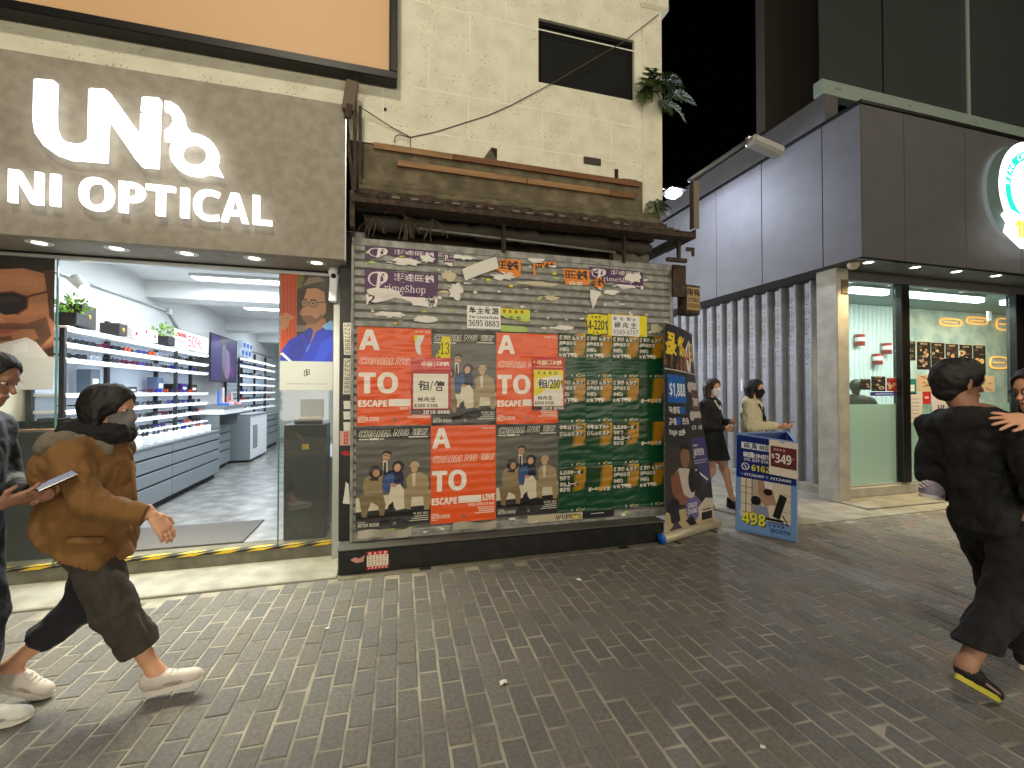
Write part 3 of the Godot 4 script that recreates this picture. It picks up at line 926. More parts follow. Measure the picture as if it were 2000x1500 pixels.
func optical_front() -> void:
	var t := thing("optical_shop", "brightly lit optician's shop with a stone grey fascia", "shop")
	part(t, "fascia", box(-7, -0.33, 2.68, 4.018, -4.149, -4.07, 0.004), M("board_stone"))
	part(t, "fascia_edge", box(-0.329, -0.318, 2.676, 4.02, -4.149, -4.066, 0.001), M("alu"))
	part(t, "soffit", box(-7, -0.33, 2.684, 2.72, -4.60, -4.15, 0.0), M("soffit_stone"))
	part(t, "door_head", box(-7, -0.46, 2.64, 2.683, -4.60, -4.53, 0.004), M("alu"))
	part(t, "door_head_gap", box(-7, -0.46, 2.668, 2.6835, -4.529, -4.522, 0.0), M("black_metal"))
	part(t, "end_post", box(-0.458, -0.388, 0.018, 2.68, -4.60, -4.47, 0.006), M("alu"))
	part(t, "end_post", box(-0.387, -0.366, 0.018, 2.68, -4.55, -4.40, 0.004), M("alu"))
	part(t, "step", box(-7, -0.46, 0.0, 0.148, -4.75, -4.552, 0.01), M("dark_concrete"))
	# hazard tape on the step's edge
	var cv := Cv.new(self, 1024, 24, Color(0.92, 0.76, 0.06))
	for k in 26:
		cv.pts([k * 92, 24, k * 92 + 44, 24, k * 92 + 74, 0, k * 92 + 30, 0], Color(0.09, 0.09, 0.10))
	var tp := sheet(3.0, 0.045, 2, 1, flat)
	var o := part(t, "hazard_tape", tp, printed("hazard_tape", cv, 0.5), Vector3(-1.965, 0.1505, -4.585))
	o.rotation.x = -PI / 2
	part(t, "hazard_tape", sheet(3.0, 0.02, 2, 1, flat), M("hazard_tape"), Vector3(-1.965, 0.136, -4.549))
	# glass: fixed panes left and right of the doorway
	for q in [[-3.9, -2.575], [-0.92, -0.46]]:
		var g := part(t, "glass_pane", box(q[0], q[1], 0.15, 2.64, -4.556, -4.544, 0.001), M("shop_glass"))
		part(g, "glass_edge", box(q[1] - 0.001, q[1] + 0.008, 0.15, 2.64, -4.559, -4.541, 0.001) if q[0] < -3 else box(q[0] - 0.008, q[0] + 0.001, 0.15, 2.64, -4.559, -4.541, 0.001), M("glass_edge", Color(0.30, 0.46, 0.42), 0.15))
	# downlights in the soffit
	for x in [-2.519, -2.032, -1.554, -1.061, -0.573]:
		var st := ST()
		st.set_smooth_group(0)
		lathe(st, [Vector2(0.048, 0.004), Vector2(0.075, -0.004), Vector2(0.082, 0.0), Vector2(0.082, 0.01)], Vector3.ZERO, 24)
		var dl := part(t, "downlight", fin(st), M("shelf_white"), Vector3(x, 2.683, -4.25))
		st = ST()
		lathe(st, [Vector2(0.0, 0.0), Vector2(0.046, 0.0)], Vector3.ZERO, 20)
		part(dl, "downlight_lens", fin(st), glow("downlight_glow", Color(1.0, 0.98, 0.90), 6.0), Vector3(0, -0.0005, 0))
		spot(dl, Vector3(0, -0.02, 0), Vector3(0, -1, 0.22), 44.0, 2.8, Color(1.0, 0.97, 0.84), 0.04, 0.8)
	# camera in the corner
	var c := thing("security_camera", "white security camera on a bracket under the optician's soffit", "camera", Vector3(-0.445, 2.52, -4.40))
	part(c, "body", cbox(Vector3(0.075, 0.26, 0.08), 0.012), M("shelf_white"), Vector3(0, -0.02, 0)).rotation.z = -0.04
	part(c, "bracket", tubem([Vector3(-0.01, 0.10, 0), Vector3(-0.005, 0.16, -0.01)], [0.035, 0.05], 12), M("shelf_white"))
	part(c, "lens", tubem([Vector3(0.0, 0.085, 0.03), Vector3(0, 0.085, 0.05)], 0.022, 12), M("black_metal"))
	# lit letters
	var s := thing("lit_sign", "glowing white letter sign of the optician on the stone fascia", "sign", Vector3(0, 0, -4.0))
	var lm := glow("sign_letter_glow", Color(1.0, 1.0, 1.0), 1.7)
	var side := M("letter_side", Color(0.9, 0.9, 0.88), 0.5)
	var shapes := [["logo_letters_sign", [-2.420, 3.788, -2.408, 3.799, -2.306, 3.806, -2.290, 3.793, -2.293, 3.588, -2.290, 3.473, -2.269, 3.406, -2.228, 3.370, -2.170, 3.363, -2.128, 3.376, -2.101, 3.406, -2.100, 3.621, -2.098, 3.778, -2.085, 3.790, -1.999, 3.799, -1.972, 3.781, -1.868, 3.628, -1.778, 3.492, -1.776, 3.653, -1.651, 3.660, -1.656, 3.454, -1.659, 3.258, -1.762, 3.253, -1.801, 3.299, -1.890, 3.439, -1.977, 3.576, -1.980, 3.405, -1.983, 3.257, -2.096, 3.250, -2.128, 3.250, -2.202, 3.245, -2.285, 3.269, -2.357, 3.322, -2.408, 3.403, -2.423, 3.502]],
		["logo_dot_sign", [-1.769, 3.774, -1.756, 3.787, -1.659, 3.795, -1.647, 3.780, -1.651, 3.682, -1.663, 3.667, -1.767, 3.668, -1.774, 3.680]],
		["logo_bow_sign", [-1.621, 3.778, -1.584, 3.780, -1.532, 3.753, -1.497, 3.697, -1.483, 3.618, -1.456, 3.578, -1.503, 3.539, -1.550, 3.495, -1.590, 3.475, -1.619, 3.473, -1.621, 3.548, -1.584, 3.587, -1.567, 3.631, -1.573, 3.671, -1.602, 3.700, -1.621, 3.703]]]
	for q in shapes:
		var st := ST()
		prism(st, pv(q[1]), -0.03, 0.0)
		part(s, q[0], fin(st), lm)
	var st := ST()
	var c0 := Vector2(-1.422, 3.394)
	for k in 40:
		var a := TAU * k / 40
		var b := TAU * (k + 1) / 40
		var ring := []
		for ang in [a, b]:
			for rr in [0.165, 0.082]:
				var p: Vector2 = c0 + Vector2(cos(ang), sin(ang)) * rr
				ring.append(Vector3(p.x, p.y, 0))
		quad(st, ring[1], ring[0], ring[2], ring[3])
		var d := Vector3(0, 0, -0.03)
		quad(st, ring[0] + d, ring[2] + d, ring[2], ring[0])
		quad(st, ring[3] + d, ring[1] + d, ring[1], ring[3])
	prism(st, pv([-1.275, 3.360, -1.257, 3.313, -1.224, 3.246, -1.324, 3.259, -1.350, 3.265]), -0.03, -0.0005)
	part(s, "logo_ring_sign", fin(st), lm)
	for q in [["U", -2.88, -2.665], ["N", -2.555, -2.363], ["I", -2.318, -2.262], ["O", -2.149, -1.94], ["P", -1.905, -1.745], ["T", -1.735, -1.55], ["I", -1.512, -1.456], ["C", -1.425, -1.245], ["A", -1.238, -1.045], ["L", -1.015, -0.876]]:
		if q[0] == "I":
			part(s, "letter_sign", box(-0.029, 0.029, -0.116, 0.116, -0.015, 0.015, 0.004), lm, Vector3((q[1] + q[2]) / 2, 3.012, -0.015))
			continue
		part(s, "letter_sign", letters(q[0], q[2] - q[1], 0.232 if not q[0] in ["O", "C"] else 0.244, 0.03, "sans_bold"), lm, Vector3((q[1] + q[2]) / 2, 3.012, -0.015))
	area(s, Vector3(-1.75, 3.35, 0.03), Vector3(0, 0, 1), 1.9, 0.9, 2.2, Color(1, 1, 1))

# ---------------------------------------------------------------- the optician: inside
func specs_mesh(frame: Color, lens: Color, kind: int) -> ArrayMesh:
	var m := ArrayMesh.new()
	var fr := ST()
	var le := ST()
	for s in [-1, 1]:
		var p := PackedVector2Array()
		var q := PackedVector2Array()
		for k in 12:
			var a := TAU * k / 12
			var rx := 0.030
			var ry := 0.021 if kind != 1 else 0.025
			var d := Vector2(cos(a), sin(a))
			if kind == 0:
				d = Vector2(signf(d.x) * pow(absf(d.x), 0.6), signf(d.y) * pow(absf(d.y), 0.6))
			if kind == 2:
				d.y -= 0.25 * d.x * s * signf(-d.y)
			p.append(Vector2(s * 0.034 + d.x * rx, d.y * ry))
			q.append(Vector2(s * 0.034 + d.x * (rx - 0.004), d.y * (ry - 0.004)))
		prism(fr, p, -0.003, 0.002)
		prism(le, q, 0.0021, 0.0035)
		bx(fr, Vector3(s * 0.0655 - 0.002, 0.002, -0.12), Vector3(s * 0.0655 + 0.002, 0.010, 0.0), 0.0)
	bx(fr, Vector3(-0.007, 0.003, -0.002), Vector3(0.007, 0.009, 0.004), 0.001)
	fr.generate_normals()
	fr.commit(m)
	le.generate_normals()
	le.commit(m)
	var a := StandardMaterial3D.new()
	a.albedo_color = frame
	a.roughness = 0.25
	var b := StandardMaterial3D.new()
	b.albedo_color = lens
	b.roughness = 0.08
	b.metallic = 0.35
	m.surface_set_material(0, a)
	m.surface_set_material(1, b)
	return m

var specs := []

const SPEC_LOOK := ["glossy black", "black grey-lensed", "brown tortoise", "blue mirrored", "orange mirrored", "silver", "wine red", "clear white", "violet-lensed"]

func glasses(at: Vector3, turn: float, label: String, group: String, k := -1) -> void:
	if specs.is_empty():
		var pal := [[0.03, 0.03, 0.04, 0.04, 0.05, 0.08], [0.03, 0.03, 0.03, 0.15, 0.16, 0.2], [0.2, 0.12, 0.07, 0.12, 0.07, 0.05], [0.05, 0.06, 0.1, 0.05, 0.12, 0.7], [0.06, 0.05, 0.05, 0.85, 0.3, 0.06], [0.5, 0.5, 0.52, 0.25, 0.28, 0.32], [0.4, 0.05, 0.08, 0.25, 0.04, 0.2], [0.75, 0.76, 0.78, 0.5, 0.55, 0.6], [0.03, 0.03, 0.05, 0.2, 0.2, 0.6]]
		for i in pal.size():
			var p: Array = pal[i]
			specs.append(specs_mesh(Color(p[0], p[1], p[2]), Color(p[3], p[4], p[5]), i % 3))
	var kk: int = k
	if k < 0:
		var w := [0, 0, 0, 1, 1, 2, 3, 5, 5, 7, 8, 0, 1, 1, 5, 5, 8, 2, 0, 1, 4, 6]
		kk = w[rng.randi_range(0, w.size() - 1)]
	var o := solo("sunglasses", specs[kk], null, label % SPEC_LOOK[kk] if "%s" in label else label, "sunglasses", at, turn + rng.randf_range(-0.12, 0.12), group)
	o.scale = Vector3.ONE * 1.2

func optical_inside() -> void:
	var t := thing("shop_interior", "white painted interior shell of the optician", "interior")
	part(t, "floor_slab", box(-3.6, -0.25, 0.0, 0.15, -15, -4.75, 0.0), M("screed"))
	part(t, "side_wall", box(-3.20, -3.05, 0.15, 3.04, -15, -5.30, 0.0), M("shop_wall"))
	part(t, "side_wall", box(-3.20, -3.04, 0.15, 3.04, -5.30, -4.66, 0.0), M("shop_beige"))
	part(t, "side_wall", box(-4.2, -3.2, 0.15, 2.70, -4.85, -4.66, 0.0), M("shop_beige"))
	part(t, "side_wall", box(-0.26, -0.18, 0.0, 3.04, -15, -4.61, 0.0), M("shop_wall"))
	part(t, "back_wall", box(-3.6, -0.18, 0.15, 3.04, -15.2, -15, 0.0), M("shop_wall"))
	part(t, "ceiling", box(-3.6, -0.18, 3.04, 3.10, -15, -4.58, 0.0), M("shop_white"))
	part(t, "head_panel", box(-3.6, -0.26, 2.72, 3.04, -4.66, -4.6, 0.0), M("shop_white"))
	part(t, "ceiling_beam", box(-3.05, -0.26, 2.81, 3.039, -7.5, -7.05, 0.004), M("shop_white"))
	part(t, "ceiling_beam", box(-3.05, -0.26, 2.78, 3.039, -10.6, -10.2, 0.004), M("shop_white"))
	part(t, "ceiling_beam", box(-3.05, -0.26, 2.80, 3.039, -13.0, -12.6, 0.004), M("shop_white"))
	part(t, "conduit", tubem([Vector3(-3.03, 2.70, -4.9), Vector3(-3.03, 2.72, -7.6), Vector3(-3.03, 2.70, -7.7), Vector3(-3.03, 2.52, -8.0), Vector3(-3.03, 2.50, -8.1), Vector3(-3.03, 2.50, -14)], 0.016, 8), M("alu"))
	part(t, "junction_box", cbox(Vector3(0.06, 0.08, 0.09), 0.008), M("shelf_white"), Vector3(-3.02, 2.72, -7.66))
	# ceiling lamps
	for z in [-5.5, -6.6, -8.8, -11.6]:
		var l := thing("ceiling_light", {-5.5: "long white light panel on the ceiling just inside the optician's door", -6.6: "white light panel on the ceiling before the first beam", -8.8: "white light panel on the ceiling behind the first beam", -11.6: "white light panel on the ceiling deep in the shop"}[z], "light", Vector3(-1.6, 3.0, z), 0.0, "ceiling lights of the optician")
		part(l, "frame", box(-0.75, 0.75, 0.0, 0.04, -0.12, 0.12, 0.004), M("alu"))
		part(l, "diffuser_light", box(-0.73, 0.73, -0.006, 0.0, -0.10, 0.10, 0.0), glow("shop_light_glow", Color(0.95, 0.98, 1.0), 6.0))
		area(l, Vector3(0, -0.02, 0), Vector3(0, -1, 0), 1.4, 0.2, 5.6, Color(0.93, 0.97, 1.0))
	var ac := thing("air_conditioner", "white square ceiling air conditioner between the beams", "air conditioner", Vector3(-1.0, 2.99, -9.6))
	part(ac, "panel", box(-0.45, 0.45, 0.0, 0.05, -0.45, 0.45, 0.01), M("shelf_white"))
	for k in 4:
		part(ac, "vent_slot", box(-0.3, 0.3, -0.002, 0.0, -0.02, 0.02, 0.0), M("cabinet_gap"), Vector3(sin(k * PI / 2) * 0.36, -0.001, cos(k * PI / 2) * 0.36)).rotation.y = k * PI / 2
	var ts := thing("track_spot", "white track spotlight shining near the left pane", "lamp", Vector3(-2.66, 2.52, -5.05))
	part(ts, "lamp_body", tubem([Vector3(-0.08, 0.08, 0), Vector3(0, 0, 0)], 0.05, 12), M("shelf_white"))
	part(ts, "lamp_lens", tubem([Vector3(0.001, -0.001, 0), Vector3(0.008, -0.008, 0)], 0.042, 12), glow("track_glow", Color(1, 1, 0.95), 6.0))
	spot(ts, Vector3(0.03, -0.03, 0), Vector3(0.4, -1, 0.2), 50.0, 3.0, Color(1, 0.97, 0.88))
	# shelf unit on the long wall
	shelf_wall(-5.0, -8.42, [2.15, 2.0, 1.86, 1.54, 1.385, 1.24, 1.09], "white glass-fronted sunglasses shelves with dark posts along the left wall", 17)
	shelf_wall(-10.1, -13.2, [2.25, 2.1, 1.9, 1.72, 1.55, 1.38, 1.2], "second bank of white sunglasses shelves deeper in the shop", 12)
	# drawers under the shelves
	cabinet(-5.0, -8.46, -2.594, 0.93, 2, "long grey drawer cabinet below the sunglasses shelves")
	cabinet(-8.55, -9.7, -2.80, 0.95, 1, "narrow grey drawer cabinet between the long cabinet and the white kiosk")
	cabinet(-11.6, -13.4, -2.70, 1.0, 1, "far grey drawer cabinet near the shop's back wall")
	# white display blocks with specs on the cabinet top
	for k in 12:
		var z := -5.2 - k * 0.265
		var b := solo("display_block", cbox(Vector3(0.16, 0.10, 0.17), 0.004), M("shelf_white"), "white display block on the grey drawer cabinet", "display block", Vector3(-2.70, 0.98, z), 0.25, "white display blocks along the cabinet")
		b.rotation.y = 0.25
		glasses(Vector3(-2.69, 1.055, z), PI / 2, "%s sunglasses lying on a white display block", "sunglasses on the white blocks")
	# kiosk, screen, counter
	var ks := thing("white_kiosk", "white kiosk cabinet with a narrow glazed slot", "cabinet", Vector3(-2.72, 0.15, -10.6))
	part(ks, "body", box(-0.25, 0.18, 0.05, 0.92, -0.7, 0.6, 0.01), M("shelf_white"))
	part(ks, "side_panel", box(-0.25, 0.181, 0.05, 0.90, 0.601, 0.606, 0.0), M("cabinet_grey"))
	part(ks, "top", box(-0.27, 0.20, 0.921, 0.95, -0.72, 0.62, 0.004), M("cabinet_grey"))
	part(ks, "glazed_slot", box(0.181, 0.186, 0.25, 0.72, 0.10, 0.42, 0.0), M("slot_grey", Color(0.55, 0.57, 0.6), 0.2))
	part(ks, "plinth", box(-0.22, 0.15, 0.0, 0.05, -0.67, 0.57, 0.0), M("cabinet_gap"))
	var sc := thing("purple_poster", "purple advertising poster with a silver pendant hanging on the shop wall", "poster", Vector3(-2.78, 2.13, -9.25), PI / 2)
	var cv := Cv.new(self, 256, 148, Color(0.22, 0.18, 0.36))
	cv.rect(85, 0, 60, 148, Color(0.25, 0.24, 0.25))
	cv.rect(30, 20, 60, 128, Color(0.23, 0.20, 0.38))
	cv.ell(150, 90, 34, 52, Color(0.55, 0.42, 0.55))
	cv.ell(120, 70, 22, 48, Color(0.40, 0.40, 0.48))
	cv.rect(180, 0, 76, 90, Color(0.26, 0.22, 0.40))
	cv.ell(210, 110, 26, 22, Color(0.38, 0.24, 0.46))
	part(sc, "print", sheet(1.36, 0.78, 1, 1, flat), printed("purple_print", cv, 0.4), Vector3(0, 0, 0.012))
	part(sc, "board", cbox(Vector3(1.4, 0.82, 0.02), 0.003), M("post_dark"))
	var ct := thing("demo_counter", "small grey counter shelf carrying colourful contact lens displays", "counter", Vector3(-2.72, 1.27, -9.0))
	part(ct, "top", box(-0.3, 0.2, 0.0, 0.05, -0.6, 0.55, 0.004), M("cabinet_grey"))
	part(ct, "apron", box(-0.28, 0.18, -0.10, -0.001, -0.58, 0.53, 0.004), M("shelf_white"))
	part(ct, "bracket", box(-0.3, 0.1, -0.33, -0.101, -0.55, -0.51, 0.004), M("cabinet_grey"))
	part(ct, "bracket", box(-0.3, 0.1, -0.33, -0.101, 0.46, 0.50, 0.004), M("cabinet_grey"))
	for q in [[0.38, Color(0.22, 0.45, 0.78), 0.26, "blue contact lens carton stand on the demo counter"], [0.15, Color(0.85, 0.80, 0.83), 0.30, "pale upright lens leaflet on the demo counter"], [-0.08, Color(0.86, 0.45, 0.40), 0.16, "coral lens carton on the demo counter"], [-0.32, Color(0.88, 0.68, 0.74), 0.20, "pink lens tester stand on the demo counter"]]:
		var bb := thing("lens_display", q[3], "display", Vector3(-2.66, 1.321, -9.0 + q[0]), 0.2)
		part(bb, "back_card", box(-0.02, 0.0, 0.0, q[2], -0.1, 0.1, 0.003), M("lens%s" % q[0], q[1], 0.5))
		part(bb, "tray", box(0.0, 0.14, 0.0, 0.04, -0.1, 0.1, 0.004), M("lens%s" % q[0]))
	# goods on top of the shelves
	for q in [[-5.35, 0.22, 0.22, Color(0.22, 0.20, 0.17), "large dark cardboard box on top of the sunglasses shelves"], [-5.95, 0.16, 0.13, Color(0.20, 0.17, 0.16), "dark brown gift box with a gold crest on the shelf top"], [-6.22, 0.14, 0.12, Color(0.83, 0.80, 0.80), "white spectacle carton at the end of the stack by the gift box"], [-6.45, 0.15, 0.22, Color(0.86, 0.83, 0.84), "tall white spectacle carton in the stack on the shelf top"], [-6.66, 0.15, 0.15, Color(0.88, 0.88, 0.89), "white spectacle carton beside the pot plant on the shelf top"]]:
		var bb := thing("goods_box", q[4], "box", Vector3(-2.86, 2.17, q[0]))
		part(bb, "carton", box(-0.09, 0.09, 0.0, q[2], -q[1] / 2, q[1] / 2, 0.004), M("carton%s" % q[0], q[3], 0.6))
		part(bb, "crest", tubem([Vector3(0.09, q[2] * 0.5, 0), Vector3(0.093, q[2] * 0.5, 0)], 0.024, 12), M("crest_gold", Color(0.80, 0.66, 0.16), 0.4) if q[3].r < 0.3 else M("crest_red", Color(0.8, 0.12, 0.12), 0.5))
	for q in [[-5.2, 0.13, "bright green pot plant behind the left pane"], [-7.05, 0.15, "bright green pot plant in a dark box on the shelf top"]]:
		var pp := thing("pot_plant", q[2], "plant", Vector3(-2.82, 2.17, q[0]))
		part(pp, "pot", box(-0.08, 0.08, 0.0, 0.12, -0.1, 0.1, 0.006), M("post_dark"))
		part(pp, "foliage", leaf_ball(Vector3(0, 0.18, 0), Vector3(0.12, 0.10, q[1]), 150, 0.045, 5), leaf_mat("lettuce_leaf", Color(0.45, 0.62, 0.16)))
	var sb := thing("discount_card", "white 50% discount card propped on the shelf top", "sign", Vector3(-2.75, 2.29, -7.75), PI / 2)
	cv = Cv.new(self, 512, 150, Color(0.93, 0.92, 0.92))
	cv.han("上業服務", 14, 22, 34, 4, 7, Color(0.75, 0.12, 0.12))
	cv.rect(14, 84, 140, 6, Color(0.5, 0.3, 0.3))
	cv.rect(14, 98, 120, 6, Color(0.55, 0.35, 0.35))
	cv.text("50", 190, 22, 110, 100, Color(0.75, 0.09, 0.16), "sans")
	cv.text("%", 312, 24, 82, 98, Color(0.75, 0.09, 0.16), "sans")
	cv.text("off", 410, 78, 84, 44, Color(0.30, 0.25, 0.25), "serif")
	part(sb, "card", sheet(1.25, 0.25, 1, 1, flat), printed("discount_print", cv, 0.5), Vector3(0, 0, 0.004))
	part(sb, "backing", cbox(Vector3(1.26, 0.26, 0.004), 0.001), M("shelf_white"))
	for k in 6:
		var z := -10.25 - (k % 3) * 0.24 - (0.1 if k >= 3 else 0.0)
		var bb := thing("lens_carton", "blue and white lens carton stacked on the far shelf bank", "box", Vector3(-2.86, 2.27 + (k / 3) * 0.16, z), 0.0, "lens cartons stacked on the far shelves")
		part(bb, "carton", box(-0.1, 0.1, 0.0, 0.155, -0.11, 0.11, 0.003), M("lens_carton", Color(0.80, 0.86, 0.92), 0.5))
		part(bb, "blue_band", box(0.1, 0.103, 0.03, 0.12, -0.11, 0.03, 0.001), M("lens_blue", Color(0.15, 0.35, 0.75), 0.5))
	# right-hand shelves seen through the lower pane
	var rs := thing("wall_shelves", "white sunglasses shelves on the shop's right wall behind the pane", "shelves", Vector3(-0.26, 0, 0))
	part(rs, "back_panel", box(-0.03, -0.002, 0.9, 1.75, -9.0, -5.2, 0.0), M("shelf_white"))
	part(rs, "base_cabinet", box(-0.42, -0.002, 0.151, 0.86, -9.0, -5.2, 0.01), M("cabinet_grey"))
	for y in [0.93, 1.1, 1.27, 1.44, 1.6]:
		part(rs, "shelf", box(-0.26, -0.03, y - 0.02, y, -9.0, -5.2, 0.002), M("shelf_white"))
		for k in 9:
			if y < 1.5:
				glasses(Vector3(-0.46, y + 0.024, -5.4 - k * 0.38), -PI / 2, "%s glasses on a right-hand wall shelf behind the pane", "glasses on the right wall shelves", [7, 5, 7, 1][rng.randi_range(0, 3)])
	# door mat
	var mat := thing("door_mat", "grey door mat on the shop floor inside the doorway", "mat")
	var ms := ST()
	prism(ms, pv([-2.55, 4.74, -1.26, 4.74, -1.25, 5.48, -2.55, 5.48]), 0.0, 0.012)
	var mm := part(mat, "pile", fin(ms), triplanar(M("mat_grey", Color(0.36, 0.35, 0.34), 0.95), 3.0, null, (M("concrete") as StandardMaterial3D).heightmap_texture, 0.6), Vector3(0, 0.151, 0))
	mm.rotation.x = -PI / 2
	# window displays: black plinths
	for q in [[-0.72, -4.85, 0.375, 1.09, "tall black display plinth behind the right pane"], [-2.95, -4.9, 0.62, 1.07, "wide black display plinth behind the left pane"]]:
		var pl := thing("display_plinth", q[4], "plinth", Vector3(q[0], 0.15, q[1]))
		part(pl, "body", box(-q[2] / 2, q[2] / 2, 0.0, q[3], -0.16, 0.16, 0.006), M("plinth_black", Color(0.035, 0.037, 0.04), 0.6))
		if q[0] > -1:
			part(pl, "crest", letters("DB", 0.06, 0.05, 0.002, "serif_bold"), M("crest_gold"), Vector3(0, q[3] - 0.21, 0.161))
			part(pl, "small_print", letters("EYEWEAR by DAVID BECKHAM", 0.26, 0.012, 0.001, "sans"), M("crest_dim", Color(0.22, 0.22, 0.22), 0.5), Vector3(0, q[3] - 0.27, 0.161))
	var cs := thing("spectacle_case", "open black case with spectacles on a wooden base on the black plinth", "case", Vector3(-0.70, 1.24, -4.83))
	part(cs, "riser", box(-0.13, 0.11, 0.0, 0.05, -0.08, 0.08, 0.004), M("plinth_black"))
	part(cs, "lid", box(-0.10, 0.12, 0.051, 0.24, -0.08, -0.06, 0.004), M("plinth_black"))
	part(cs, "wooden_base", box(-0.10, 0.11, 0.051, 0.066, -0.059, 0.07, 0.003), M("timber"))
	glasses(Vector3(0.01 - 0.70, 1.335, -4.80), 0.0, "clear framed spectacles standing in the open black case", "", 5)
	var case2 := thing("dark_case", "closed dark spectacle case behind the left pane", "case", Vector3(-2.78, 1.22, -4.98))
	part(case2, "case_body", box(-0.14, 0.12, 0.0, 0.1, -0.06, 0.06, 0.008), M("plinth_black"))
	part(case2, "wooden_tray", box(-0.22, 0.14, -0.0, 0.012, 0.061, 0.16, 0.002), M("timber"))
	var big := solo("sunglasses", specs[0], null, "oversized black display sunglasses on the wide plinth", "sunglasses", Vector3(-2.90, 1.275, -4.80))
	big.scale = Vector3.ONE * 1.5
	# posters on the panes
	pane_posters()

func shelf_wall(z0: float, z1: float, ys: Array, label: String, per: int) -> void:
	var t := thing("shelf_bank", label, "shelves", Vector3(-3.05, 0, 0))
	part(t, "back_panel", box(0.002, 0.02, 0.9, ys[0] + 0.06, z1, z0, 0.0), M("shelf_back", Color(0.80, 0.84, 0.89), 0.5))
	var n := int(round((z0 - z1) / 1.15))
	for k in n + 1:
		var z := z0 + (z1 - z0) * k / n
		part(t, "post", box(0.021, 0.06, 0.9, ys[0] + 0.2, z - 0.025, z + 0.025, 0.003), M("post_dark"))
		if k % 2 == 0:
			part(t, "post", box(0.25, 0.29, 0.93, ys[0] - 0.02, z - 0.02, z + 0.02, 0.003), M("post_dark"))
	for y in ys:
		part(t, "shelf", box(0.022, 0.30, y - 0.03, y, z1, z0, 0.004), M("shelf_white"))
		part(t, "shelf_light", box(0.24, 0.28, y - 0.036, y - 0.0305, z1 + 0.02, z0 - 0.02, 0.0), glow("shelf_strip_glow", Color(0.95, 0.98, 1.0), 3.6))
	for i in ys.size():
		if i == 0:
			continue
		if i == 3:
			continue
		for k in per:
			if r01(k * 7 + i * 31) < 0.12:
				continue
			var z := z0 - 0.12 - k * (z0 - z1 - 0.2) / per + rng.randf_range(-0.03, 0.03)
			glasses(Vector3(-2.80 + rng.randf_range(-0.02, 0.01), ys[i] + 0.03, z), PI / 2, "%s sunglasses on the " + ["", "second", "third", "", "fifth", "sixth", "lowest"][i] + (" shelf of the long left-wall bank" if z0 > -6 else " shelf of the far bank"), "sunglasses on the left wall shelves" if z0 > -6 else "sunglasses on the far shelves")
	if z0 > -6:
		# boxes and cases on the tall middle shelf
		for q in [[-5.6, 0.16, 0.24, Color(0.32, 0.37, 0.42), "slate blue show card on the tall middle shelf"], [-6.3, 0.22, 0.07, Color(0.10, 0.09, 0.09), "low black tray of sunglasses on the tall middle shelf"], [-7.0, 0.16, 0.2, Color(0.30, 0.36, 0.48), "blue grey boxed model on the tall middle shelf"], [-7.45, 0.14, 0.12, Color(0.10, 0.10, 0.11), "black spectacle box on the tall middle shelf"], [-7.75, 0.2, 0.13, Color(0.22, 0.14, 0.45), "purple goggles box on the tall middle shelf"], [-8.1, 0.22, 0.12, Color(0.08, 0.07, 0.08), "black goggles box with white print at the shelf end"]]:
			var b := thing("show_box", q[4], "box", Vector3(-2.90, 1.542, q[0]))
			part(b, "carton", box(-0.06, 0.06, 0.0, q[2], -q[1] / 2, q[1] / 2, 0.004), M("show%s" % q[0], q[3], 0.4))
			part(b, "print", box(0.06, 0.062, q[2] * 0.3, q[2] * 0.6, -q[1] * 0.3, q[1] * 0.3, 0.0), M("paper_white"))
		for k in 7:
			glasses(Vector3(-2.84, 1.566, -6.75 - k * 0.2), PI / 2, "%s sunglasses among the boxes on the tall middle shelf", "sunglasses on the tall middle shelf", [6, 3, 4, 3, 6, 8, 4][k])

func cabinet(z0: float, z1: float, x: float, top: float, bays: int, label: String) -> void:
	var t := thing("drawer_cabinet", label, "cabinet", Vector3(x, 0, 0))
	var back := -3.05 - x + 0.001
	part(t, "carcass", box(back, -0.02, 0.24, top - 0.03, z1, z0, 0.0), M("cabinet_gap"))
	part(t, "plinth", box(back, -0.08, 0.151, 0.24, z1, z0, 0.0), M("cabinet_gap"))
	part(t, "worktop", box(back, 0.01, top - 0.03, top, z1 - 0.01, z0 + 0.01, 0.004), M("cabinet_grey"))
	var hs := [[top - 0.04 - 0.10, top - 0.035], [top - 0.30, top - 0.165], [top - 0.46, top - 0.325], [0.24, top - 0.485]]
	for b in bays:
		var a := z0 + (z1 - z0) * b / bays - 0.006
		var c := z0 + (z1 - z0) * (b + 1) / bays + 0.006
		for h in hs:
			part(t, "drawer_front", box(-0.02, 0.0, h[0], h[1], c, a, 0.003), M("cabinet_grey"))

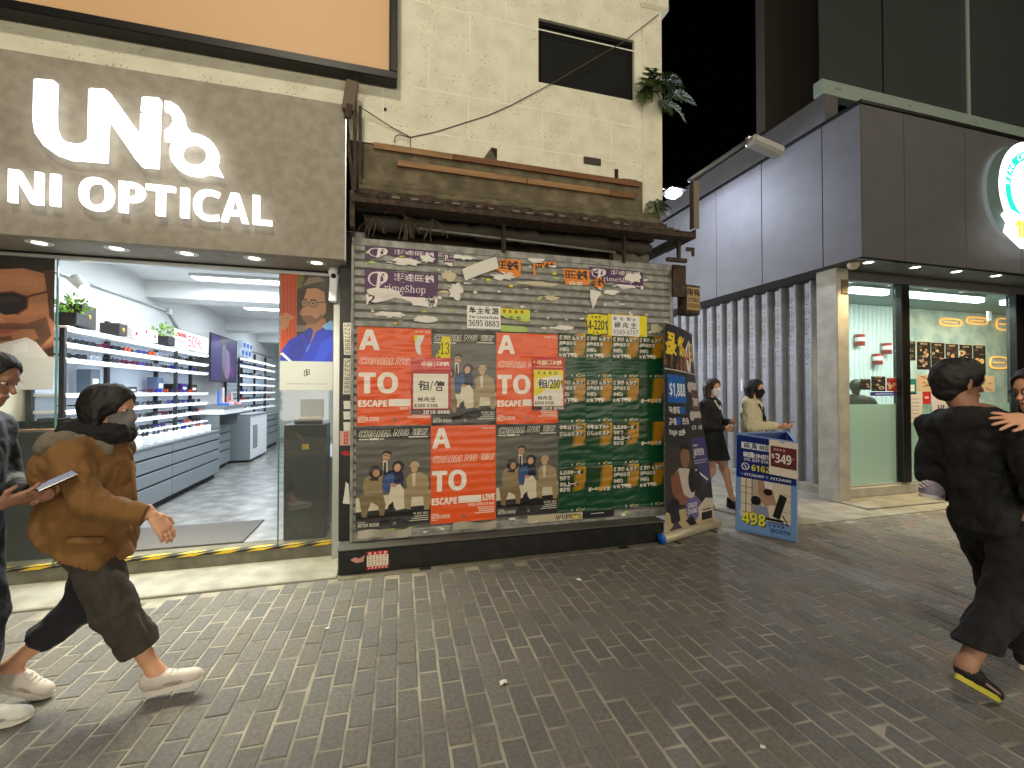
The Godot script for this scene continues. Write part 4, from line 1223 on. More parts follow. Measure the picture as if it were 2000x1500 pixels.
func pane_posters() -> void:
	# man with spectacles in a blue zip shirt, orange post behind him
	var cv := Cv.new(self, 384, 900, Color(0.74, 0.76, 0.755))
	cv.rect(0, 0, 384, 676, Color(0.20, 0.15, 0.10))
	cv.rect(0, 0, 118, 676, Color(0.74, 0.27, 0.07))
	for k in 9:
		cv.rect(8 + k * 13, 0, 4, 676, Color(0.66, 0.22, 0.05) if k % 2 else Color(0.80, 0.33, 0.10))
	cv.pts([120, 0, 170, 0, 165, 90, 120, 120], Color(0.42, 0.40, 0.18))
	cv.pts([118, 400, 240, 390, 230, 440, 118, 450], Color(0.45, 0.42, 0.38))
	# shirt
	cv.pts([0, 676, 10, 600, 60, 520, 150, 460, 230, 420, 300, 392, 360, 380, 384, 420, 384, 676], Color(0.08, 0.20, 0.72))
	cv.pts([40, 676, 70, 560, 160, 500, 180, 600, 150, 676], Color(0.06, 0.16, 0.60))
	cv.pts([240, 676, 300, 520, 384, 470, 384, 560, 320, 676], Color(0.12, 0.26, 0.80))
	cv.pts([0, 620, 20, 612, 84, 676, 60, 676], Color(0.85, 0.88, 0.93))
	# neck, head
	cv.pts([205, 520, 185, 400, 225, 330, 325, 340, 340, 395, 260, 440, 215, 545], Color(0.62, 0.42, 0.30))
	cv.pts([185, 545, 165, 450, 215, 410, 240, 440, 212, 548], Color(0.07, 0.17, 0.62))
	cv.pts([300, 400, 368, 350, 384, 360, 384, 425, 330, 425], Color(0.45, 0.68, 0.88))
	cv.pts([168, 190, 158, 260, 152, 300, 160, 345, 182, 372, 230, 380, 290, 345, 330, 290, 335, 130, 300, 95, 190, 110], Color(0.76, 0.55, 0.41))
	cv.pts([150, 270, 138, 310, 150, 322, 170, 315], Color(0.72, 0.50, 0.36))
	cv.pts([160, 322, 215, 316, 260, 340, 300, 300, 310, 330, 250, 385, 190, 385, 160, 355], Color(0.47, 0.33, 0.24))
	cv.pts([158, 332, 205, 334, 200, 344, 160, 342], Color(0.58, 0.32, 0.28))
	cv.pts([150, 130, 155, 60, 200, 10, 280, 0, 330, 20, 345, 90, 345, 210, 325, 215, 318, 130, 240, 90, 170, 105], Color(0.27, 0.24, 0.20))
	cv.pts([160, 90, 200, 25, 280, 12, 320, 40, 250, 60], Color(0.52, 0.46, 0.38))
	for q in [[172, 225, 26], [236, 225, 32]]:
		cv.ell(q[0], q[1], q[2], 30, Color(0.10, 0.08, 0.07))
		cv.ell(q[0], q[1], q[2] - 5, 25, Color(0.66, 0.52, 0.42))
		cv.ell(q[0] - 2, q[1] - 3, 10, 5, Color(0.14, 0.1, 0.09))
	cv.line(Vector2(266, 215), Vector2(330, 208), 6, Color(0.10, 0.08, 0.07))
	cv.pts([150, 195, 190, 190, 190, 198, 150, 203], Color(0.2, 0.15, 0.12))
	cv.pts([215, 190, 262, 192, 262, 200, 215, 198], Color(0.2, 0.15, 0.12))
	# raised hand
	cv.pts([0, 330, 40, 300, 90, 330, 104, 350, 70, 352, 60, 400, 30, 440, 0, 440], Color(0.70, 0.48, 0.33))
	cv.line(Vector2(10, 350), Vector2(60, 345), 5, Color(0.52, 0.33, 0.22))
	# zip
	cv.line(Vector2(212, 545), Vector2(190, 600), 5, Color(0.55, 0.65, 0.85))
	# lower white part with the crest
	cv.rect(0, 676, 384, 224, Color(0.74, 0.76, 0.755))
	cv.text("D", 172, 748, 30, 44, Color(0.14, 0.14, 0.15), "sans")
	cv.text("B", 186, 738, 30, 44, Color(0.14, 0.14, 0.15), "sans")
	cv.text("EYEWEAR by DAVID BECKHAM", 50, 846, 290, 12, Color(0.30, 0.31, 0.32), "sans")
	var t := thing("pane_poster", "poster of a man with spectacles in a royal blue zip shirt", "poster", Vector3(-0.69, 2.107, -4.536))
	part(t, "print", sheet(0.452, 1.075, 1, 1, flat), printed("blue_shirt_print", cv, 0.35))
	# close-up with dark sunglasses, torn corner folded over
	cv = Cv.new(self, 512, 700, Color(0.20, 0.10, 0.08))
	for k in 26:
		cv.ell(10 + 170 * r01(k), 300 + 260 * r01(k + 50), 14 + 16 * r01(k + 9), 18, [Color(0.55, 0.10, 0.08), Color(0.66, 0.30, 0.08), Color(0.42, 0.08, 0.12), Color(0.30, 0.10, 0.08), Color(0.60, 0.16, 0.10)][k % 5])
	# face in layers from the shaded edge to the lit cheek
	for q in [[Color(0.42, 0.25, 0.17), 0.0], [Color(0.52, 0.32, 0.22), 10.0], [Color(0.60, 0.385, 0.27), 20.0], [Color(0.66, 0.44, 0.31), 32.0]]:
		var d: float = q[1]
		cv.pts([70 + d, 40, 512, 40, 512, 470 - d, 440, 505 - d, 350, 525 - d, 285 + d * 0.6, 490 - d, 225 + d, 400, 190 + d, 340, 150 + d, 290, 95 + d, 250], q[0])
	cv.pts([90, 130, 240, 80, 380, 70, 470, 110, 470, 190, 330, 178, 235, 205, 130, 215], Color(0.70, 0.48, 0.345))
	cv.pts([120, 150, 250, 105, 390, 98, 450, 125, 440, 160, 330, 150, 230, 172, 130, 190], Color(0.73, 0.51, 0.37))
	for k in 9:
		cv.pts([0, 0, 512, 0, 512, 120 - k * 4, 470, 84 - k * 7, 380, 62 - k * 7, 240, 82 - k * 8, 100, 140 - k * 9, 0, 150 - k * 9], Color(0.16, 0.11, 0.085).lerp(Color(0.06, 0.05, 0.045), k / 8.0))
	cv.pts([466, 70, 512, 60, 512, 345, 492, 310, 482, 190], Color(0.28, 0.18, 0.125))
	cv.pts([232, 222, 262, 262, 296, 336, 268, 364, 214, 352, 196, 330, 214, 300], Color(0.74, 0.52, 0.39))
	cv.pts([240, 240, 262, 290, 256, 335, 234, 340, 236, 290], Color(0.82, 0.61, 0.47))
	cv.ell(272, 352, 22, 10, Color(0.42, 0.25, 0.18))
	# cheek, moustache, beard
	cv.pts([300, 330, 400, 318, 470, 300, 470, 360, 380, 372, 320, 362], Color(0.62, 0.40, 0.285))
	for k in 6:
		cv.pts([222 + k * 4, 368 + k * 3, 330, 350 + k * 4, 400, 352 + k * 4, 480 - k * 4, 312 + k * 10, 504, 410, 440 - k * 3, 505 - k * 4, 330, 526 - k * 4, 262 + k * 4, 482 - k * 4, 236 + k * 4, 412], Color(0.44, 0.28, 0.20).lerp(Color(0.34, 0.22, 0.16), k / 5.0))
	cv.pts([330, 388, 430, 380, 450, 430, 400, 452, 340, 436], Color(0.56, 0.37, 0.265))
	cv.pts([236, 404, 300, 386, 352, 384, 372, 392, 330, 402, 252, 420], Color(0.50, 0.27, 0.22))
	cv.pts([246, 420, 330, 404, 368, 396, 330, 420, 268, 432], Color(0.60, 0.35, 0.28))
	cv.pts([280, 450, 372, 440, 410, 456, 340, 486, 296, 480], Color(0.58, 0.39, 0.275))
	# lenses and frame
	cv.pts([120, 226, 180, 204, 206, 258, 182, 322, 140, 304], Color(0.08, 0.06, 0.08))
	cv.pts([234, 224, 290, 200, 340, 194, 400, 214, 398, 270, 360, 304, 310, 312, 262, 284], Color(0.085, 0.065, 0.085))
	cv.pts([252, 230, 330, 206, 384, 222, 360, 240, 280, 252], Color(0.20, 0.15, 0.17))
	cv.line(Vector2(180, 205), Vector2(236, 212), 12, Color(0.40, 0.19, 0.12))
	for q in [[234, 222, 290, 198], [290, 198, 342, 190], [342, 190, 402, 212], [402, 212, 400, 270], [400, 270, 360, 306], [234, 224, 262, 286]]:
		cv.line(Vector2(q[0], q[1]), Vector2(q[2], q[3]), 8, Color(0.40, 0.18, 0.115))
	cv.line(Vector2(398, 212), Vector2(512, 168), 11, Color(0.36, 0.16, 0.105))
	cv.rect(0, 525, 512, 175, Color(0.70, 0.71, 0.72))
	cv.pts([170, 530, 300, 460, 400, 425, 440, 450, 495, 530], Color(0.74, 0.74, 0.75))
	cv.pts([340, 470, 400, 440, 410, 500, 350, 515], Color(0.78, 0.78, 0.80))
	cv.text("EYEWEAR by DAVID BECKHAM", 150, 655, 240, 12, Color(0.45, 0.46, 0.47), "sans")
	t = thing("pane_poster", "close-up poster of a bearded face in dark sunglasses on the left pane", "poster", Vector3(-2.985, 2.107, -4.536))
	part(t, "print", sheet(0.80, 1.07, 1, 1, flat), printed("sunglass_face_print", cv, 0.35))
	# yellow notice low on the left pane
	var yn := thing("yellow_notice", "small yellow notice stuck low on the glass edge", "notice", Vector3(-2.50, 1.13, -4.60))
	part(yn, "card", cbox(Vector3(0.13, 0.12, 0.003), 0.001), M("notice_yellow", Color(0.85, 0.80, 0.10), 0.5))

# ---------------------------------------------------------------- bills and posters on the shutter
const PZ := -4.229

func pasted(w: float, h: float, sd: int, amp := 0.004) -> ArrayMesh:
	var n := noise(1.0, 3, sd)
	var f := func(u: float, v: float) -> Vector3:
		var a := n.get_noise_2d(u * w * 3.0, v * h * 16.0) * amp + n.get_noise_2d(u * w * 14.0 + 50.0, v * h * 20.0) * amp * 0.45
		a += 0.0010 * sin(v * h / 0.0755 * TAU)
		return Vector3(0, 0, a)
	return sheet(w, h, maxi(4, int(w / 0.035)), maxi(4, int(h / 0.016)), f)

func cut(poly: Array, w: float, h: float, sd: int, amp := 0.004) -> ArrayMesh:
	# a torn piece of paper: outline in parts of its width and height, from the top left
	var p := PackedVector2Array()
	var r := RandomNumberGenerator.new()
	r.seed = sd
	for i in range(0, poly.size() - 1, 2):
		p.append(Vector2(poly[i], poly[i + 1]))
	var q := PackedVector2Array()
	for i in p.size():
		q.append(p[i])
		var m := p[i].lerp(p[(i + 1) % p.size()], r.randf_range(0.4, 0.6))
		var inset := 0.0 if (m.x < 0.01 or m.x > 0.99 or m.y < 0.01 or m.y > 0.99) else r.randf_range(-0.03, 0.03)
		q.append(m + Vector2(inset, inset))
	var ix := Geometry2D.triangulate_polygon(q)
	if ix.is_empty():
		q = p
		ix = Geometry2D.triangulate_polygon(q)
	var n := noise(2.5, 2, sd)
	var st := SurfaceTool.new()
	st.begin(Mesh.PRIMITIVE_TRIANGLES)
	st.set_smooth_group(0)
	for k in range(0, ix.size(), 3):
		var a := q[ix[k]]
		var b := q[ix[k + 1]]
		var c := q[ix[k + 2]]
		if (b - a).cross(c - a) < 0:
			var t := b
			b = c
			c = t
		for g in [a, b, c]:
			st.set_uv(g)
			st.add_vertex(Vector3((g.x - 0.5) * w, (0.5 - g.y) * h, n.get_noise_2d(g.x * w * 10.0, g.y * h * 14.0) * amp))
	st.generate_normals()
	return st.commit()

func blobs(cv: Cv, count: int, x: float, y: float, size: float, gap: float, c: Color, sd: int, shade := Color(0, 0, 0, 0)) -> void:
	# lettering too small to read: dense brush marks
	var r := RandomNumberGenerator.new()
	r.seed = sd
	for i in count:
		var ox := x + i * (size + gap)
		if shade.a > 0:
			cv.rect(ox - 1 + size * 0.08, y + size * 0.1, size + 3, size, shade)
	for i in count:
		var ox := x + i * (size + gap)
		for k in 4:
			var yy := y + size * (0.08 + k * 0.26)
			if r.randf() < 0.85:
				cv.rect(ox + size * r.randf_range(0, 0.2), yy, size * r.randf_range(0.6, 0.95), size * 0.16, c)
		for k in 3:
			if r.randf() < 0.7:
				cv.rect(ox + size * (0.1 + k * 0.34), y + size * r.randf_range(0, 0.3), size * 0.16, size * r.randf_range(0.5, 0.9), c)

func heavy(cv: Cv, s: String, x: float, y: float, w: float, h: float, c: Color, t: float) -> void:
	for d in [Vector2(-t, 0), Vector2(t, 0), Vector2(0, 0), Vector2(0, t), Vector2(0, -t)]:
		cv.text(s, x + d.x, y + d.y, w, h, c)

func outline_text(cv: Cv, s: String, x: float, y: float, w: float, h: float, line: Color, fill: Color, t: float) -> void:
	for d in [Vector2(-t, 0), Vector2(t, 0), Vector2(0, -t), Vector2(0, t), Vector2(-t, -t), Vector2(t, t), Vector2(t, -t), Vector2(-t, t)]:
		cv.text(s, x + d.x, y + d.y, w, h, line, "sans_bold", 0.25)
	cv.text(s, x, y, w, h, fill, "sans_bold", 0.25)

func orange_print() -> StandardMaterial3D:
	var bg := Color(0.87, 0.33, 0.10)
	var wh := Color(0.90, 0.87, 0.83)
	var cv := Cv.new(self, 512, 740, bg)
	heavy(cv, "A", 14, 22, 134, 146, wh, 4)
	outline_text(cv, "CHARM", 14, 232, 215, 46, wh, bg, 3)
	outline_text(cv, "NG", 262, 228, 90, 46, wh, bg, 3)
	outline_text(cv, "WAY", 388, 226, 105, 44, wh, bg, 3)
	cv.rect(240, 268, 8, 8, wh)
	heavy(cv, "TO", 14, 342, 260, 152, wh, 4)
	heavy(cv, "ESCAPE", 10, 548, 192, 50, wh, 2)
	cv.rect(214, 541, 182, 54, wh)
	heavy(cv, "LIVE", 409, 540, 93, 46, wh, 2)
	cv.text("MUSIC ZONE 9:15 MAX", 292, 602, 210, 20, wh)
	cv.rect(8, 664, 50, 5, wh)
	cv.text("METER ROOM", 8, 674, 140, 30, wh)
	cv.rect(8, 710, 46, 4, wh)
	cv.text("19 DEC 2021", 395, 16, 108, 14, wh)
	for k in 4:
		cv.rect(360 - (40 if k == 3 else 0) + k * 8, 634 + k * 14, 142 + (40 if k == 3 else 0) - k * 8, 6, wh)
	cv.rect(246, 682, 22, 24, Color(0.5, 0.4, 0.4))
	return printed("orange_poster_print", cv, 0.30)

func dark_print() -> StandardMaterial3D:
	var cv := Cv.new(self, 512, 740, Color(0.27, 0.26, 0.235))
	var wh := Color(0.86, 0.84, 0.78)
	var dk := Color(0.16, 0.155, 0.145)
	for k in 60:
		var c := Color(0.31, 0.305, 0.28).lerp(Color(0.38, 0.37, 0.335), 0.5 + 0.5 * sin(k * 0.35) * r01(k))
		cv.rect(0, 95 + k * 7, 512, 7, c)
	cv.rect(0, 0, 512, 80, dk)
	outline_text(cv, "CHARM", 18, 26, 200, 44, wh, dk, 3)
	outline_text(cv, "NG", 252, 22, 96, 44, wh, dk, 3)
	outline_text(cv, "WAY", 382, 20, 100, 42, wh, dk, 3)
	cv.rect(228, 60, 8, 8, wh)
	cv.rect(16, 84, 66, 8, wh)
	cv.rect(88, 80, 64, 14, wh)
	cv.rect(158, 84, 30, 8, wh)
	cv.rect(356, 74, 140, 8, wh)
	# seat and floor
	cv.pts([0, 505, 60, 500, 512, 480, 512, 590, 0, 610], Color(0.78, 0.75, 0.66))
	cv.pts([0, 606, 512, 585, 512, 660, 0, 672], Color(0.07, 0.06, 0.06))
	cv.rect(0, 660, 512, 80, Color(0.20, 0.195, 0.185))
	# man standing behind: grey jacket, tie, cap, spectacles
	cv.pts([120, 300, 160, 240, 210, 235, 245, 250, 262, 300, 260, 400, 130, 400], Color(0.36, 0.34, 0.30))
	cv.pts([178, 245, 212, 240, 212, 340, 190, 360], Color(0.80, 0.78, 0.72))
	cv.pts([188, 258, 202, 256, 204, 345, 196, 360, 186, 345], Color(0.05, 0.05, 0.05))
	cv.ell(204, 215, 26, 34, Color(0.72, 0.56, 0.44))
	cv.pts([176, 200, 180, 178, 210, 168, 240, 182, 240, 212, 230, 200, 200, 190], Color(0.06, 0.05, 0.05))
	cv.line(Vector2(186, 206), Vector2(228, 214), 4, Color(0.06, 0.05, 0.05))
	cv.line(Vector2(196, 236), Vector2(214, 238), 5, Color(0.15, 0.10, 0.08))
	# long haired sitter left in khaki
	cv.pts([55, 370, 100, 340, 170, 350, 185, 460, 170, 500, 60, 500, 45, 440], Color(0.55, 0.48, 0.35))
	cv.pts([20, 500, 90, 470, 180, 480, 200, 560, 190, 640, 160, 640, 150, 570, 100, 540, 80, 600, 70, 650, 40, 640, 30, 560], Color(0.47, 0.40, 0.28))
	cv.ell(130, 326, 46, 46, Color(0.09, 0.06, 0.05))
	cv.ell(136, 334, 24, 26, Color(0.70, 0.52, 0.40), 0.3)
	cv.pts([90, 370, 150, 368, 150, 388, 96, 384], Color(0.09, 0.06, 0.05))
	# middle sitter in blue shirt, white trousers
	cv.pts([180, 370, 215, 320, 300, 310, 325, 360, 320, 440, 300, 490, 200, 470, 176, 440], Color(0.09, 0.09, 0.22))
	cv.pts([178, 400, 200, 345, 250, 335, 262, 380, 240, 450, 200, 480, 180, 460], Color(0.18, 0.30, 0.50))
	cv.pts([235, 430, 300, 420, 330, 470, 335, 600, 270, 610, 255, 540, 225, 580, 222, 500], Color(0.80, 0.77, 0.69))
	cv.ell(252, 426, 22, 14, Color(0.70, 0.50, 0.38), 0.2)
	cv.ell(286, 292, 42, 42, Color(0.08, 0.06, 0.05))
	cv.ell(280, 300, 23, 30, Color(0.75, 0.58, 0.46), 0.15)
	cv.pts([220, 570, 250, 545, 262, 620, 230, 690, 160, 690, 170, 650, 205, 640], Color(0.06, 0.05, 0.05))
	cv.pts([268, 615, 300, 605, 312, 680, 268, 684], Color(0.07, 0.06, 0.05))
	# right sitter in beige suit and hat
	cv.pts([340, 380, 370, 345, 440, 340, 490, 370, 505, 440, 470, 470, 350, 470], Color(0.60, 0.53, 0.40))
	cv.pts([380, 350, 408, 345, 404, 440, 388, 445], Color(0.78, 0.74, 0.64))
	cv.pts([325, 460, 400, 440, 500, 450, 512, 520, 505, 620, 470, 620, 460, 520, 380, 520, 372, 620, 330, 620], Color(0.57, 0.50, 0.37))
	cv.ell(398, 312, 24, 30, Color(0.74, 0.57, 0.45))
	cv.ell(400, 292, 40, 12, Color(0.66, 0.58, 0.43))
	cv.pts([372, 292, 376, 265, 402, 258, 428, 266, 430, 292], Color(0.70, 0.62, 0.47))
	cv.pts([330, 600, 372, 610, 400, 640, 330, 648], Color(0.06, 0.05, 0.05))
	cv.text("METER ROOM", 14, 690, 140, 26, wh)
	cv.rect(14, 680, 50, 4, wh)
	cv.text("19 DEC 2021", 390, 634, 108, 18, wh)
	for k in 3:
		cv.rect(400 - k * 18, 660 + k * 15, 98 + k * 18, 5, wh)
	cv.rect(252, 692, 20, 22, Color(0.5, 0.5, 0.48))
	return printed("band_poster_print", cv, 0.32)

func green_print(kind: int) -> StandardMaterial3D:
	var cv := Cv.new(self, 208, 300, Color(0.03, 0.15, 0.09))
	for k in 50:
		cv.rect(0, k * 6, 208, 6, Color(0.12, 0.22, 0.09).lerp(Color(0.05, 0.26, 0.16), clampf(k / 34.0, 0, 1)))
	# gold beam
	for k in 12:
		var c := Color(0.36, 0.36, 0.08).lerp(Color(0.66, 0.47, 0.10), k / 11.0)
		cv.pts([150 - 30 + k * 2.2, 0, 208 + 10, 0, 208, 60 + k * 3, 200 - k * 3, 150, 104 + k * 2.4, 170 - k * 2], c)
	cv.pts([180, 0, 208, 0, 208, 40, 196, 12], Color(0.72, 0.62, 0.10))
	cv.pts([208, 170, 200, 220, 170, 262, 208, 236], Color(0.05, 0.30, 0.17))
	var wh := Color(0.88, 0.86, 0.80)
	var sh := Color(0.05, 0.05, 0.03)
	match kind:
		0:
			blobs(cv, 3, 8, 16, 27, 2, wh, 5, sh)
			blobs(cv, 3, 106, 16, 27, 2, wh, 6, sh)
			blobs(cv, 5, 8, 54, 25, 1, wh, 7, sh)
			blobs(cv, 3, 6, 96, 25, 1, wh, 8, sh)
			blobs(cv, 2, 6, 132, 27, 1, wh, 9, sh)
			cv.rect(62, 134, 80, 29, sh)
			cv.han("下平安", 64, 134, 25, 2, 5.5, wh)
		1:
			cv.rect(9, 14, 180, 30, sh)
			cv.han("今年", 8, 14, 27, 3, 5.5, wh)
			blobs(cv, 1, 70, 14, 27, 2, wh, 15, sh)
			cv.han("了", 100, 14, 27, 3, 5.5, wh)
			blobs(cv, 2, 130, 14, 27, 2, wh, 16, sh)
			blobs(cv, 6, 8, 58, 28, 2, wh, 17, sh)
		2:
			blobs(cv, 4, 8, 20, 26, 1, wh, 25, sh)
			cv.rect(118, 22, 70, 28, sh)
			cv.han("一", 118, 20, 26, 2, 5.5, wh)
			blobs(cv, 1, 146, 20, 28, 1, wh, 26, sh)
			blobs(cv, 3, 8, 58, 25, 1, wh, 27, sh)
			cv.rect(9, 98, 140, 30, sh)
			blobs(cv, 2, 8, 98, 26, 2, wh, 28, sh)
			cv.han("上一", 64, 98, 25, 2, 5.5, wh)
			blobs(cv, 1, 118, 98, 26, 2, wh, 29, sh)
			blobs(cv, 3, 8, 134, 26, 1, wh, 30, sh)
		3:
			blobs(cv, 1, 18, 142, 26, 2, wh, 35)
			cv.han("一", 46, 142, 24, 2, 6, wh)
			blobs(cv, 1, 74, 142, 26, 2, wh, 36)
			blobs(cv, 1, 100, 138, 34, 2, Color(0.90, 0.66, 0.25), 37)
			blobs(cv, 2, 136, 142, 26, 1, wh, 38)
	cv.ell(12, 286, 5, 5, Color(0.42, 0.52, 0.44))
	cv.rect(20, 283, 66, 5, Color(0.36, 0.46, 0.38))
	if kind != 3:
		blobs(cv, 1, 96, 277, 15, 2, wh, 40)
		blobs(cv, 1, 134, 277, 15, 2, wh, 41)
		blobs(cv, 1, 150, 272, 22, 2, Color(0.88, 0.66, 0.30), 42)
		blobs(cv, 2, 172, 277, 15, 1, wh, 43)
	return printed("green_poster_print%d" % kind, cv, 0.30)

func bill(n: String, label: String, cat: String, x0: float, x1: float, y0: float, y1: float, m: Material, sd: int, lift := 0.0, amp := 0.003, group := "", rot := 0.0) -> Node3D:
	var t := thing(n, label, cat, Vector3((x0 + x1) / 2, (y0 + y1) / 2, PZ + lift), 0.0, group)
	t.rotation.z = rot
	part(t, "paper", pasted(x1 - x0, y1 - y0, sd, amp), m)
	return t

func scrap(poly: Array, x0: float, x1: float, y0: float, y1: float, m: Material, label: String, sd: int, lift := 0.0, amp := 0.006, group := "") -> Node3D:
	var t := thing("torn_bill", label, "torn paper", Vector3((x0 + x1) / 2, (y0 + y1) / 2, PZ + lift), 0.0, group)
	part(t, "paper", cut(poly, x1 - x0, y1 - y0, sd, amp), m)
	return t

func posters() -> void:
	var og := orange_print()
	var dk := dark_print()
	bill("orange_poster", "crinkled orange concert poster half under a red lease board, upper row by the pilaster", "poster", -0.231, 0.421, 1.250, 2.135, og, 1, 0.0, 0.007)
	bill("band_poster", "grey band poster partly covered by a yellow strip, upper row", "poster", 0.424, 1.041, 1.240, 2.118, dk, 2, 0.001, 0.004)
	bill("orange_poster", "orange concert poster covered by a lease board with yellow overpaste", "poster", 1.044, 1.680, 1.240, 2.128, og, 3, 0.0, 0.005)
	bill("band_poster", "uncovered grey band poster next to the black pilaster, lower row", "poster", -0.236, 0.416, 0.320, 1.238, dk, 4, 0.001, 0.003)
	bill("orange_poster", "uncovered orange concert poster in the lower row between two band posters", "poster", 0.419, 1.037, 0.330, 1.237, og, 5, 0.002, 0.002)
	bill("band_poster", "uncovered grey band poster beside the green bills, lower row", "poster", 1.044, 1.680, 0.342, 1.238, dk, 6, 0.001, 0.003)
	var gx := [1.685, 1.984, 2.285, 2.597, 2.897]
	var gy := [2.150, 1.698, 1.236, 0.795, 0.336]
	var gk := [[0, 0, 0, 0], [0, 0, 0, 3], [1, 1, 2, 3], [2, 3, 0, 0]]
	var gm := [green_print(0), green_print(1), green_print(2), green_print(3)]
	var rows := ["top row", "second row", "third row", "bottom row"]
	var cols := ["first column beside the band posters", "second column from the band posters", "third column from the band posters", "last column at the roll-up banner"]
	for j in 4:
		for i in 4:
			bill("green_poster", "small green and gold lettered bill, %s, %s" % [rows[j], cols[i]], "poster", gx[i] + 0.001, gx[i + 1], gy[j + 1], gy[j] - 0.002, gm[gk[j][i]], 20 + j * 4 + i, 0.0005 * i, 0.006, "green bills pasted in a grid")
	# purple agency stickers
	var pu := Color(0.29, 0.16, 0.33)
	var wh := Color(0.88, 0.85, 0.84)
	var cv := Cv.new(self, 512, 300, pu)
	cv.han("澎達旺舖", 205, 22, 58, 14, 6, wh)
	cv.ell(78, 82, 56, 60, wh)
	cv.ell(80, 84, 47, 52, pu)
	cv.text("P", 62, 20, 84, 150, wh, "serif_bold", 0.1)
	cv.text("rimeShop", 130, 118, 290, 80, wh, "serif", 0.05)
	cv.rect(0, 215, 512, 85, wh)
	cv.text("2", 24, 215, 46, 75, Color(0.15, 0.13, 0.15), "sans_bold")
	cv.text("55", 420, 200, 70, 40, Color(0.15, 0.13, 0.15), "sans_bold")
	cv.han("售", 440, 238, 46, 0, 7, Color(0.15, 0.13, 0.15))
	var pm := printed("purple_sticker_print", cv, 0.45)
	scrap([0, 0, 1, 0.03, 1, 0.62, 0.93, 0.66, 1.0, 0.74, 0.98, 0.95, 0.9, 1.0, 0.64, 0.96, 0.62, 0.85, 0.5, 0.78, 0.36, 0.80, 0.02, 1.0, 0.0, 0.6], -0.171, 0.481, 2.335, 2.66, pm, "purple agency sticker with white serif lettering, torn along its foot", 70, 0.002)
	scrap([0, 0, 1, 0.0, 1, 0.55, 0.86, 0.60, 0.7, 0.42, 0.6, 0.44, 0.55, 0.30, 0.40, 0.42, 0.30, 0.28, 0.18, 0.5, 0.0, 0.62], -0.171, 0.481, 2.665, 2.868, pm, "upper purple agency sticker torn to shreds near the head rail", 71, 0.002)
	scrap([0, 0, 0.9, 0.02, 1, 0.1, 1, 0.9, 0.8, 0.85, 0.6, 0.95, 0.45, 0.62, 0.3, 0.7, 0.12, 0.5, 0, 0.55], 2.027, 2.657, 2.62, 2.842, pm, "purple agency sticker torn diagonally near the alley corner", 72, 0.0)
	scrap([0, 0, 0.7, 0.0, 1, 0.3, 0.6, 0.6, 0.5, 1.0, 0.1, 0.8], 0.52, 0.70, 2.74, 2.85, pm, "little purple sticker remnant beside the torn agency stickers", 73, 0.0)
	# orange characters
	cv = Cv.new(self, 256, 180, Color(0.86, 0.50, 0.14))
	cv.han("旺舖", 30, 22, 88, 20, 11, Color(0.10, 0.08, 0.06))
	cv.text("98", 60, 140, 130, 60, Color(0.85, 0.82, 0.76), "sans_bold")
	var om := printed("orange_sticker_print", cv, 0.5)
	scrap([0.35, 0, 1, 0, 1, 1, 0.5, 0.95, 0.2, 0.75, 0, 0.6], 1.0, 1.29, 2.685, 2.85, om, "orange sticker with black characters, its left half peeled away", 74, 0.003)
	scrap([0, 0.1, 1, 0.0, 0.98, 0.2, 0.5, 0.32, 0.16, 0.35, 0.12, 0.9, 0, 0.95], 1.42, 1.66, 2.70, 2.86, om, "orange sticker reduced to a strip near the head rail", 75, 0.002)
	scrap([0, 0.05, 1, 0, 1, 0.9, 0.6, 0.98, 0.1, 1.0], 1.734, 2.03, 2.64, 2.81, om, "complete orange sticker with two black characters", 76, 0.003)
	scrap([0.1, 0.2, 0.7, 0, 1, 0.35, 0.7, 1.0, 0.3, 0.7], 2.03, 2.20, 2.60, 2.74, om, "folded flap of orange sticker hanging over the purple one", 77, 0.015, 0.02)
	# curled white flaps
	var pw := M("paper_white")
	var flap := thing("paper_flap", "big white paper flap curling off the shutter", "torn paper", Vector3(0.89, 2.705, PZ + 0.02))
	var fst := func(u: float, v: float) -> Vector3:
		return Vector3(0, 0.05 * u, 0.05 * sin(u * 2.6 + 0.4) * (1.0 - 0.4 * v))
	part(flap, "paper", sheet(0.36, 0.11, 12, 4, fst), pw).rotation.z = 0.28
	scrap([0, 0, 1, 0.08, 0.7, 0.4, 0.25, 1.0, 0.0, 0.3], 2.03, 2.16, 2.40, 2.60, pw, "long white paper tongue hanging below the purple sticker", 78, 0.012, 0.02)
	# lease notices
	cv = Cv.new(self, 330, 220, Color(0.90, 0.89, 0.88))
	cv.han("業主放盤", 24, 16, 56, 18, 8, Color(0.1, 0.1, 0.1))
	cv.text("For Lease/Sale", 26, 94, 280, 28, Color(0.12, 0.12, 0.12))
	cv.text("3695 0883", 14, 138, 300, 60, Color(0.08, 0.08, 0.08), "serif_bold")
	bill("lease_notice", "white lease notice with black serif telephone number above the band poster", "notice", 0.755, 1.086, 2.158, 2.378, printed("lease_print1", cv, 0.5), 80, 0.006, 0.002)
	cv = Cv.new(self, 330, 220, Color(0.88, 0.87, 0.87))
	cv.han("旺", 26, 20, 34, 0, 5, Color(0.3, 0.3, 0.32))
	blobs(cv, 1, 100, 20, 34, 0, Color(0.3, 0.3, 0.32), 3)
	cv.han("租", 180, 20, 34, 0, 5, Color(0.3, 0.3, 0.32))
	cv.text("/", 222, 18, 16, 38, Color(0.3, 0.3, 0.32), "sans")
	blobs(cv, 1, 244, 20, 34, 0, Color(0.3, 0.3, 0.32), 4)
	cv.han("黎先生", 40, 76, 58, 36, 8, Color(0.15, 0.15, 0.17))
	cv.text("9349-9797", 20, 154, 290, 54, Color(0.2, 0.2, 0.22), "sans")
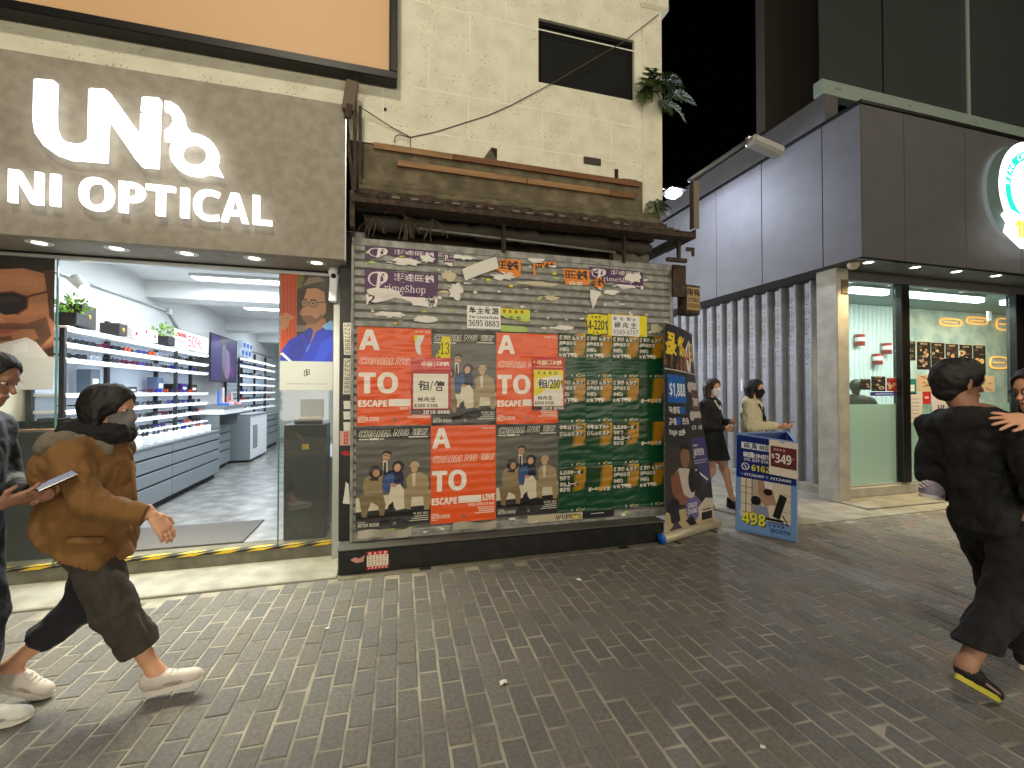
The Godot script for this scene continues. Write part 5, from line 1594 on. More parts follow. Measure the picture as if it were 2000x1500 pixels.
	bill("lease_notice", "white lease notice with a hyphenated number above the green bills", "notice", 2.277, 2.608, 2.140, 2.355, printed("lease_print2", cv, 0.5), 81, 0.006, 0.002)
	var ye := M("bill_yellow", Color(0.86, 0.80, 0.08), 0.6)
	var yg := M("bill_lime", Color(0.66, 0.76, 0.42), 0.6)
	scrap([0, 0, 1, 0.02, 1, 1, 0, 1], 2.24, 2.70, 2.138, 2.365, ye, "yellow bill showing round the edges of the hyphenated lease notice", 82, 0.002, 0.003)
	cv = Cv.new(self, 260, 216, Color(0.86, 0.80, 0.08))
	blobs(cv, 3, 70, 20, 26, 16, Color(0.16, 0.14, 0.05), 50)
	cv.text("14-2201", 0, 66, 250, 96, Color(0.08, 0.07, 0.04), "sans_bold")
	blobs(cv, 2, 90, 180, 22, 16, Color(0.3, 0.26, 0.08), 51)
	scrap([0.15, 0.05, 0.5, 0.0, 1, 0.05, 0.98, 0.9, 0.5, 1.0, 0.1, 0.95, 0.12, 0.6, 0.0, 0.5, 0.05, 0.3], 1.976, 2.236, 2.139, 2.36, printed("yellow_print1", cv, 0.5), "yellow bill with a tall black number beside the hyphenated lease notice", 83, 0.004)
	cv = Cv.new(self, 300, 140, Color(0.74, 0.80, 0.36))
	cv.rect(0, 0, 300, 50, Color(0.86, 0.80, 0.08))
	blobs(cv, 4, 20, 12, 30, 30, Color(0.2, 0.18, 0.06), 52)
	cv.han("先生", 80, 72, 50, 24, 6, Color(0.14, 0.14, 0.1))
	scrap([0, 0, 1, 0.02, 1, 0.8, 0.85, 0.9, 0.6, 0.8, 0.3, 0.7, 0.1, 0.6, 0, 0.5], 1.088, 1.385, 2.225, 2.366, printed("lime_print", cv, 0.5), "lime and yellow bill torn along the bottom beside the serif lease notice", 84, 0.004)
	scrap([0, 0, 0.9, 0.1, 1, 0.5, 0.95, 1.0, 0.0, 1.0], 1.088, 1.36, 2.14, 2.20, yg, "lime paper remnant just above the second orange poster", 85, 0.003)
	# red lease boards
	cv = Cv.new(self, 384, 420, Color(0.66, 0.09, 0.14))
	cv.rect(22, 26, 336, 338, Color(0.87, 0.85, 0.79))
	cv.han("租", 76, 100, 88, 0, 11, Color(0.08, 0.08, 0.08))
	cv.text("/", 178, 96, 34, 96, Color(0.08, 0.08, 0.08), "sans")
	cv.han("售", 226, 100, 88, 0, 11, Color(0.08, 0.08, 0.08))
	cv.han("林先生", 68, 252, 44, 16, 6, Color(0.12, 0.12, 0.12))
	cv.text("8300 0106", 32, 318, 224, 34, Color(0.12, 0.12, 0.12))
	cv.rect(0, 374, 384, 46, Color(0.20, 0.07, 0.08))
	cv.text("2810 6066", 114, 380, 260, 36, Color(0.90, 0.88, 0.85))
	cv.rect(8, 384, 90, 24, Color(0.36, 0.22, 0.20))
	var b1 := thing("lease_board", "red framed lease board pasted over orange and band posters", "sign", Vector3(0.420, 1.546, PZ + 0.008))
	part(b1, "paper", pasted(0.366, 0.40, 90, 0.002), printed("red_board_print1", cv, 0.35))
	var hv := Cv.new(self, 384, 130, Color(0.80, 0.36, 0.36))
	hv.han("中原", 96, 36, 50, 8, 8, Color(0.92, 0.84, 0.80))
	hv.text("(", 216, 34, 12, 56, Color(0.92, 0.84, 0.80))
	hv.han("工商舖", 232, 36, 40, 4, 7, Color(0.92, 0.84, 0.80))
	part(b1, "crumpled_header", pasted(0.366, 0.125, 91, 0.014), printed("red_head_print", hv, 0.25), Vector3(0, 0.262, 0.002))
	cv = Cv.new(self, 384, 580, Color(0.72, 0.14, 0.12))
	cv.han("中原", 60, 36, 54, 6, 9, Color(0.92, 0.80, 0.62))
	cv.text("(", 182, 30, 14, 64, Color(0.92, 0.80, 0.62))
	cv.han("工商舖", 202, 36, 44, 4, 8, Color(0.92, 0.80, 0.62))
	cv.ell(30, 56, 14, 14, Color(0.88, 0.62, 0.36))
	cv.rect(40, 104, 320, 8, Color(0.90, 0.66, 0.5))
	cv.rect(24, 140, 340, 396, Color(0.87, 0.85, 0.80))
	cv.pts([24, 140, 364, 140, 364, 300, 300, 310, 320, 360, 200, 356, 180, 330, 70, 420, 24, 420], Color(0.86, 0.80, 0.08))
	blobs(cv, 4, 66, 156, 34, 30, Color(0.25, 0.22, 0.06), 55)
	cv.pts([60, 240, 340, 190, 350, 250, 160, 330, 60, 330], Color(0.88, 0.86, 0.82))
	cv.han("租", 76, 250, 92, 0, 12, Color(0.08, 0.08, 0.08))
	cv.text("/2001", 178, 246, 180, 98, Color(0.08, 0.08, 0.05), "sans_bold")
	cv.han("林先生", 72, 424, 44, 14, 6, Color(0.12, 0.12, 0.12))
	cv.text("8300 0106", 36, 484, 220, 36, Color(0.12, 0.12, 0.12))
	cv.rect(0, 538, 384, 42, Color(0.24, 0.06, 0.06))
	cv.text("2810 6066", 112, 543, 260, 32, Color(0.90, 0.88, 0.85))
	bill("lease_board", "red lease board overpasted with a torn yellow bill, beside the green bills", "sign", 1.402, 1.752, 1.372, 1.90, printed("red_board_print2", cv, 0.35), 92, 0.008, 0.003)
	# yellow strips on the posters
	cv = Cv.new(self, 150, 220, Color(0.86, 0.80, 0.08))
	cv.text("13", 56, 56, 84, 110, Color(0.08, 0.07, 0.04), "serif")
	cv.text("3", 6, 110, 40, 60, Color(0.08, 0.07, 0.04), "serif")
	cv.han("旺", 26, 180, 34, 0, 5, Color(0.2, 0.18, 0.05))
	scrap([0.5, 0, 1, 0.02, 1, 1, 0.05, 0.98, 0.15, 0.75, 0.4, 0.55, 0.35, 0.3], 0.448, 0.597, 1.850, 2.073, printed("yellow_print2", cv, 0.5), "yellow strip with a tall printed 13 on the band poster", 93, 0.006, 0.004)
	scrap([0.1, 0, 1, 0, 0.6, 0.5, 0.7, 1.0, 0.3, 0.9, 0.1, 0.5], 0.262, 0.360, 1.885, 2.075, pw, "pale shred of paper on the crinkled orange poster", 94, 0.008, 0.006)
	scrap([0, 0, 0.9, 0, 0.2, 0.9], 0.262, 0.31, 1.99, 2.073, ye, "yellow corner stuck above the pale shred", 95, 0.010, 0.003)
	# the larger white shreds left where bills were ripped off
	var big := [[0.02, 0.34, 2.70, 2.79], [0.30, 0.47, 2.74, 2.83], [-0.16, 0.18, 2.40, 2.50], [0.50, 0.66, 2.58, 2.72], [0.56, 0.74, 2.40, 2.60], [0.60, 0.86, 2.80, 2.86], [0.96, 1.24, 2.63, 2.71], [1.20, 1.72, 2.60, 2.66], [1.36, 1.56, 2.83, 2.89], [2.42, 2.66, 2.70, 2.83], [2.18, 2.38, 2.56, 2.62], [1.50, 1.72, 2.46, 2.53], [-0.10, 0.20, 2.22, 2.29], [0.22, 0.50, 2.19, 2.26], [1.62, 1.86, 2.17, 2.23], [2.72, 2.90, 2.16, 2.30]]
	for k in big.size():
		var b: Array = big[k]
		var poly := []
		var rr := RandomNumberGenerator.new()
		rr.seed = 900 + k
		for i in 15:
			var a := TAU * i / 15
			var q := rr.randf_range(0.22, 0.5) if i % 2 else rr.randf_range(0.38, 0.5)
			poly.append_array([0.5 + cos(a) * q, 0.5 + sin(a) * q])
		scrap(poly, b[0], b[1], b[2], b[3], pw if k % 4 != 3 else M("bill_cream", Color(0.78, 0.74, 0.62), 0.8), "larger ragged %s shred of a ripped-off bill on the upper slats" % ("white" if k % 4 != 3 else "cream"), 910 + k, 0.006, 0.01, "ragged shreds on the upper shutter")
	# scattered remnants
	var cols2 := [pw, pw, pw, ye, yg, M("bill_grey", Color(0.62, 0.60, 0.55), 0.8), M("bill_cream", Color(0.78, 0.74, 0.62), 0.8)]
	var names := ["white", "white", "white", "yellow", "lime", "grey", "cream"]
	var r := RandomNumberGenerator.new()
	r.seed = 61
	for k in 126:
		var x := r.randf_range(-0.2, 2.85)
		var y := r.randf_range(2.17, 2.82) if k < 104 else r.randf_range(0.262, 0.325)
		var w := r.randf_range(0.03, 0.10) * (1.9 if k % 5 == 0 else 1.0)
		var h := r.randf_range(0.015, 0.04) * (1.6 if k % 5 == 0 else 1.0)
		var poly := []
		var m := r.randi_range(7, 13)
		for i in m:
			var a := TAU * i / m
			var rr := r.randf_range(0.18, 0.5)
			poly.append_array([0.5 + cos(a) * rr, 0.5 + sin(a) * rr])
		var c := r.randi_range(0, 6)
		scrap(poly, x - w / 2, x + w / 2, y - h / 2, y + h / 2, cols2[c], "small torn %s paper remnant %s" % [names[c], "stuck to the upper shutter slats" if k < 104 else "along the foot of the shutter"], 200 + k, 0.0 + 0.0006 * (k % 5), 0.004, "torn paper remnants on the shutter")
	# bottom band of older bills
	for q in [[-0.22, 0.25, 0.255, 0.325, "crumpled grey bill hanging below the first band poster"], [0.62, 1.04, 0.262, 0.33, "twisted pale bill hanging below the orange poster"]]:
		var f2 := func(u: float, v: float) -> Vector3:
			return Vector3(0, -0.01 * u + 0.012 * sin(u * 7.0), 0.02 * sin(u * 9.0) * v + 0.012)
		var o := thing("crumpled_bill", q[4], "torn paper", Vector3((q[0] + q[1]) / 2, (q[2] + q[3]) / 2, PZ + 0.008))
		part(o, "paper", sheet(q[1] - q[0], q[3] - q[2], 16, 6, f2), M("bill_grey"))
	cv = Cv.new(self, 512, 64, Color(0.72, 0.68, 0.58))
	cv.text("WUPWIK", 160, 14, 150, 40, Color(0.15, 0.13, 0.11), "serif_bold")
	cv.rect(320, 0, 192, 64, Color(0.06, 0.06, 0.09))
	cv.rect(370, 20, 80, 8, Color(0.7, 0.7, 0.7))
	bill("old_bill", "long strip of an older cream and black bill showing below the green bills", "poster", 1.36, 2.30, 0.262, 0.335, printed("old_bill_print", cv, 0.6), 97, 0.0, 0.004)
	# pilaster stickers
	for q in [[1.886, 2.175, 0.03, "handwritten telephone number slip on the black pilaster, upper one"], [1.532, 1.854, -0.02, "handwritten telephone number slip on the black pilaster, lower one"]]:
		cv = Cv.new(self, 320, 72, Color(0.82, 0.80, 0.76))
		cv.text("52278983", 14, 12, 292, 48, Color(0.08, 0.08, 0.08), "mono")
		var o := thing("number_slip", q[3], "sticker", Vector3(-0.318, (q[0] + q[1]) / 2, -4.2925))
		var s := part(o, "paper", sheet(q[1] - q[0], 0.066, 6, 2, flat), printed("slip_print", cv, 0.6))
		s.rotation.z = -PI / 2 + q[2]
	for q in [[1.436, 0.075], [1.342, 0.075], [1.244, 0.08]]:
		var o := solo("blank_slip", cut([0, 0, 1, 0.02, 0.97, 1, 0.03, 0.97], 0.072, q[1], int(q[0] * 100), 0.001), M("paper_white"), "blank white paper slip on the black pilaster", "sticker", Vector3(-0.312, q[0], -4.2925), 0.0, "blank slips on the pilaster")
		o.rotation.z = 0.03
	cv = Cv.new(self, 116, 132, Color(0.80, 0.62, 0.58))
	cv.rect(38, 12, 34, 108, Color(0.72, 0.10, 0.10))
	blobs(cv, 1, 44, 18, 22, 0, Color(0.85, 0.7, 0.65), 60)
	blobs(cv, 1, 44, 52, 22, 0, Color(0.85, 0.7, 0.65), 61)
	blobs(cv, 1, 44, 86, 22, 0, Color(0.85, 0.7, 0.65), 62)
	solo("red_sticker", sheet(0.11, 0.13, 2, 2, flat), printed("red_slip_print", cv, 0.5), "pink sticker with a red centre on the black pilaster", "sticker", Vector3(-0.323, 1.14, -4.292))
	scrap([0.4, 0, 0.8, 0.1, 1, 1, 0, 0.95], -0.35, -0.29, 0.55, 0.75, pw, "white triangular paper remnant low on the black pilaster", 98, -0.064, 0.004)
	scrap([0, 0.3, 0.4, 0, 1, 0.3, 0.8, 1.0, 0.2, 0.8], -0.37, -0.28, 0.98, 1.03, M("bill_red", Color(0.66, 0.10, 0.09), 0.6), "red and white remnant under the pink sticker on the pilaster", 99, -0.064, 0.004)
	cv = Cv.new(self, 178, 152, Color(0.84, 0.80, 0.74))
	cv.rect(0, 0, 178, 32, Color(0.70, 0.12, 0.12))
	cv.rect(0, 126, 178, 26, Color(0.70, 0.12, 0.12))
	blobs(cv, 4, 14, 5, 22, 20, Color(0.9, 0.82, 0.78), 63)
	blobs(cv, 6, 10, 130, 16, 12, Color(0.9, 0.82, 0.78), 64)
	for j in 4:
		blobs(cv, 6, 12, 40 + j * 21, 14, 13, Color(0.55, 0.25, 0.22), 65 + j)
	solo("grid_sticker", sheet(0.178, 0.152, 2, 2, flat), printed("grid_sticker_print", cv, 0.5), "red and white printed sticker on the black plinth", "sticker", Vector3(-0.046, 0.108, -4.068))
	scrap([0, 0.5, 0.3, 0.2, 0.6, 0.4, 1, 0, 0.9, 0.9, 0.4, 1.0], -0.27, -0.15, 0.10, 0.16, M("bill_pink", Color(0.75, 0.52, 0.50), 0.7), "scratched pink sticker remnant at the end of the black plinth", 101, 0.161, 0.002)

# ---------------------------------------------------------------- metal clad building across the alley
func clad_building() -> void:
	var t := thing("clad_building", "dark grey metal clad building with a glazed ground floor across the alley", "building")
	var pn := M("metal_panel")
	var dk := M("black_metal")
	# side fascia panels over the folding gate
	var zs := [-4.331, -4.87, -5.93, -6.98, -8.02, -9.06, -10.1]
	for i in zs.size() - 1:
		part(t, "side_panel", box(5.93, 5.96, 3.30, 5.29, zs[i + 1] + 0.005, zs[i] - 0.005, 0.003), pn)
	part(t, "panel_backing", box(5.965, 6.1, 3.31, 5.28, -10.1, -4.37, 0.0), dk)
	# front fascia panels
	var xs := [5.931, 6.70, 7.89, 9.08, 10.27, 11.46, 12.65]
	for i in xs.size() - 1:
		part(t, "front_panel", box(xs[i] + 0.005, xs[i + 1] - 0.005, 3.30, 5.29, -4.36, -4.33, 0.003), pn)
	part(t, "panel_backing", box(6.1, 12.65, 3.31, 5.28, -4.42, -4.365, 0.0), dk)
	part(t, "fascia_cap", box(5.915, 12.65, 5.291, 5.34, -4.6, -4.31, 0.004), dk)
	part(t, "fascia_cap", box(5.915, 6.1, 5.291, 5.34, -10.1, -4.601, 0.004), dk)
	part(t, "side_wall", box(5.96, 6.2, 5.341, 5.76, -12, -4.84, 0.004), pn)
	# soffit sheets
	for i in 6:
		part(t, "soffit_sheet", box(maxf(5.965, xs[i] + 0.004), xs[i + 1] - 0.004, 3.302, 3.33, -4.99, -4.425, 0.002), pn)
	part(t, "soffit_sheet", box(5.965, 6.62, 3.302, 3.33, -10.1, -4.995, 0.002), pn)
	part(t, "soffit_lip", box(5.935, 12.6, 3.285, 3.3015, -4.42, -4.365, 0.002), dk)
	# upper glazed storey with its pale sill band
	part(t, "sill_band", box(5.935, 12.6, 5.77, 5.985, -5.0, -4.86, 0.006), M("pale_sill", Color(0.52, 0.58, 0.54), 0.5))
	var gx := [5.95, 7.18, 9.01, 10.8, 12.5]
	for i in 4:
		var g := part(t, "upper_pane", box(gx[i] + 0.012, gx[i + 1] - 0.012, 5.987, 9.0, -4.93, -4.91, 0.002), M("upper_glass", Color(0.23, 0.25, 0.24), 0.25))
		part(g, "mullion", box(gx[i + 1] - 0.035, gx[i + 1] + 0.035, 5.99, 9.0, -4.905, -4.875, 0.003) if i == 1 else box(gx[i + 1] - 0.01, gx[i + 1] + 0.01, 5.99, 9.0, -4.93, -4.90, 0.002), M("pale_sill") if i == 1 else dk)
	part(t, "floor_slab_edge", box(9.1, 12.5, 6.75, 6.9, -5.6, -5.2, 0.0), M("slab_olive", Color(0.12, 0.11, 0.08), 0.8))
	part(t, "upper_back", box(6.6, 12.6, 5.76, 9.0, -6.7, -6.5, 0.0), M("dull_brown"))
	for k in 5:
		for dx in [0.0, 0.07]:
			part(t, "band_bolt", tubem([Vector3(6.2 + k * 1.45 + dx, 5.88, -4.86), Vector3(6.2 + k * 1.45 + dx, 5.88, -4.85)], 0.018, 10), M("alu"))
	# corner pillar
	part(t, "pillar", box(6.09, 6.31, 0.0, 3.30, -5.12, -4.80, 0.012), M("pillar"))
	part(t, "pillar_plaque", box(6.165, 6.285, 2.93, 3.13, -4.80, -4.788, 0.002), M("plaque", Color(0.36, 0.32, 0.24), 0.6))
	# downlights
	for x in [6.295, 7.18, 8.017, 8.876, 9.75]:
		var st := ST()
		lathe(st, [Vector2(0.0, 0.0), Vector2(0.055, 0.0)], Vector3.ZERO, 18)
		var dl := part(t, "downlight_lens", fin(st), glow("downlight_glow2", Color(1.0, 0.96, 0.86), 8.0), Vector3(x, 3.299, -4.52))
		st = ST()
		lathe(st, [Vector2(0.056, 0.0), Vector2(0.075, -0.004), Vector2(0.08, 0.003)], Vector3.ZERO, 18)
		part(dl, "downlight_rim", fin(st), M("alu"))
		spot(dl, Vector3(0, -0.02, 0), Vector3(0, -1, 0), 50.0, 3.6, Color(1.0, 0.90, 0.68), 0.04, 0.9)
	var dc := thing("dome_camera", "cream dome camera under the metal soffit at the pillar", "camera", Vector3(6.13, 3.30, -4.60))
	var ds := ST()
	ds.set_smooth_group(0)
	lathe(ds, [Vector2(0.0, -0.085), Vector2(0.04, -0.078), Vector2(0.065, -0.05), Vector2(0.07, 0.0)], Vector3.ZERO, 18)
	part(dc, "dome", fin(ds), M("dome_cream", Color(0.70, 0.66, 0.56), 0.5))
	# round lit sign
	var cv := Cv.new(self, 512, 512, Color(1, 1, 1))
	cv.ell(256, 256, 205, 205, Color(0.10, 0.72, 0.58))
	cv.ell(256, 256, 160, 160, Color(1, 1, 1))
	var word := "WING CHONG"
	for k in word.length():
		if word[k] == " ":
			continue
		var a := PI + 0.10 + k * 0.19
		var c := Vector2(256, 256) + Vector2(cos(a), sin(a)) * 183.0
		cv.ell(c.x, c.y, 14, 14, Color(0.10, 0.72, 0.58))
		var tt: PackedVector2Array = ink(word[k], "sans_bold")
		for i in range(0, tt.size(), 3):
			var p := PackedVector2Array()
			for j in 3:
				p.append(c + ((tt[i + j] - Vector2(0.5, 0.5)) * Vector2(24, 28)).rotated(a + PI / 2))
			cv.poly(p, Color(0.95, 1, 0.98))
	var s := thing("round_sign", "big round white lit sign with a teal ring on the metal fascia", "sign", Vector3(8.95, 4.46, -4.16))
	var disc := ST()
	disc.set_smooth_group(-1)
	var rim := ST()
	for k in 48:
		var a := TAU * k / 48
		var b := TAU * (k + 1) / 48
		var pa := Vector3(cos(a), sin(a), 0) * 0.69
		var pb := Vector3(cos(b), sin(b), 0) * 0.69
		for q in [[Vector3.ZERO, Vector2(0.5, 0.5)], [pb, Vector2(0.5 + cos(b) * 0.5, 0.5 - sin(b) * 0.5)], [pa, Vector2(0.5 + cos(a) * 0.5, 0.5 - sin(a) * 0.5)]]:
			disc.set_uv(q[1])
			disc.add_vertex(q[0])
		quad(rim, pa + Vector3(0, 0, -0.13), pb + Vector3(0, 0, -0.13), pb, pa)
	disc.generate_normals()
	var em := printed("round_sign_print", cv, 0.4)
	em.emission_enabled = true
	em.emission = Color.BLACK
	em.emission_texture = em.albedo_texture
	em.emission_energy_multiplier = 2.2
	part(s, "lit_face", disc.commit(), em)
	part(s, "rim", fin(rim), M("sign_rim", Color(0.55, 0.66, 0.66), 0.5))
	area(s, Vector3(0, 0, 0.03), Vector3(0, 0, 1), 1.2, 1.2, 2.0, Color(0.95, 1, 1))
	var rb := ST()
	prism(rb, pv([-0.55, -0.36, -0.62, -0.42, -0.52, -0.52, -0.58, -0.66, -0.22, -0.86, 0.5, -0.86, 0.6, -0.4, -0.2, -0.45]), -0.02, 0.05)
	part(s, "ribbon_light", fin(rb), glow("ribbon_glow", Color(1, 1, 0.98), 2.0))
	for q in [["1", -0.40, 0.11], ["D", -0.21, 0.2]]:
		part(s, "ribbon_letter", letters(q[0], q[2], 0.24, 0.01), glow("ribbon_letter_light", Color(0.95, 0.85, 0.15), 1.4), Vector3(q[1], -0.62, 0.056))

func flower(st: SurfaceTool, x: float, y: float, z: float, s: float) -> void:
	# a punched flower: six slots round a middle one, on a face towards -x
	for k in 6:
		var a := TAU * k / 6 + PI / 6
		var c := Vector3(x, y + sin(a) * s, z + cos(a) * s)
		var d := Vector3(0, sin(a), cos(a)) * s * 0.42
		var n := Vector3(0, cos(a), -sin(a)) * s * 0.22
		quad(st, c - d, c - n, c + d, c + n)
	quad(st, Vector3(x, y - s * 0.2, z - s * 0.2), Vector3(x, y - s * 0.2, z + s * 0.2), Vector3(x, y + s * 0.2, z + s * 0.2), Vector3(x, y + s * 0.2, z - s * 0.2))

func alley() -> void:
	var t := thing("folding_gate", "closed grey steel folding gate with punched flowers along the alley", "gate", Vector3(6.5, 0.1, 0))
	var ps := M("painted_steel")
	var hole := M("punched_dark", Color(0.06, 0.06, 0.065), 0.8)
	var st := ST()
	# one leaf: flat pan, a return and a rolled front edge
	bx(st, Vector3(0.0, 0.0, -0.105), Vector3(0.012, 3.19, 0.10), 0.002)
	var pan := fin(st)
	st = ST()
	bx(st, Vector3(-0.085, 0.0, 0.10), Vector3(0.012, 3.19, 0.108), 0.001)
	bx(st, Vector3(-0.095, 0.0, 0.108), Vector3(-0.060, 3.19, 0.145), 0.006)
	bx(st, Vector3(-0.085, 0.0, 0.145), Vector3(0.012, 3.19, 0.153), 0.001)
	var fold := fin(st)
	st = ST()
	flower(st, 0, 0, 0, 0.042)
	var punch := fin(st)
	var slot := box(-0.0006, 0.0, -0.006, 0.006, -0.022, 0.022, 0.0)
	for k in 15:
		var z := -5.62 - k * 0.278
		var leaf := part(t, "gate_leaf", pan, ps, Vector3(0, 0, z))
		part(leaf, "rolled_edge", fold, ps, Vector3(0, 0, 0.012))
		if k != 5:
			for j in 5:
				part(leaf, "punched_flower", punch, hole, Vector3(-0.0012, 2.97 - j * 0.238, -0.01))
				part(leaf, "punched_slot", slot, hole, Vector3(-0.0006, 2.85 - j * 0.238, -0.01))
		else:
			part(leaf, "gate_handle", box(-0.03, -0.001, 1.46, 1.68, 0.02, 0.06, 0.006), M("shelf_white"))
	part(t, "bottom_track", box(-0.11, 0.06, -0.006, 0.0, -9.8, -5.13, 0.001), M("alu"))
	part(t, "head_beam", box(-0.13, 0.12, 3.192, 3.2, -10.0, -5.13, 0.001), M("metal_panel"))
	# pale wall further down the alley, lit by a wall lamp
	var w := thing("alley_wall", "pale rendered wall deep in the alley", "wall")
	part(w, "face", box(6.42, 6.6, 0.0, 6.0, -24, -9.9, 0.0), M("cream_trim"))
	part(w, "end_face", box(2.84, 6.6, 0.0, 9.0, -24.4, -24, 0.0), M("cream_trim"))
	var l := thing("alley_lamp", "white bulkhead lamp on the old building's alley side", "lamp", Vector3(2.86, 3.4, -8.7))
	part(l, "lamp_glass", cbox(Vector3(0.1, 0.16, 0.3), 0.03), glow("alley_lamp_glow", Color(0.95, 0.97, 1.0), 12.0), Vector3(0.08, 0, 0))
	part(l, "lamp_back", cbox(Vector3(0.03, 0.2, 0.36), 0.01), M("alu"))
	omni(l, Vector3(0.2, 0, 0), 15.0, Color(0.95, 0.97, 1.0), 0.08)

func diner() -> void:
	var t := thing("diner", "teal lit noodle shop behind large panes with a black mullion", "shop")
	var teal := M("diner_wall", Color(0.72, 0.765, 0.75), 0.7)
	part(t, "floor", box(6.32, 14.5, 0.0, 0.12, -6.9, -4.99, 0.0), M("concrete"))
	var pl := triplanar(M("diner_plaster", Color(1, 1, 1), 0.8), 0.35, ramp_tex(512, noise(0.012, 6, 141), [[0.2, Color(0.56, 0.60, 0.56)], [0.5, Color(0.65, 0.665, 0.59)], [0.8, Color(0.72, 0.715, 0.62)]]))
	part(t, "back_wall", box(10.42, 16, 0.12, 3.30, -7.0, -6.8, 0.0), pl)
	part(t, "end_wall", box(15.8, 16, 0.12, 3.30, -6.8, -4.99, 0.0), pl)
	part(t, "side_wall", box(6.63, 6.7, 0.12, 3.30, -7.0, -5.13, 0.0), teal)
	part(t, "ceiling", box(6.63, 16, 3.31, 3.34, -7.0, -5.0, 0.0), M("diner_ceiling", Color(0.50, 0.56, 0.54), 0.7))
	# corrugated lining: each rib its own piece
	var st := ST()
	st.set_smooth_group(0)
	for k in 6:
		var a0 := PI * k / 6.0
		var a1 := PI * (k + 1) / 6.0
		quad(st, Vector3(-cos(a0) * 0.06, 0.12, sin(a0) * 0.04), Vector3(-cos(a1) * 0.06, 0.12, sin(a1) * 0.04), Vector3(-cos(a1) * 0.06, 3.3, sin(a1) * 0.04), Vector3(-cos(a0) * 0.06, 3.3, sin(a0) * 0.04))
	var rib := fin(st)
	for k in 30:
		part(t, "corrugated_rib", rib, teal, Vector3(6.77 + k * 0.122, 0, -6.80))
	part(t, "lining_back", box(6.7, 10.42, 0.12, 3.3, -6.95, -6.805, 0.0), teal)
	# front: sill, frames, panes
	part(t, "sill", box(6.31, 12.6, 0.03, 0.17, -5.02, -4.89, 0.01), M("pillar"))
	part(t, "sill_cap", box(6.315, 12.6, 0.171, 0.195, -5.0, -4.92, 0.003), M("alu"))
	part(t, "head_frame", box(6.31, 12.6, 3.17, 3.30, -5.01, -4.90, 0.005), M("metal_panel"))
	part(t, "mullion", box(7.44, 7.61, 0.196, 3.169, -5.0, -4.87, 0.006), M("black_metal"))
	part(t, "mullion", box(10.05, 10.5, 0.196, 3.169, -5.0, -4.87, 0.006), M("black_metal"))
	for q in [[6.315, 7.439], [7.611, 10.049], [10.501, 12.6]]:
		var g := part(t, "glass_pane", box(q[0], q[1], 0.196, 3.169, -4.966, -4.954, 0.001), M("diner_glass"))
		var fm := M("frosted_film", Color(0.70, 0.78, 0.74), 0.6)
		fm.backlight_enabled = true
		fm.backlight = Color(0.66, 0.78, 0.73)
		part(g, "frosted_film", box(q[0] + 0.004, q[1] - 0.004, 0.20, 1.366, -4.972, -4.969, 0.0), fm)
	# tube lights
	for q in [[8.0, 10.0], [7.0, 7.75], [10.6, 12.6]]:
		var l := thing("tube_light", "long white tube light under the noodle shop ceiling %s" % {8.0: "behind the wide pane", 7.0: "behind the narrow pane", 10.6: "at the far end"}[q[0]], "light", Vector3((q[0] + q[1]) / 2, 3.15, -5.3))
		var hw: float = (q[1] - q[0]) / 2
		part(l, "tube", box(-hw, hw, -0.05, 0.03, -0.06, 0.06, 0.01), glow("tube_glow", Color(0.90, 1.0, 0.97), 7.0))
		part(l, "housing", box(-hw - 0.03, hw + 0.03, 0.031, 0.09, -0.07, 0.07, 0.004), M("alu"))
		area(l, Vector3(0, -0.07, 0), Vector3(0, -1, -0.25), q[1] - q[0], 0.12, 8.5 * hw, Color(0.93, 1.0, 0.97))
	part(t, "thermostat", cbox(Vector3(0.09, 0.16, 0.02), 0.004), M("shelf_white"), Vector3(9.75, 2.82, -5.06))
	# orange wall decals on the plaster, with a faint glow added
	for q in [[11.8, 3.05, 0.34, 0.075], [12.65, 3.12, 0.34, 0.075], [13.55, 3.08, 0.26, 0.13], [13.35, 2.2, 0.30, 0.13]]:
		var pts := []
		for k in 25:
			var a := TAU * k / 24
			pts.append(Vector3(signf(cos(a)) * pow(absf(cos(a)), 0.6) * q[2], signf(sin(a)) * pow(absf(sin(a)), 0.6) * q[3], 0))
		var nn := thing("decal_outline", "orange decal outline with an added glow on the plaster wall " + {11.8: "left of the ceiling pair", 12.65: "right of the ceiling pair", 13.55: "high near the end wall", 13.35: "lower one near the end wall"}[q[0]], "wall decal", Vector3(q[0], q[1], -6.77))
		part(nn, "decal_edge", tubem(pts, 0.02, 6), glow("decal_glow", Color(1.0, 0.72, 0.32), 0.75))
		part(nn, "decal_bar", tubem([Vector3(-q[2] * 0.6, 0, 0), Vector3(q[2] * 0.6, 0, 0)], 0.016, 6), M("decal_glow"))
	# menus on the glass
	var r := RandomNumberGenerator.new()
	r.seed = 70
	var boards := [[7.667, 7.841, 2.030, 2.328], [7.874, 8.174, 1.893, 2.329], [8.185, 8.481, 1.897, 2.322], [8.504, 8.796, 1.89, 2.315], [8.820, 9.119, 1.89, 2.308], [9.143, 9.437, 1.893, 2.309], [6.710, 6.912, 1.58, 1.741], [6.922, 7.210, 1.56, 1.781], [7.231, 7.431, 1.56, 1.760]]
	var says := ["dark menu card with small rows beside the mullion", "dark menu card with many round dishes", "dark menu card with two drinks and bowls", "brown menu card with pale cups", "dark menu card with two large bowls", "dark menu card with a golden dish", "small dark menu card beside the pillar on the narrow pane", "small dark menu card with a white bowl on the narrow pane", "small red menu card on the narrow pane next to the mullion"]
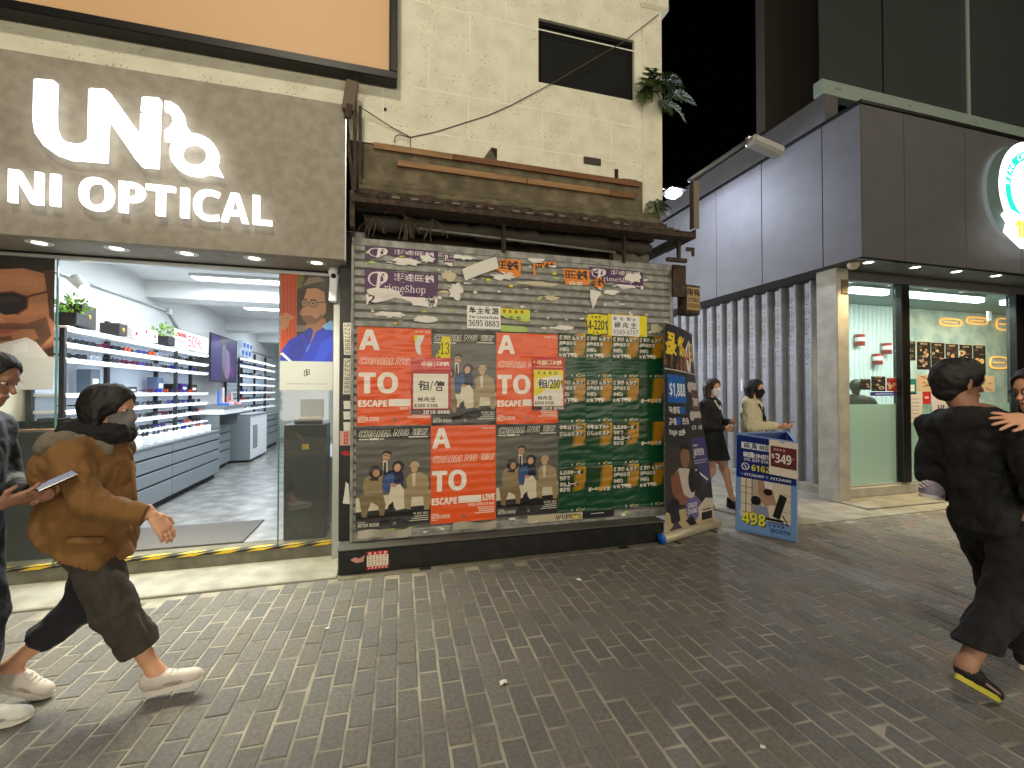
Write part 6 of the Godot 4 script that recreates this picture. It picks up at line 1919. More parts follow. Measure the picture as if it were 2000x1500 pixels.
	for i in boards.size():
		var b: Array = boards[i]
		var cv := Cv.new(self, 120, 176, Color(0.16, 0.135, 0.115) if i != 8 else Color(0.52, 0.12, 0.10))
		if i == 3:
			cv.im.fill(Color(0.22, 0.17, 0.18))
		cv.rect(0, 0, 120, 3, Color(0.7, 0.66, 0.6))
		blobs(cv, 4, 30, 8, 13, 3, Color(0.72, 0.68, 0.6), 100 + i)
		for k in ([6, 12, 7, 4, 5, 3, 2, 3, 6][i]):
			var x := r.randf_range(18, 102)
			var y := r.randf_range(48, 160)
			var rr := r.randf_range(7, 13) if i < 3 else r.randf_range(12, 24)
			cv.ell(x, y, rr, rr * 0.8, Color(0.78, 0.74, 0.66))
			cv.ell(x, y, rr * 0.65, rr * 0.5, [Color(0.5, 0.33, 0.18), Color(0.62, 0.48, 0.3), Color(0.34, 0.24, 0.18), Color(0.8, 0.55, 0.12)][k % 4] if i != 5 else Color(0.82, 0.58, 0.10))
		for k in 5:
			cv.rect(10 + 50 * (k % 2), 34 + k * 30, 40, 3, Color(0.55, 0.5, 0.45))
		var m := thing("menu_card", says[i], "menu", Vector3((b[0] + b[1]) / 2, (b[2] + b[3]) / 2, -4.951), 0.0, "menu cards on the noodle shop panes")
		part(m, "print", sheet(b[1] - b[0], b[3] - b[2], 1, 1, flat), printed("menu_print%d" % i, cv, 0.5))
	var notes := [[7.667, 7.852, 1.513, 1.748, Color(0.16, 0.48, 0.44), "teal payment card with a white square on the wide pane"], [7.863, 9.649, 1.552, 1.812, Color(0.78, 0.68, 0.56), "wide peach menu sheet on the pane behind the walking man"], [7.688, 7.973, 1.080, 1.529, Color(0.80, 0.77, 0.74), "long white notice beside the mullion"], [7.984, 8.163, 1.362, 1.552, Color(0.72, 0.16, 0.14), "small red sticker on the wide pane"], [8.185, 8.504, 1.05, 1.528, Color(0.80, 0.77, 0.77), "white notice with black characters on the pane"], [6.901, 7.431, 1.491, 1.548, Color(0.20, 0.16, 0.46), "purple strip sticker on the narrow pane"]]
	for i in notes.size():
		var b: Array = notes[i]
		var cv := Cv.new(self, 160, 160, b[4])
		match i:
			0: cv.rect(36, 60, 90, 70, Color(0.86, 0.88, 0.88))
			1:
				for k in 40:
					cv.ell(r.randf_range(8, 152), r.randf_range(16, 150), 5, 4, Color(0.45, 0.32, 0.22))
			2:
				for k in 6:
					cv.rect(14, 30 + k * 20, 110, 3, Color(0.5, 0.48, 0.46))
			3: cv.rect(40, 60, 80, 30, Color(0.9, 0.7, 0.68))
			4: blobs(cv, 3, 60, 60, 22, 6, Color(0.1, 0.1, 0.1), 90)
			5: cv.rect(30, 50, 110, 60, Color(0.55, 0.62, 0.85))
		var m := thing("pane_notice", b[5], "notice", Vector3((b[0] + b[1]) / 2, (b[2] + b[3]) / 2, -4.9505))
		part(m, "print", sheet(b[1] - b[0], b[3] - b[2], 1, 1, flat), printed("note_print%d" % i, cv, 0.5))
	# red wall cans
	for q in [[9.77, 2.42, "red and white tin hung on the ribbed wall, upper one"], [9.52, 2.2, "red and white tin hung on the ribbed wall, lower one"], [9.05, 2.57, "red and white framed tin near the pillar on the ribbed wall"]]:
		var c := thing("wall_tin", q[2], "tin", Vector3(q[0], q[1], -6.68), 0.3)
		part(c, "tin", tubem([Vector3(0, -0.11, 0), Vector3(0, 0.11, 0)], 0.085, 16), M("tin_red", Color(0.55, 0.06, 0.10), 0.4))
		part(c, "label", tubem([Vector3(0, -0.03, 0), Vector3(0, 0.05, 0)], 0.087, 16), M("paper_white"))

# ---------------------------------------------------------------- roll-up banner, gym stand
func banner_stand() -> void:
	var t := thing("rollup_banner", "twisted roll-up banner of a gym leaning beside the shutter", "banner", Vector3(2.78, 0.0, -4.03))
	var cv := Cv.new(self, 384, 1000, Color(0.17, 0.165, 0.175))
	var ye := Color(0.90, 0.78, 0.12)
	# top strip with three panels
	cv.rect(0, 0, 384, 215, Color(0.15, 0.12, 0.16))
	for k in 3:
		cv.rect(k * 128 + 2, 0, 4, 215, Color(0.36, 0.33, 0.34))
	for k in 30:
		cv.ell(r01(k) * 384, 160 + 50 * r01(k + 40), 10, 22, Color(0.55, 0.36, 0.18) if k % 2 else Color(0.34, 0.2, 0.12))
	cv.han("最", 18, 45, 92, 0, 14, ye)
	cv.han("後", 140, 48, 86, 0, 14, ye)
	cv.han("日", 300, 60, 80, 0, 15, ye)
	cv.pts([232, 95, 304, 35, 318, 160, 296, 215, 250, 205], Color(0.88, 0.84, 0.83))
	cv.text("4", 246, 70, 54, 100, Color(0.66, 0.10, 0.12))
	cv.rect(0, 213, 384, 6, Color(0.75, 0.7, 0.7))
	# price block
	cv.rect(26, 240, 185, 135, Color(0.10, 0.36, 0.68))
	cv.text("$1,888", 42, 275, 158, 78, Color(0.92, 0.92, 0.92))
	blobs(cv, 3, 30, 392, 34, 4, Color(0.85, 0.85, 0.85), 1)
	cv.rect(130, 392, 60, 36, Color(0.14, 0.34, 0.66))
	blobs(cv, 2, 30, 446, 34, 4, Color(0.85, 0.85, 0.85), 2)
	cv.rect(100, 446, 36, 36, Color(0.14, 0.34, 0.66))
	blobs(cv, 2, 150, 446, 34, 4, Color(0.85, 0.85, 0.85), 3)
	cv.text("Yoga", 30, 502, 70, 34, Color(0.85, 0.85, 0.85))
	blobs(cv, 2, 108, 500, 32, 2, Color(0.85, 0.85, 0.85), 4)
	cv.ell(262, 290, 28, 28, Color(0.72, 0.70, 0.68))
	cv.rect(284, 262, 96, 40, Color(0.74, 0.70, 0.68))
	cv.rect(280, 304, 100, 110, Color(0.36, 0.24, 0.22))
	cv.text("349", 292, 344, 76, 44, Color(0.88, 0.86, 0.84))
	cv.rect(280, 416, 100, 34, Color(0.74, 0.70, 0.68))
	cv.ell(262, 438, 28, 26, Color(0.72, 0.70, 0.68))
	blobs(cv, 2, 246, 486, 22, 4, Color(0.8, 0.8, 0.8), 5)
	blobs(cv, 2, 322, 486, 22, 4, Color(0.8, 0.8, 0.8), 6)
	# purple field, trainer names
	cv.pts([232, 550, 384, 550, 384, 760, 330, 800, 232, 640], Color(0.24, 0.22, 0.42))
	cv.text("JAYDEN", 238, 606, 108, 46, Color(0.88, 0.87, 0.86))
	cv.rect(238, 585, 50, 8, Color(0.7, 0.7, 0.7))
	cv.rect(238, 664, 140, 5, Color(0.6, 0.6, 0.66))
	cv.rect(238, 676, 120, 5, Color(0.6, 0.6, 0.66))
	cv.line(Vector2(250, 712), Vector2(352, 770), 9, Color(0.86, 0.84, 0.80))
	# man curling a dumbbell
	cv.pts([0, 560, 110, 600, 232, 640, 232, 900, 0, 900], Color(0.22, 0.20, 0.19))
	cv.ell(160, 640, 40, 54, Color(0.50, 0.36, 0.28))
	cv.pts([118, 620, 130, 580, 190, 576, 202, 620, 190, 606, 140, 600], Color(0.10, 0.08, 0.07))
	cv.pts([60, 720, 110, 690, 190, 700, 230, 800, 220, 860, 80, 850], Color(0.74, 0.70, 0.66))
	cv.pts([40, 730, 100, 700, 120, 770, 150, 850, 90, 860, 50, 800], Color(0.48, 0.31, 0.23))
	cv.pts([90, 800, 200, 850, 190, 880, 80, 860], Color(0.52, 0.34, 0.25))
	cv.ell(212, 760, 34, 60, Color(0.07, 0.07, 0.08))
	cv.ell(262, 770, 30, 56, Color(0.10, 0.10, 0.11))
	cv.pts([232, 840, 384, 770, 384, 860, 310, 905, 240, 870], Color(0.13, 0.12, 0.15))
	# woman and rowing machine
	cv.rect(0, 890, 384, 110, Color(0.70, 0.62, 0.48))
	cv.ell(60, 870, 46, 40, Color(0.12, 0.10, 0.10))
	cv.pts([30, 880, 90, 860, 110, 940, 70, 960, 40, 940], Color(0.16, 0.15, 0.17))
	cv.pts([150, 850, 240, 840, 310, 905, 200, 980, 160, 930], Color(0.38, 0.36, 0.55))
	cv.text("CARLEE", 168, 868, 74, 24, Color(0.88, 0.87, 0.86))
	cv.text("CHEUNG", 168, 898, 74, 24, Color(0.88, 0.87, 0.86))
	cv.pts([250, 900, 320, 860, 384, 870, 384, 960, 260, 960], Color(0.74, 0.70, 0.62))
	cv.rect(280, 930, 90, 40, Color(0.10, 0.10, 0.10))
	cv.rect(290, 915, 70, 6, Color(0.12, 0.12, 0.12))
	cv.pts([0, 1000, 80, 940, 150, 1000], Color(0.26, 0.22, 0.26))
	cv.pts([150, 950, 200, 930, 250, 990, 210, 1000], Color(0.10, 0.09, 0.10))
	var f := func(u: float, v: float) -> Vector3:
		var a := deg_to_rad(lerpf(34.4, 18.4, v * v * (3 - 2 * v)))
		var w := 0.86
		var p := Vector3(cos(a) * w * u, 0, -sin(a) * w * u)
		p += Vector3(0.02, 0, 0.03) * sin(u * PI) * (1.0 - v) + Vector3(0, -0.055 * u * (1.0 - v), 0)
		return p - Vector3((u - 0.5) * 0.86, 0, 0)
	var sh := sheet(0.86, 2.2, 10, 24, f)
	part(t, "banner_sheet", sh, printed("gym_banner_print", cv, 0.45), Vector3(0, 1.17, 0))
	var a0 := deg_to_rad(18.4)
	var d := Vector3(cos(a0), 0, -sin(a0))
	part(t, "base_case", tubem([d * -0.06 + Vector3(0, 0.06, 0), d * 0.92 + Vector3(0, 0.06, 0)], 0.055, 14), M("alu_pale", Color(0.74, 0.70, 0.60), 0.4, 0.4))
	part(t, "end_cap", tubem([d * -0.075 + Vector3(0, 0.06, 0), d * -0.061 + Vector3(0, 0.06, 0)], 0.057, 14), M("cap_blue", Color(0.05, 0.34, 0.72), 0.4))
	part(t, "base_foot", tubem([d * 0.1 + Vector3(0.03, 0.012, 0.1), d * 0.1 + Vector3(-0.03, 0.012, -0.12)], 0.011, 8), M("black_metal"))
	part(t, "base_foot", tubem([d * 0.75 + Vector3(0.03, 0.012, 0.1), d * 0.75 + Vector3(-0.03, 0.012, -0.12)], 0.011, 8), M("black_metal"))
	var a1 := deg_to_rad(34.4)
	part(t, "top_bar", tubem([Vector3(0, 2.275, 0), Vector3(cos(a1) * 0.86, 2.22, -sin(a1) * 0.86)], 0.012, 8), M("alu"))
	part(t, "support_pole", tubem([d * 0.43 + Vector3(0, 0.1, -0.03), Vector3(cos(a1) * 0.43, 2.25, -sin(a1) * 0.43 - 0.02)], 0.009, 8), M("alu"))

func a_board() -> void:
	# three-sided folding stand: front face A-B towards the camera
	var A := Vector3(3.80, 0, -4.19)
	var B := Vector3(4.095, 0, -3.69)
	var C := Vector3(4.36, 0, -4.02)
	var t := thing("gym_stand", "blue three-sided folding sign stand of a gym in the alley mouth", "sign stand", A)
	var cv := Cv.new(self, 480, 900, Color(0.05, 0.13, 0.42))
	var wh := Color(0.88, 0.88, 0.87)
	var ye := Color(0.86, 0.84, 0.10)
	cv.rect(40, 55, 400, 62, Color(0.84, 0.86, 0.84))
	cv.han("旺角", 66, 62, 46, 14, 7, Color(0.08, 0.13, 0.36))
	cv.text("MON-SUN", 192, 64, 220, 44, Color(0.08, 0.13, 0.36))
	cv.han("旺角", 62, 150, 44, 2, 9, wh)
	blobs(cv, 4, 156, 150, 44, 2, wh, 8)
	cv.text("21C SOY STREET", 62, 204, 260, 30, wh)
	cv.ell(76, 288, 34, 34, wh)
	cv.ell(76, 288, 27, 27, Color(0.05, 0.13, 0.42))
	cv.line(Vector2(64, 276), Vector2(88, 302), 9, wh)
	cv.pts([48, 322, 52, 300, 70, 318], wh)
	cv.text("6162 7089", 128, 262, 318, 58, ye)
	cv.text("FIT24HKF", 68, 350, 160, 26, wh, "sans_bold", 0.2)
	cv.ell(254, 362, 14, 14, Color(0.4, 0.42, 0.66))
	cv.text("FIT24HK", 282, 350, 160, 26, wh, "sans_bold", 0.2)
	cv.ell(48, 362, 14, 14, Color(0.3, 0.38, 0.66))
	cv.rect(0, 400, 480, 500, Color(0.42, 0.56, 0.76))
	cv.rect(40, 400, 400, 370, Color(0.80, 0.76, 0.68))
	cv.rect(130, 400, 90, 370, Color(0.68, 0.63, 0.56))
	for x in [80, 130]:
		cv.rect(x, 400, 7, 340, Color(0.34, 0.28, 0.24))
	for y in [480, 540, 640, 720]:
		cv.rect(40, y, 100, 5, Color(0.36, 0.3, 0.26))
		cv.rect(360, y + 20, 80, 4, Color(0.45, 0.4, 0.35))
	cv.pts([180, 400, 290, 400, 310, 520, 330, 600, 240, 640, 190, 560], Color(0.62, 0.50, 0.42))
	cv.pts([230, 400, 300, 400, 300, 470, 240, 470], Color(0.85, 0.82, 0.80))
	cv.ell(262, 500, 36, 32, Color(0.10, 0.08, 0.08))
	cv.pts([170, 500, 230, 560, 340, 590, 330, 620, 210, 610], Color(0.66, 0.52, 0.44))
	cv.ell(166, 600, 42, 46, Color(0.07, 0.07, 0.08))
	cv.pts([150, 640, 260, 640, 280, 760, 140, 760], Color(0.50, 0.53, 0.64))
	cv.pts([356, 500, 412, 520, 356, 740, 300, 720], Color(0.09, 0.09, 0.10))
	cv.pts([250, 738, 380, 740, 390, 768, 240, 762], Color(0.08, 0.08, 0.09))
	cv.line(Vector2(380, 700), Vector2(414, 766), 10, Color(0.12, 0.12, 0.13))
	cv.text("498", 58, 728, 196, 112, Color(0.10, 0.12, 0.08))
	cv.text("498", 50, 720, 196, 112, ye)
	cv.text("$", 26, 716, 20, 30, ye)
	cv.rect(262, 774, 170, 10, Color(0.08, 0.13, 0.36))
	blobs(cv, 4, 268, 790, 26, 8, Color(0.07, 0.11, 0.34), 9)
	cv.text("MONTH", 286, 832, 150, 42, Color(0.07, 0.11, 0.34))
	var ab := B - A
	var front := func(u: float, v: float) -> Vector3:
		return ab * u - Vector3((u - 0.5) * 0.58, 0, 0) + Vector3(0.05, 0, -0.03) * (1.0 - v) + Vector3(0, -0.055 * u * (1.0 - v) , 0)
	part(t, "front_panel", sheet(0.58, 1.04, 4, 4, front), printed("gym_stand_print", cv, 0.35), Vector3(-0.01, 0.545, 0.006))
	var st := ST()
	var ub := Vector3(0.05, 0, -0.03)
	var hs := [1.07, 1.015, 1.10]
	var P := [Vector3.ZERO, ab, C - A]
	for k in 3:
		var k2 := (k + 1) % 3
		var a: Vector3 = P[k]
		var b: Vector3 = P[k2]
		var ta: Vector3 = a + ub * (1.0 if k < 2 else -0.4) + Vector3(0, hs[k], 0)
		var tb: Vector3 = b + ub * (1.0 if k2 < 2 else -0.4) + Vector3(0, hs[k2], 0)
		quad(st, a + Vector3(0, 0.01, 0), b + Vector3(0, 0.01, 0), tb, ta)
	part(t, "side_panel", fin(st), M("stand_blue", Color(0.07, 0.16, 0.42), 0.4))
	st = ST()
	for k in 3:
		var k2 := (k + 1) % 3
		var ta: Vector3 = P[k] + ub * (1.0 if k < 2 else -0.4) + Vector3(0, hs[k] + 0.006, 0)
		var tb: Vector3 = P[k2] + ub * (1.0 if k2 < 2 else -0.4) + Vector3(0, hs[k2] + 0.006, 0)
		tube(st, [ta, tb], 0.011, 6)
		tube(st, [P[k] + Vector3(0, 0.012, 0), P[k2] + Vector3(0, 0.012, 0)], 0.011, 6)
	for k in 3:
		tube(st, [P[k] + Vector3(0, 0.0, 0), P[k] + ub * (1.0 if k < 2 else -0.4) + Vector3(0, hs[k], 0)], 0.010, 6)
	part(t, "edge_trim", fin(st), M("trim_pale", Color(0.40, 0.54, 0.74), 0.4))
	# price card clipped to it
	cv = Cv.new(self, 220, 300, Color(0.86, 0.82, 0.77))
	cv.rect(12, 52, 200, 178, Color(0.38, 0.12, 0.11))
	blobs(cv, 4, 34, 70, 18, 6, Color(0.8, 0.72, 0.68), 10)
	cv.text("$", 18, 118, 26, 44, Color(0.88, 0.86, 0.84))
	cv.text("349", 48, 112, 124, 80, Color(0.90, 0.88, 0.86))
	blobs(cv, 1, 180, 130, 18, 0, Color(0.6, 0.5, 0.46), 11)
	cv.rect(60, 204, 140, 12, Color(0.30, 0.20, 0.17))
	cv.rect(80, 6, 40, 12, Color(0.5, 0.6, 0.66))
	var card := thing("price_card", "white and maroon $349 price card taped to the blue stand", "price card", A + ab * 0.80 + Vector3(0.02, 0.86, -0.01))
	var g := func(u: float, v: float) -> Vector3:
		return ab.normalized() * ((u - 0.5) * 0.265) - Vector3((u - 0.5) * 0.265, 0, 0) + Vector3(0.016, 0, -0.01) * (1.0 - v) + Vector3(-0.02, 0, 0.012) + Vector3(0, -0.026 * u, 0)
	part(card, "card", sheet(0.265, 0.37, 4, 4, g), printed("price_card_print", cv, 0.5))

# ---------------------------------------------------------------- greenery
func leaf_mat(key: String, c: Color) -> StandardMaterial3D:
	var m := M(key, c, 0.6)
	m.backlight_enabled = true
	m.backlight = c * 0.5
	return m

func leaf_ball(at: Vector3, rad: Vector3, n: int, s: float, sd: int) -> ArrayMesh:
	var r := RandomNumberGenerator.new()
	r.seed = sd
	var st := ST()
	for k in n:
		var d := Vector3(r.randfn(), r.randfn(), r.randfn()).normalized()
		var p := at + d * rad * pow(r.randf(), 0.4)
		var u := (d + Vector3(r.randf_range(-0.6, 0.6), r.randf_range(-0.2, 0.8), r.randf_range(-0.6, 0.6))).normalized()
		var v := u.cross(Vector3(r.randfn(), r.randfn(), r.randfn())).normalized()
		var w := s * r.randf_range(0.6, 1.2)
		quad(st, p, p + u * w * 0.5 + v * w * 0.3, p + u * w, p + u * w * 0.5 - v * w * 0.3)
	return fin(st)

func frond(st: SurfaceTool, p: Vector3, d: Vector3, len: float, r: RandomNumberGenerator) -> void:
	var n := 11
	var pts := []
	for k in n:
		pts.append(p)
		p += d * len / n
		d = (d + Vector3(0, -0.17, 0)).normalized()
	for k in range(1, n):
		var a: Vector3 = pts[k - 1]
		var b: Vector3 = pts[k]
		var f := (b - a).normalized()
		var s := f.cross(Vector3(0.2, 1, 0.3)).normalized()
		quad(st, a - s * 0.002, b - s * 0.002, b + s * 0.002, a + s * 0.002)
		var l := len * 0.24 * sin(PI * (k + 0.6) / (n + 1.0))
		for g in [-1.0, 1.0]:
			var tip: Vector3 = b + s * g * l + f * l * 0.5 + Vector3(0, r.randf_range(-0.3, 0.05) * l, 0)
			var wv: Vector3 = f * l * 0.2
			quad(st, b - wv, b + s * g * l * 0.5 - wv * 0.2 + f * l * 0.2, tip, b + wv * 1.2 + s * g * l * 0.4 + f * l * 0.2)

func plants() -> void:
	var r := RandomNumberGenerator.new()
	r.seed = 33
	for q in [[Vector3(2.70, 4.76, -4.12), 34, 0.36, "fern tuft growing from the cream corner column beside the window"], [Vector3(2.86, 4.70, -4.25), 9, 0.44, "wispy fern hanging over the alley side of the column"], [Vector3(2.74, 3.50, -4.10), 24, 0.19, "small dark fern at the foot of the column above the flood lamp"]]:
		var t := thing("fern", q[3], "plant", q[0])
		var st := ST()
		for k in q[1]:
			var a := r.randf_range(-0.3, PI + 0.3)
			var d := Vector3(cos(a) * (0.8 if q[1] != 9 else 1.0) + (0.5 if q[1] == 9 else 0.0), r.randf_range(-0.5, 0.8), 0.25 + 0.6 * sin(a)).normalized()
			frond(st, Vector3(r.randf_range(-0.03, 0.03), r.randf_range(-0.04, 0.04), 0), d, q[2] * r.randf_range(0.6, 1.15), r)
		part(t, "fronds", fin(st), leaf_mat("fern_leaf", Color(0.24, 0.32, 0.12)))
		part(t, "root_stalk", tubem([Vector3(0, 0.04, -0.03), Vector3(0.0, -0.05, 0.0), Vector3(0.01, -0.16, 0.0)], [0.012, 0.01, 0.003], 6), M("stalk", Color(0.26, 0.2, 0.12), 0.9))

func litter() -> void:
	var r := RandomNumberGenerator.new()
	r.seed = 19
	for q in [[0.62, -2.35, 0.020, "square white paper scrap on the brick paving"], [1.55, -3.45, 0.022, "creased white wrapper near the shutter plinth"], [1.6, -1.62, 0.012, "tiny white crumb on the bricks in mid street"], [0.35, -1.78, 0.010, "tiny pale crumb on the nearest bricks"], [-0.35, -3.2, 0.010, "tiny white crumb near the shop's light"], [2.05, -3.6, 0.011, "tiny white crumb near the plinth's far end"]]:
		var t := thing("litter", q[3], "litter", Vector3(q[0], 0.004, q[1]), r.randf() * TAU)
		var st := ST()
		var s: float = q[2]
		quad(st, Vector3(-s, 0.0, s), Vector3(s * 0.2, s * 0.5, s * 0.8), Vector3(s * 0.2, s * 0.3, -s), Vector3(-s, 0.002, -s * 0.7))
		quad(st, Vector3(s * 0.2, s * 0.5, s * 0.8), Vector3(s, 0.001, s * 0.6), Vector3(s * 1.1, 0.004, -s * 0.8), Vector3(s * 0.2, s * 0.3, -s))
		part(t, "paper", fin(st), M("paper_white"))
	# small drain notches at the plinth's foot
	for x in [0.36, 2.3]:
		var d := thing("drain_notch", "dark square drain notch at the foot of the plinth " + ("near the optician" if x < 1 else "near the banner"), "drain", Vector3(x, 0.006, -4.03))
		part(d, "grate", box(-0.045, 0.045, 0.0, 0.004, -0.03, 0.03, 0.001), M("drain_dark", Color(0.05, 0.045, 0.04), 0.9))
		part(d, "rim", box(-0.055, -0.046, 0.0, 0.008, -0.035, 0.035, 0.001), M("rust"))

# ---------------------------------------------------------------- people: distance fields of tapered bones, meshed as surface nets
# bone: [a, b, radius at a, radius at b, blend, squash direction, squash factor]
func bone(a: Vector3, b: Vector3, ra: float, rb: float, k := 0.03, d := Vector3.ZERO, f := 1.0) -> Array:
	return [a, b, ra, rb, k, d, f]

func field_mesh(bones: Array, c: float, fold := 0.0, sd := 1, ff := 9.0, cuts := [], carve := []) -> ArrayMesh:
	var lo := Vector3.ONE * 1e9
	var hi := -lo
	for q in bones:
		var m: Vector3 = Vector3.ONE * (maxf(q[2], q[3]) + q[4] * 0.5 + fold + c * 2.0)
		lo = lo.min((q[0] - m).min(q[1] - m))
		hi = hi.max((q[0] + m).max(q[1] + m))
	var nx := int((hi.x - lo.x) / c) + 2
	var ny := int((hi.y - lo.y) / c) + 2
	var nz := int((hi.z - lo.z) / c) + 2
	var F := PackedFloat32Array()
	F.resize(nx * ny * nz)
	F.fill(1.0)
	for q in bones:
		var a: Vector3 = q[0]
		var ba: Vector3 = q[1] - q[0]
		var inv := 1.0 / maxf(ba.length_squared(), 1e-9)
		var ra: float = q[2]
		var dr: float = q[3] - q[2]
		var k: float = q[4]
		var d: Vector3 = q[5]
		var g: float = 1.0 / q[6] - 1.0
		var sq: bool = g != 0.0
		var m: Vector3 = Vector3.ONE * (maxf(q[2], q[3]) + k + c * 2.5)
		var i0: Vector3 = ((q[0] - m).min(q[1] - m) - lo) / c
		var i1: Vector3 = ((q[0] + m).max(q[1] + m) - lo) / c
		var x0 := maxi(0, int(i0.x))
		var x1 := mini(nx - 1, int(i1.x) + 1)
		for z in range(maxi(0, int(i0.z)), mini(nz - 1, int(i1.z) + 1) + 1):
			for y in range(maxi(0, int(i0.y)), mini(ny - 1, int(i1.y) + 1) + 1):
				var row := (z * ny + y) * nx
				var p := Vector3(lo.x + x0 * c, lo.y + y * c, lo.z + z * c) - a
				for x in range(x0, x1 + 1):
					var v := p
					p.x += c
					if sq:
						v += d * (v.dot(d) * g)
					var t := clampf(v.dot(ba) * inv, 0.0, 1.0)
					var e := (v - ba * t).length() - ra - dr * t
					var o := F[row + x]
					if o - e >= k:
						F[row + x] = e
					elif e - o < k:
						var h := 0.5 + 0.5 * (o - e) / k
						F[row + x] = o + (e - o) * h - k * h * (1.0 - h)
	if fold > 0.0:
		var n := noise(1.0, 2, sd)
		if ff < 20.0:
			n.fractal_type = FastNoiseLite.FRACTAL_RIDGED
		for i in F.size():
			if absf(F[i]) < fold + c * 2.0:
				var x := i % nx
				var y := (i / nx) % ny
				var z := i / (nx * ny)
				F[i] += fold * n.get_noise_3d((lo.x + x * c) * ff, (lo.y + y * c) * ff * 0.75, (lo.z + z * c) * ff)
	# straight hems: what lies beyond a plane is cut away; carve: bones taken out of the shape
	if cuts or carve:
		for i in F.size():
			if F[i] > c * 3.0:
				continue
			var p := lo + Vector3(i % nx, (i / nx) % ny, i / (nx * ny)) * c
			for q in cuts:
				F[i] = maxf(F[i], (p - q[0]).dot(q[1]))
			for q in carve:
				var ba: Vector3 = q[1] - q[0]
				var v: Vector3 = p - q[0]
				if q[6] != 1.0:
					v += q[5] * (v.dot(q[5]) * (1.0 / q[6] - 1.0))
				var t := clampf(v.dot(ba) / maxf(ba.length_squared(), 1e-9), 0.0, 1.0)
				F[i] = maxf(F[i], lerpf(q[2], q[3], t) - (v - ba * t).length())
	# surface nets
	var id := PackedInt32Array()
	id.resize(F.size())
	id.fill(-1)
	var V := PackedVector3Array()
	var N := PackedVector3Array()
	var cells := PackedInt32Array()
	var sy := nx
	var sz := nx * ny
	var off := PackedInt32Array([0, 1, sy, sy + 1, sz, sz + 1, sz + sy, sz + sy + 1])
	var E := [[0, 1], [2, 3], [4, 5], [6, 7], [0, 2], [1, 3], [4, 6], [5, 7], [0, 4], [1, 5], [2, 6], [3, 7]]
	for z in nz - 1:
		for y in ny - 1:
			var row := z * sz + y * sy
			for x in nx - 1:
				var i := row + x
				if absf(F[i]) > c * 4.5:
					continue
				var f := [F[i], F[i + 1], F[i + sy], F[i + sy + 1], F[i + sz], F[i + sz + 1], F[i + sz + sy], F[i + sz + sy + 1]]
				var inside := 0
				for j in 8:
					if f[j] < 0.0:
						inside += 1
				if inside == 0 or inside == 8:
					continue
				var s := Vector3.ZERO
				var cnt := 0
				for e in E:
					var fa: float = f[e[0]]
					var fb: float = f[e[1]]
					if (fa < 0.0) != (fb < 0.0):
						var t := fa / (fa - fb)
						var pa := Vector3(e[0] & 1, (e[0] >> 1) & 1, e[0] >> 2)
						var pb := Vector3(e[1] & 1, (e[1] >> 1) & 1, e[1] >> 2)
						s += pa.lerp(pb, t)
						cnt += 1
				id[i] = V.size()
				V.append(lo + (Vector3(x, y, z) + s / cnt) * c)
				N.append(Vector3(f[1] + f[3] + f[5] + f[7] - f[0] - f[2] - f[4] - f[6], f[2] + f[3] + f[6] + f[7] - f[0] - f[1] - f[4] - f[5], f[4] + f[5] + f[6] + f[7] - f[0] - f[1] - f[2] - f[3]).normalized())
				cells.append(i)
	var I := PackedInt32Array()
	for i in cells:
		var s0 := F[i] < 0.0
		for ax in 3:
			var st: int = [1, sy, sz][ax]
			if (F[i + st] < 0.0) == s0:
				continue
			var u: int = [sy, sz, 1][ax]
			var w: int = [sz, 1, sy][ax]
			if i - u - w < 0:
				continue
			var q := [id[i], id[i - u], id[i - u - w], id[i - w]]
			if q[0] < 0 or q[1] < 0 or q[2] < 0 or q[3] < 0:
				continue
			if s0:
				I.append_array(PackedInt32Array([q[0], q[2], q[1], q[0], q[3], q[2]]))
			else:
				I.append_array(PackedInt32Array([q[0], q[1], q[2], q[0], q[2], q[3]]))
	# turn every face clockwise seen from outside
	for k in range(0, I.size(), 3):
		var n := (V[I[k + 2]] - V[I[k]]).cross(V[I[k + 1]] - V[I[k]])
		if n.dot(N[I[k]] + N[I[k + 1]] + N[I[k + 2]]) < 0.0:
			var t := I[k + 1]
			I[k + 1] = I[k + 2]
			I[k + 2] = t
	var out := []
	out.resize(Mesh.ARRAY_MAX)
	out[Mesh.ARRAY_VERTEX] = V
	out[Mesh.ARRAY_NORMAL] = N
	out[Mesh.ARRAY_INDEX] = I
	var mesh := ArrayMesh.new()
	mesh.add_surface_from_arrays(Mesh.PRIMITIVE_TRIANGLES, out)
	return mesh

func joined(list: Array) -> ArrayMesh:
	var st := SurfaceTool.new()
	st.begin(Mesh.PRIMITIVE_TRIANGLES)
	for m in list:
		st.append_from(m, 0, Transform3D.IDENTITY)
	return st.commit()

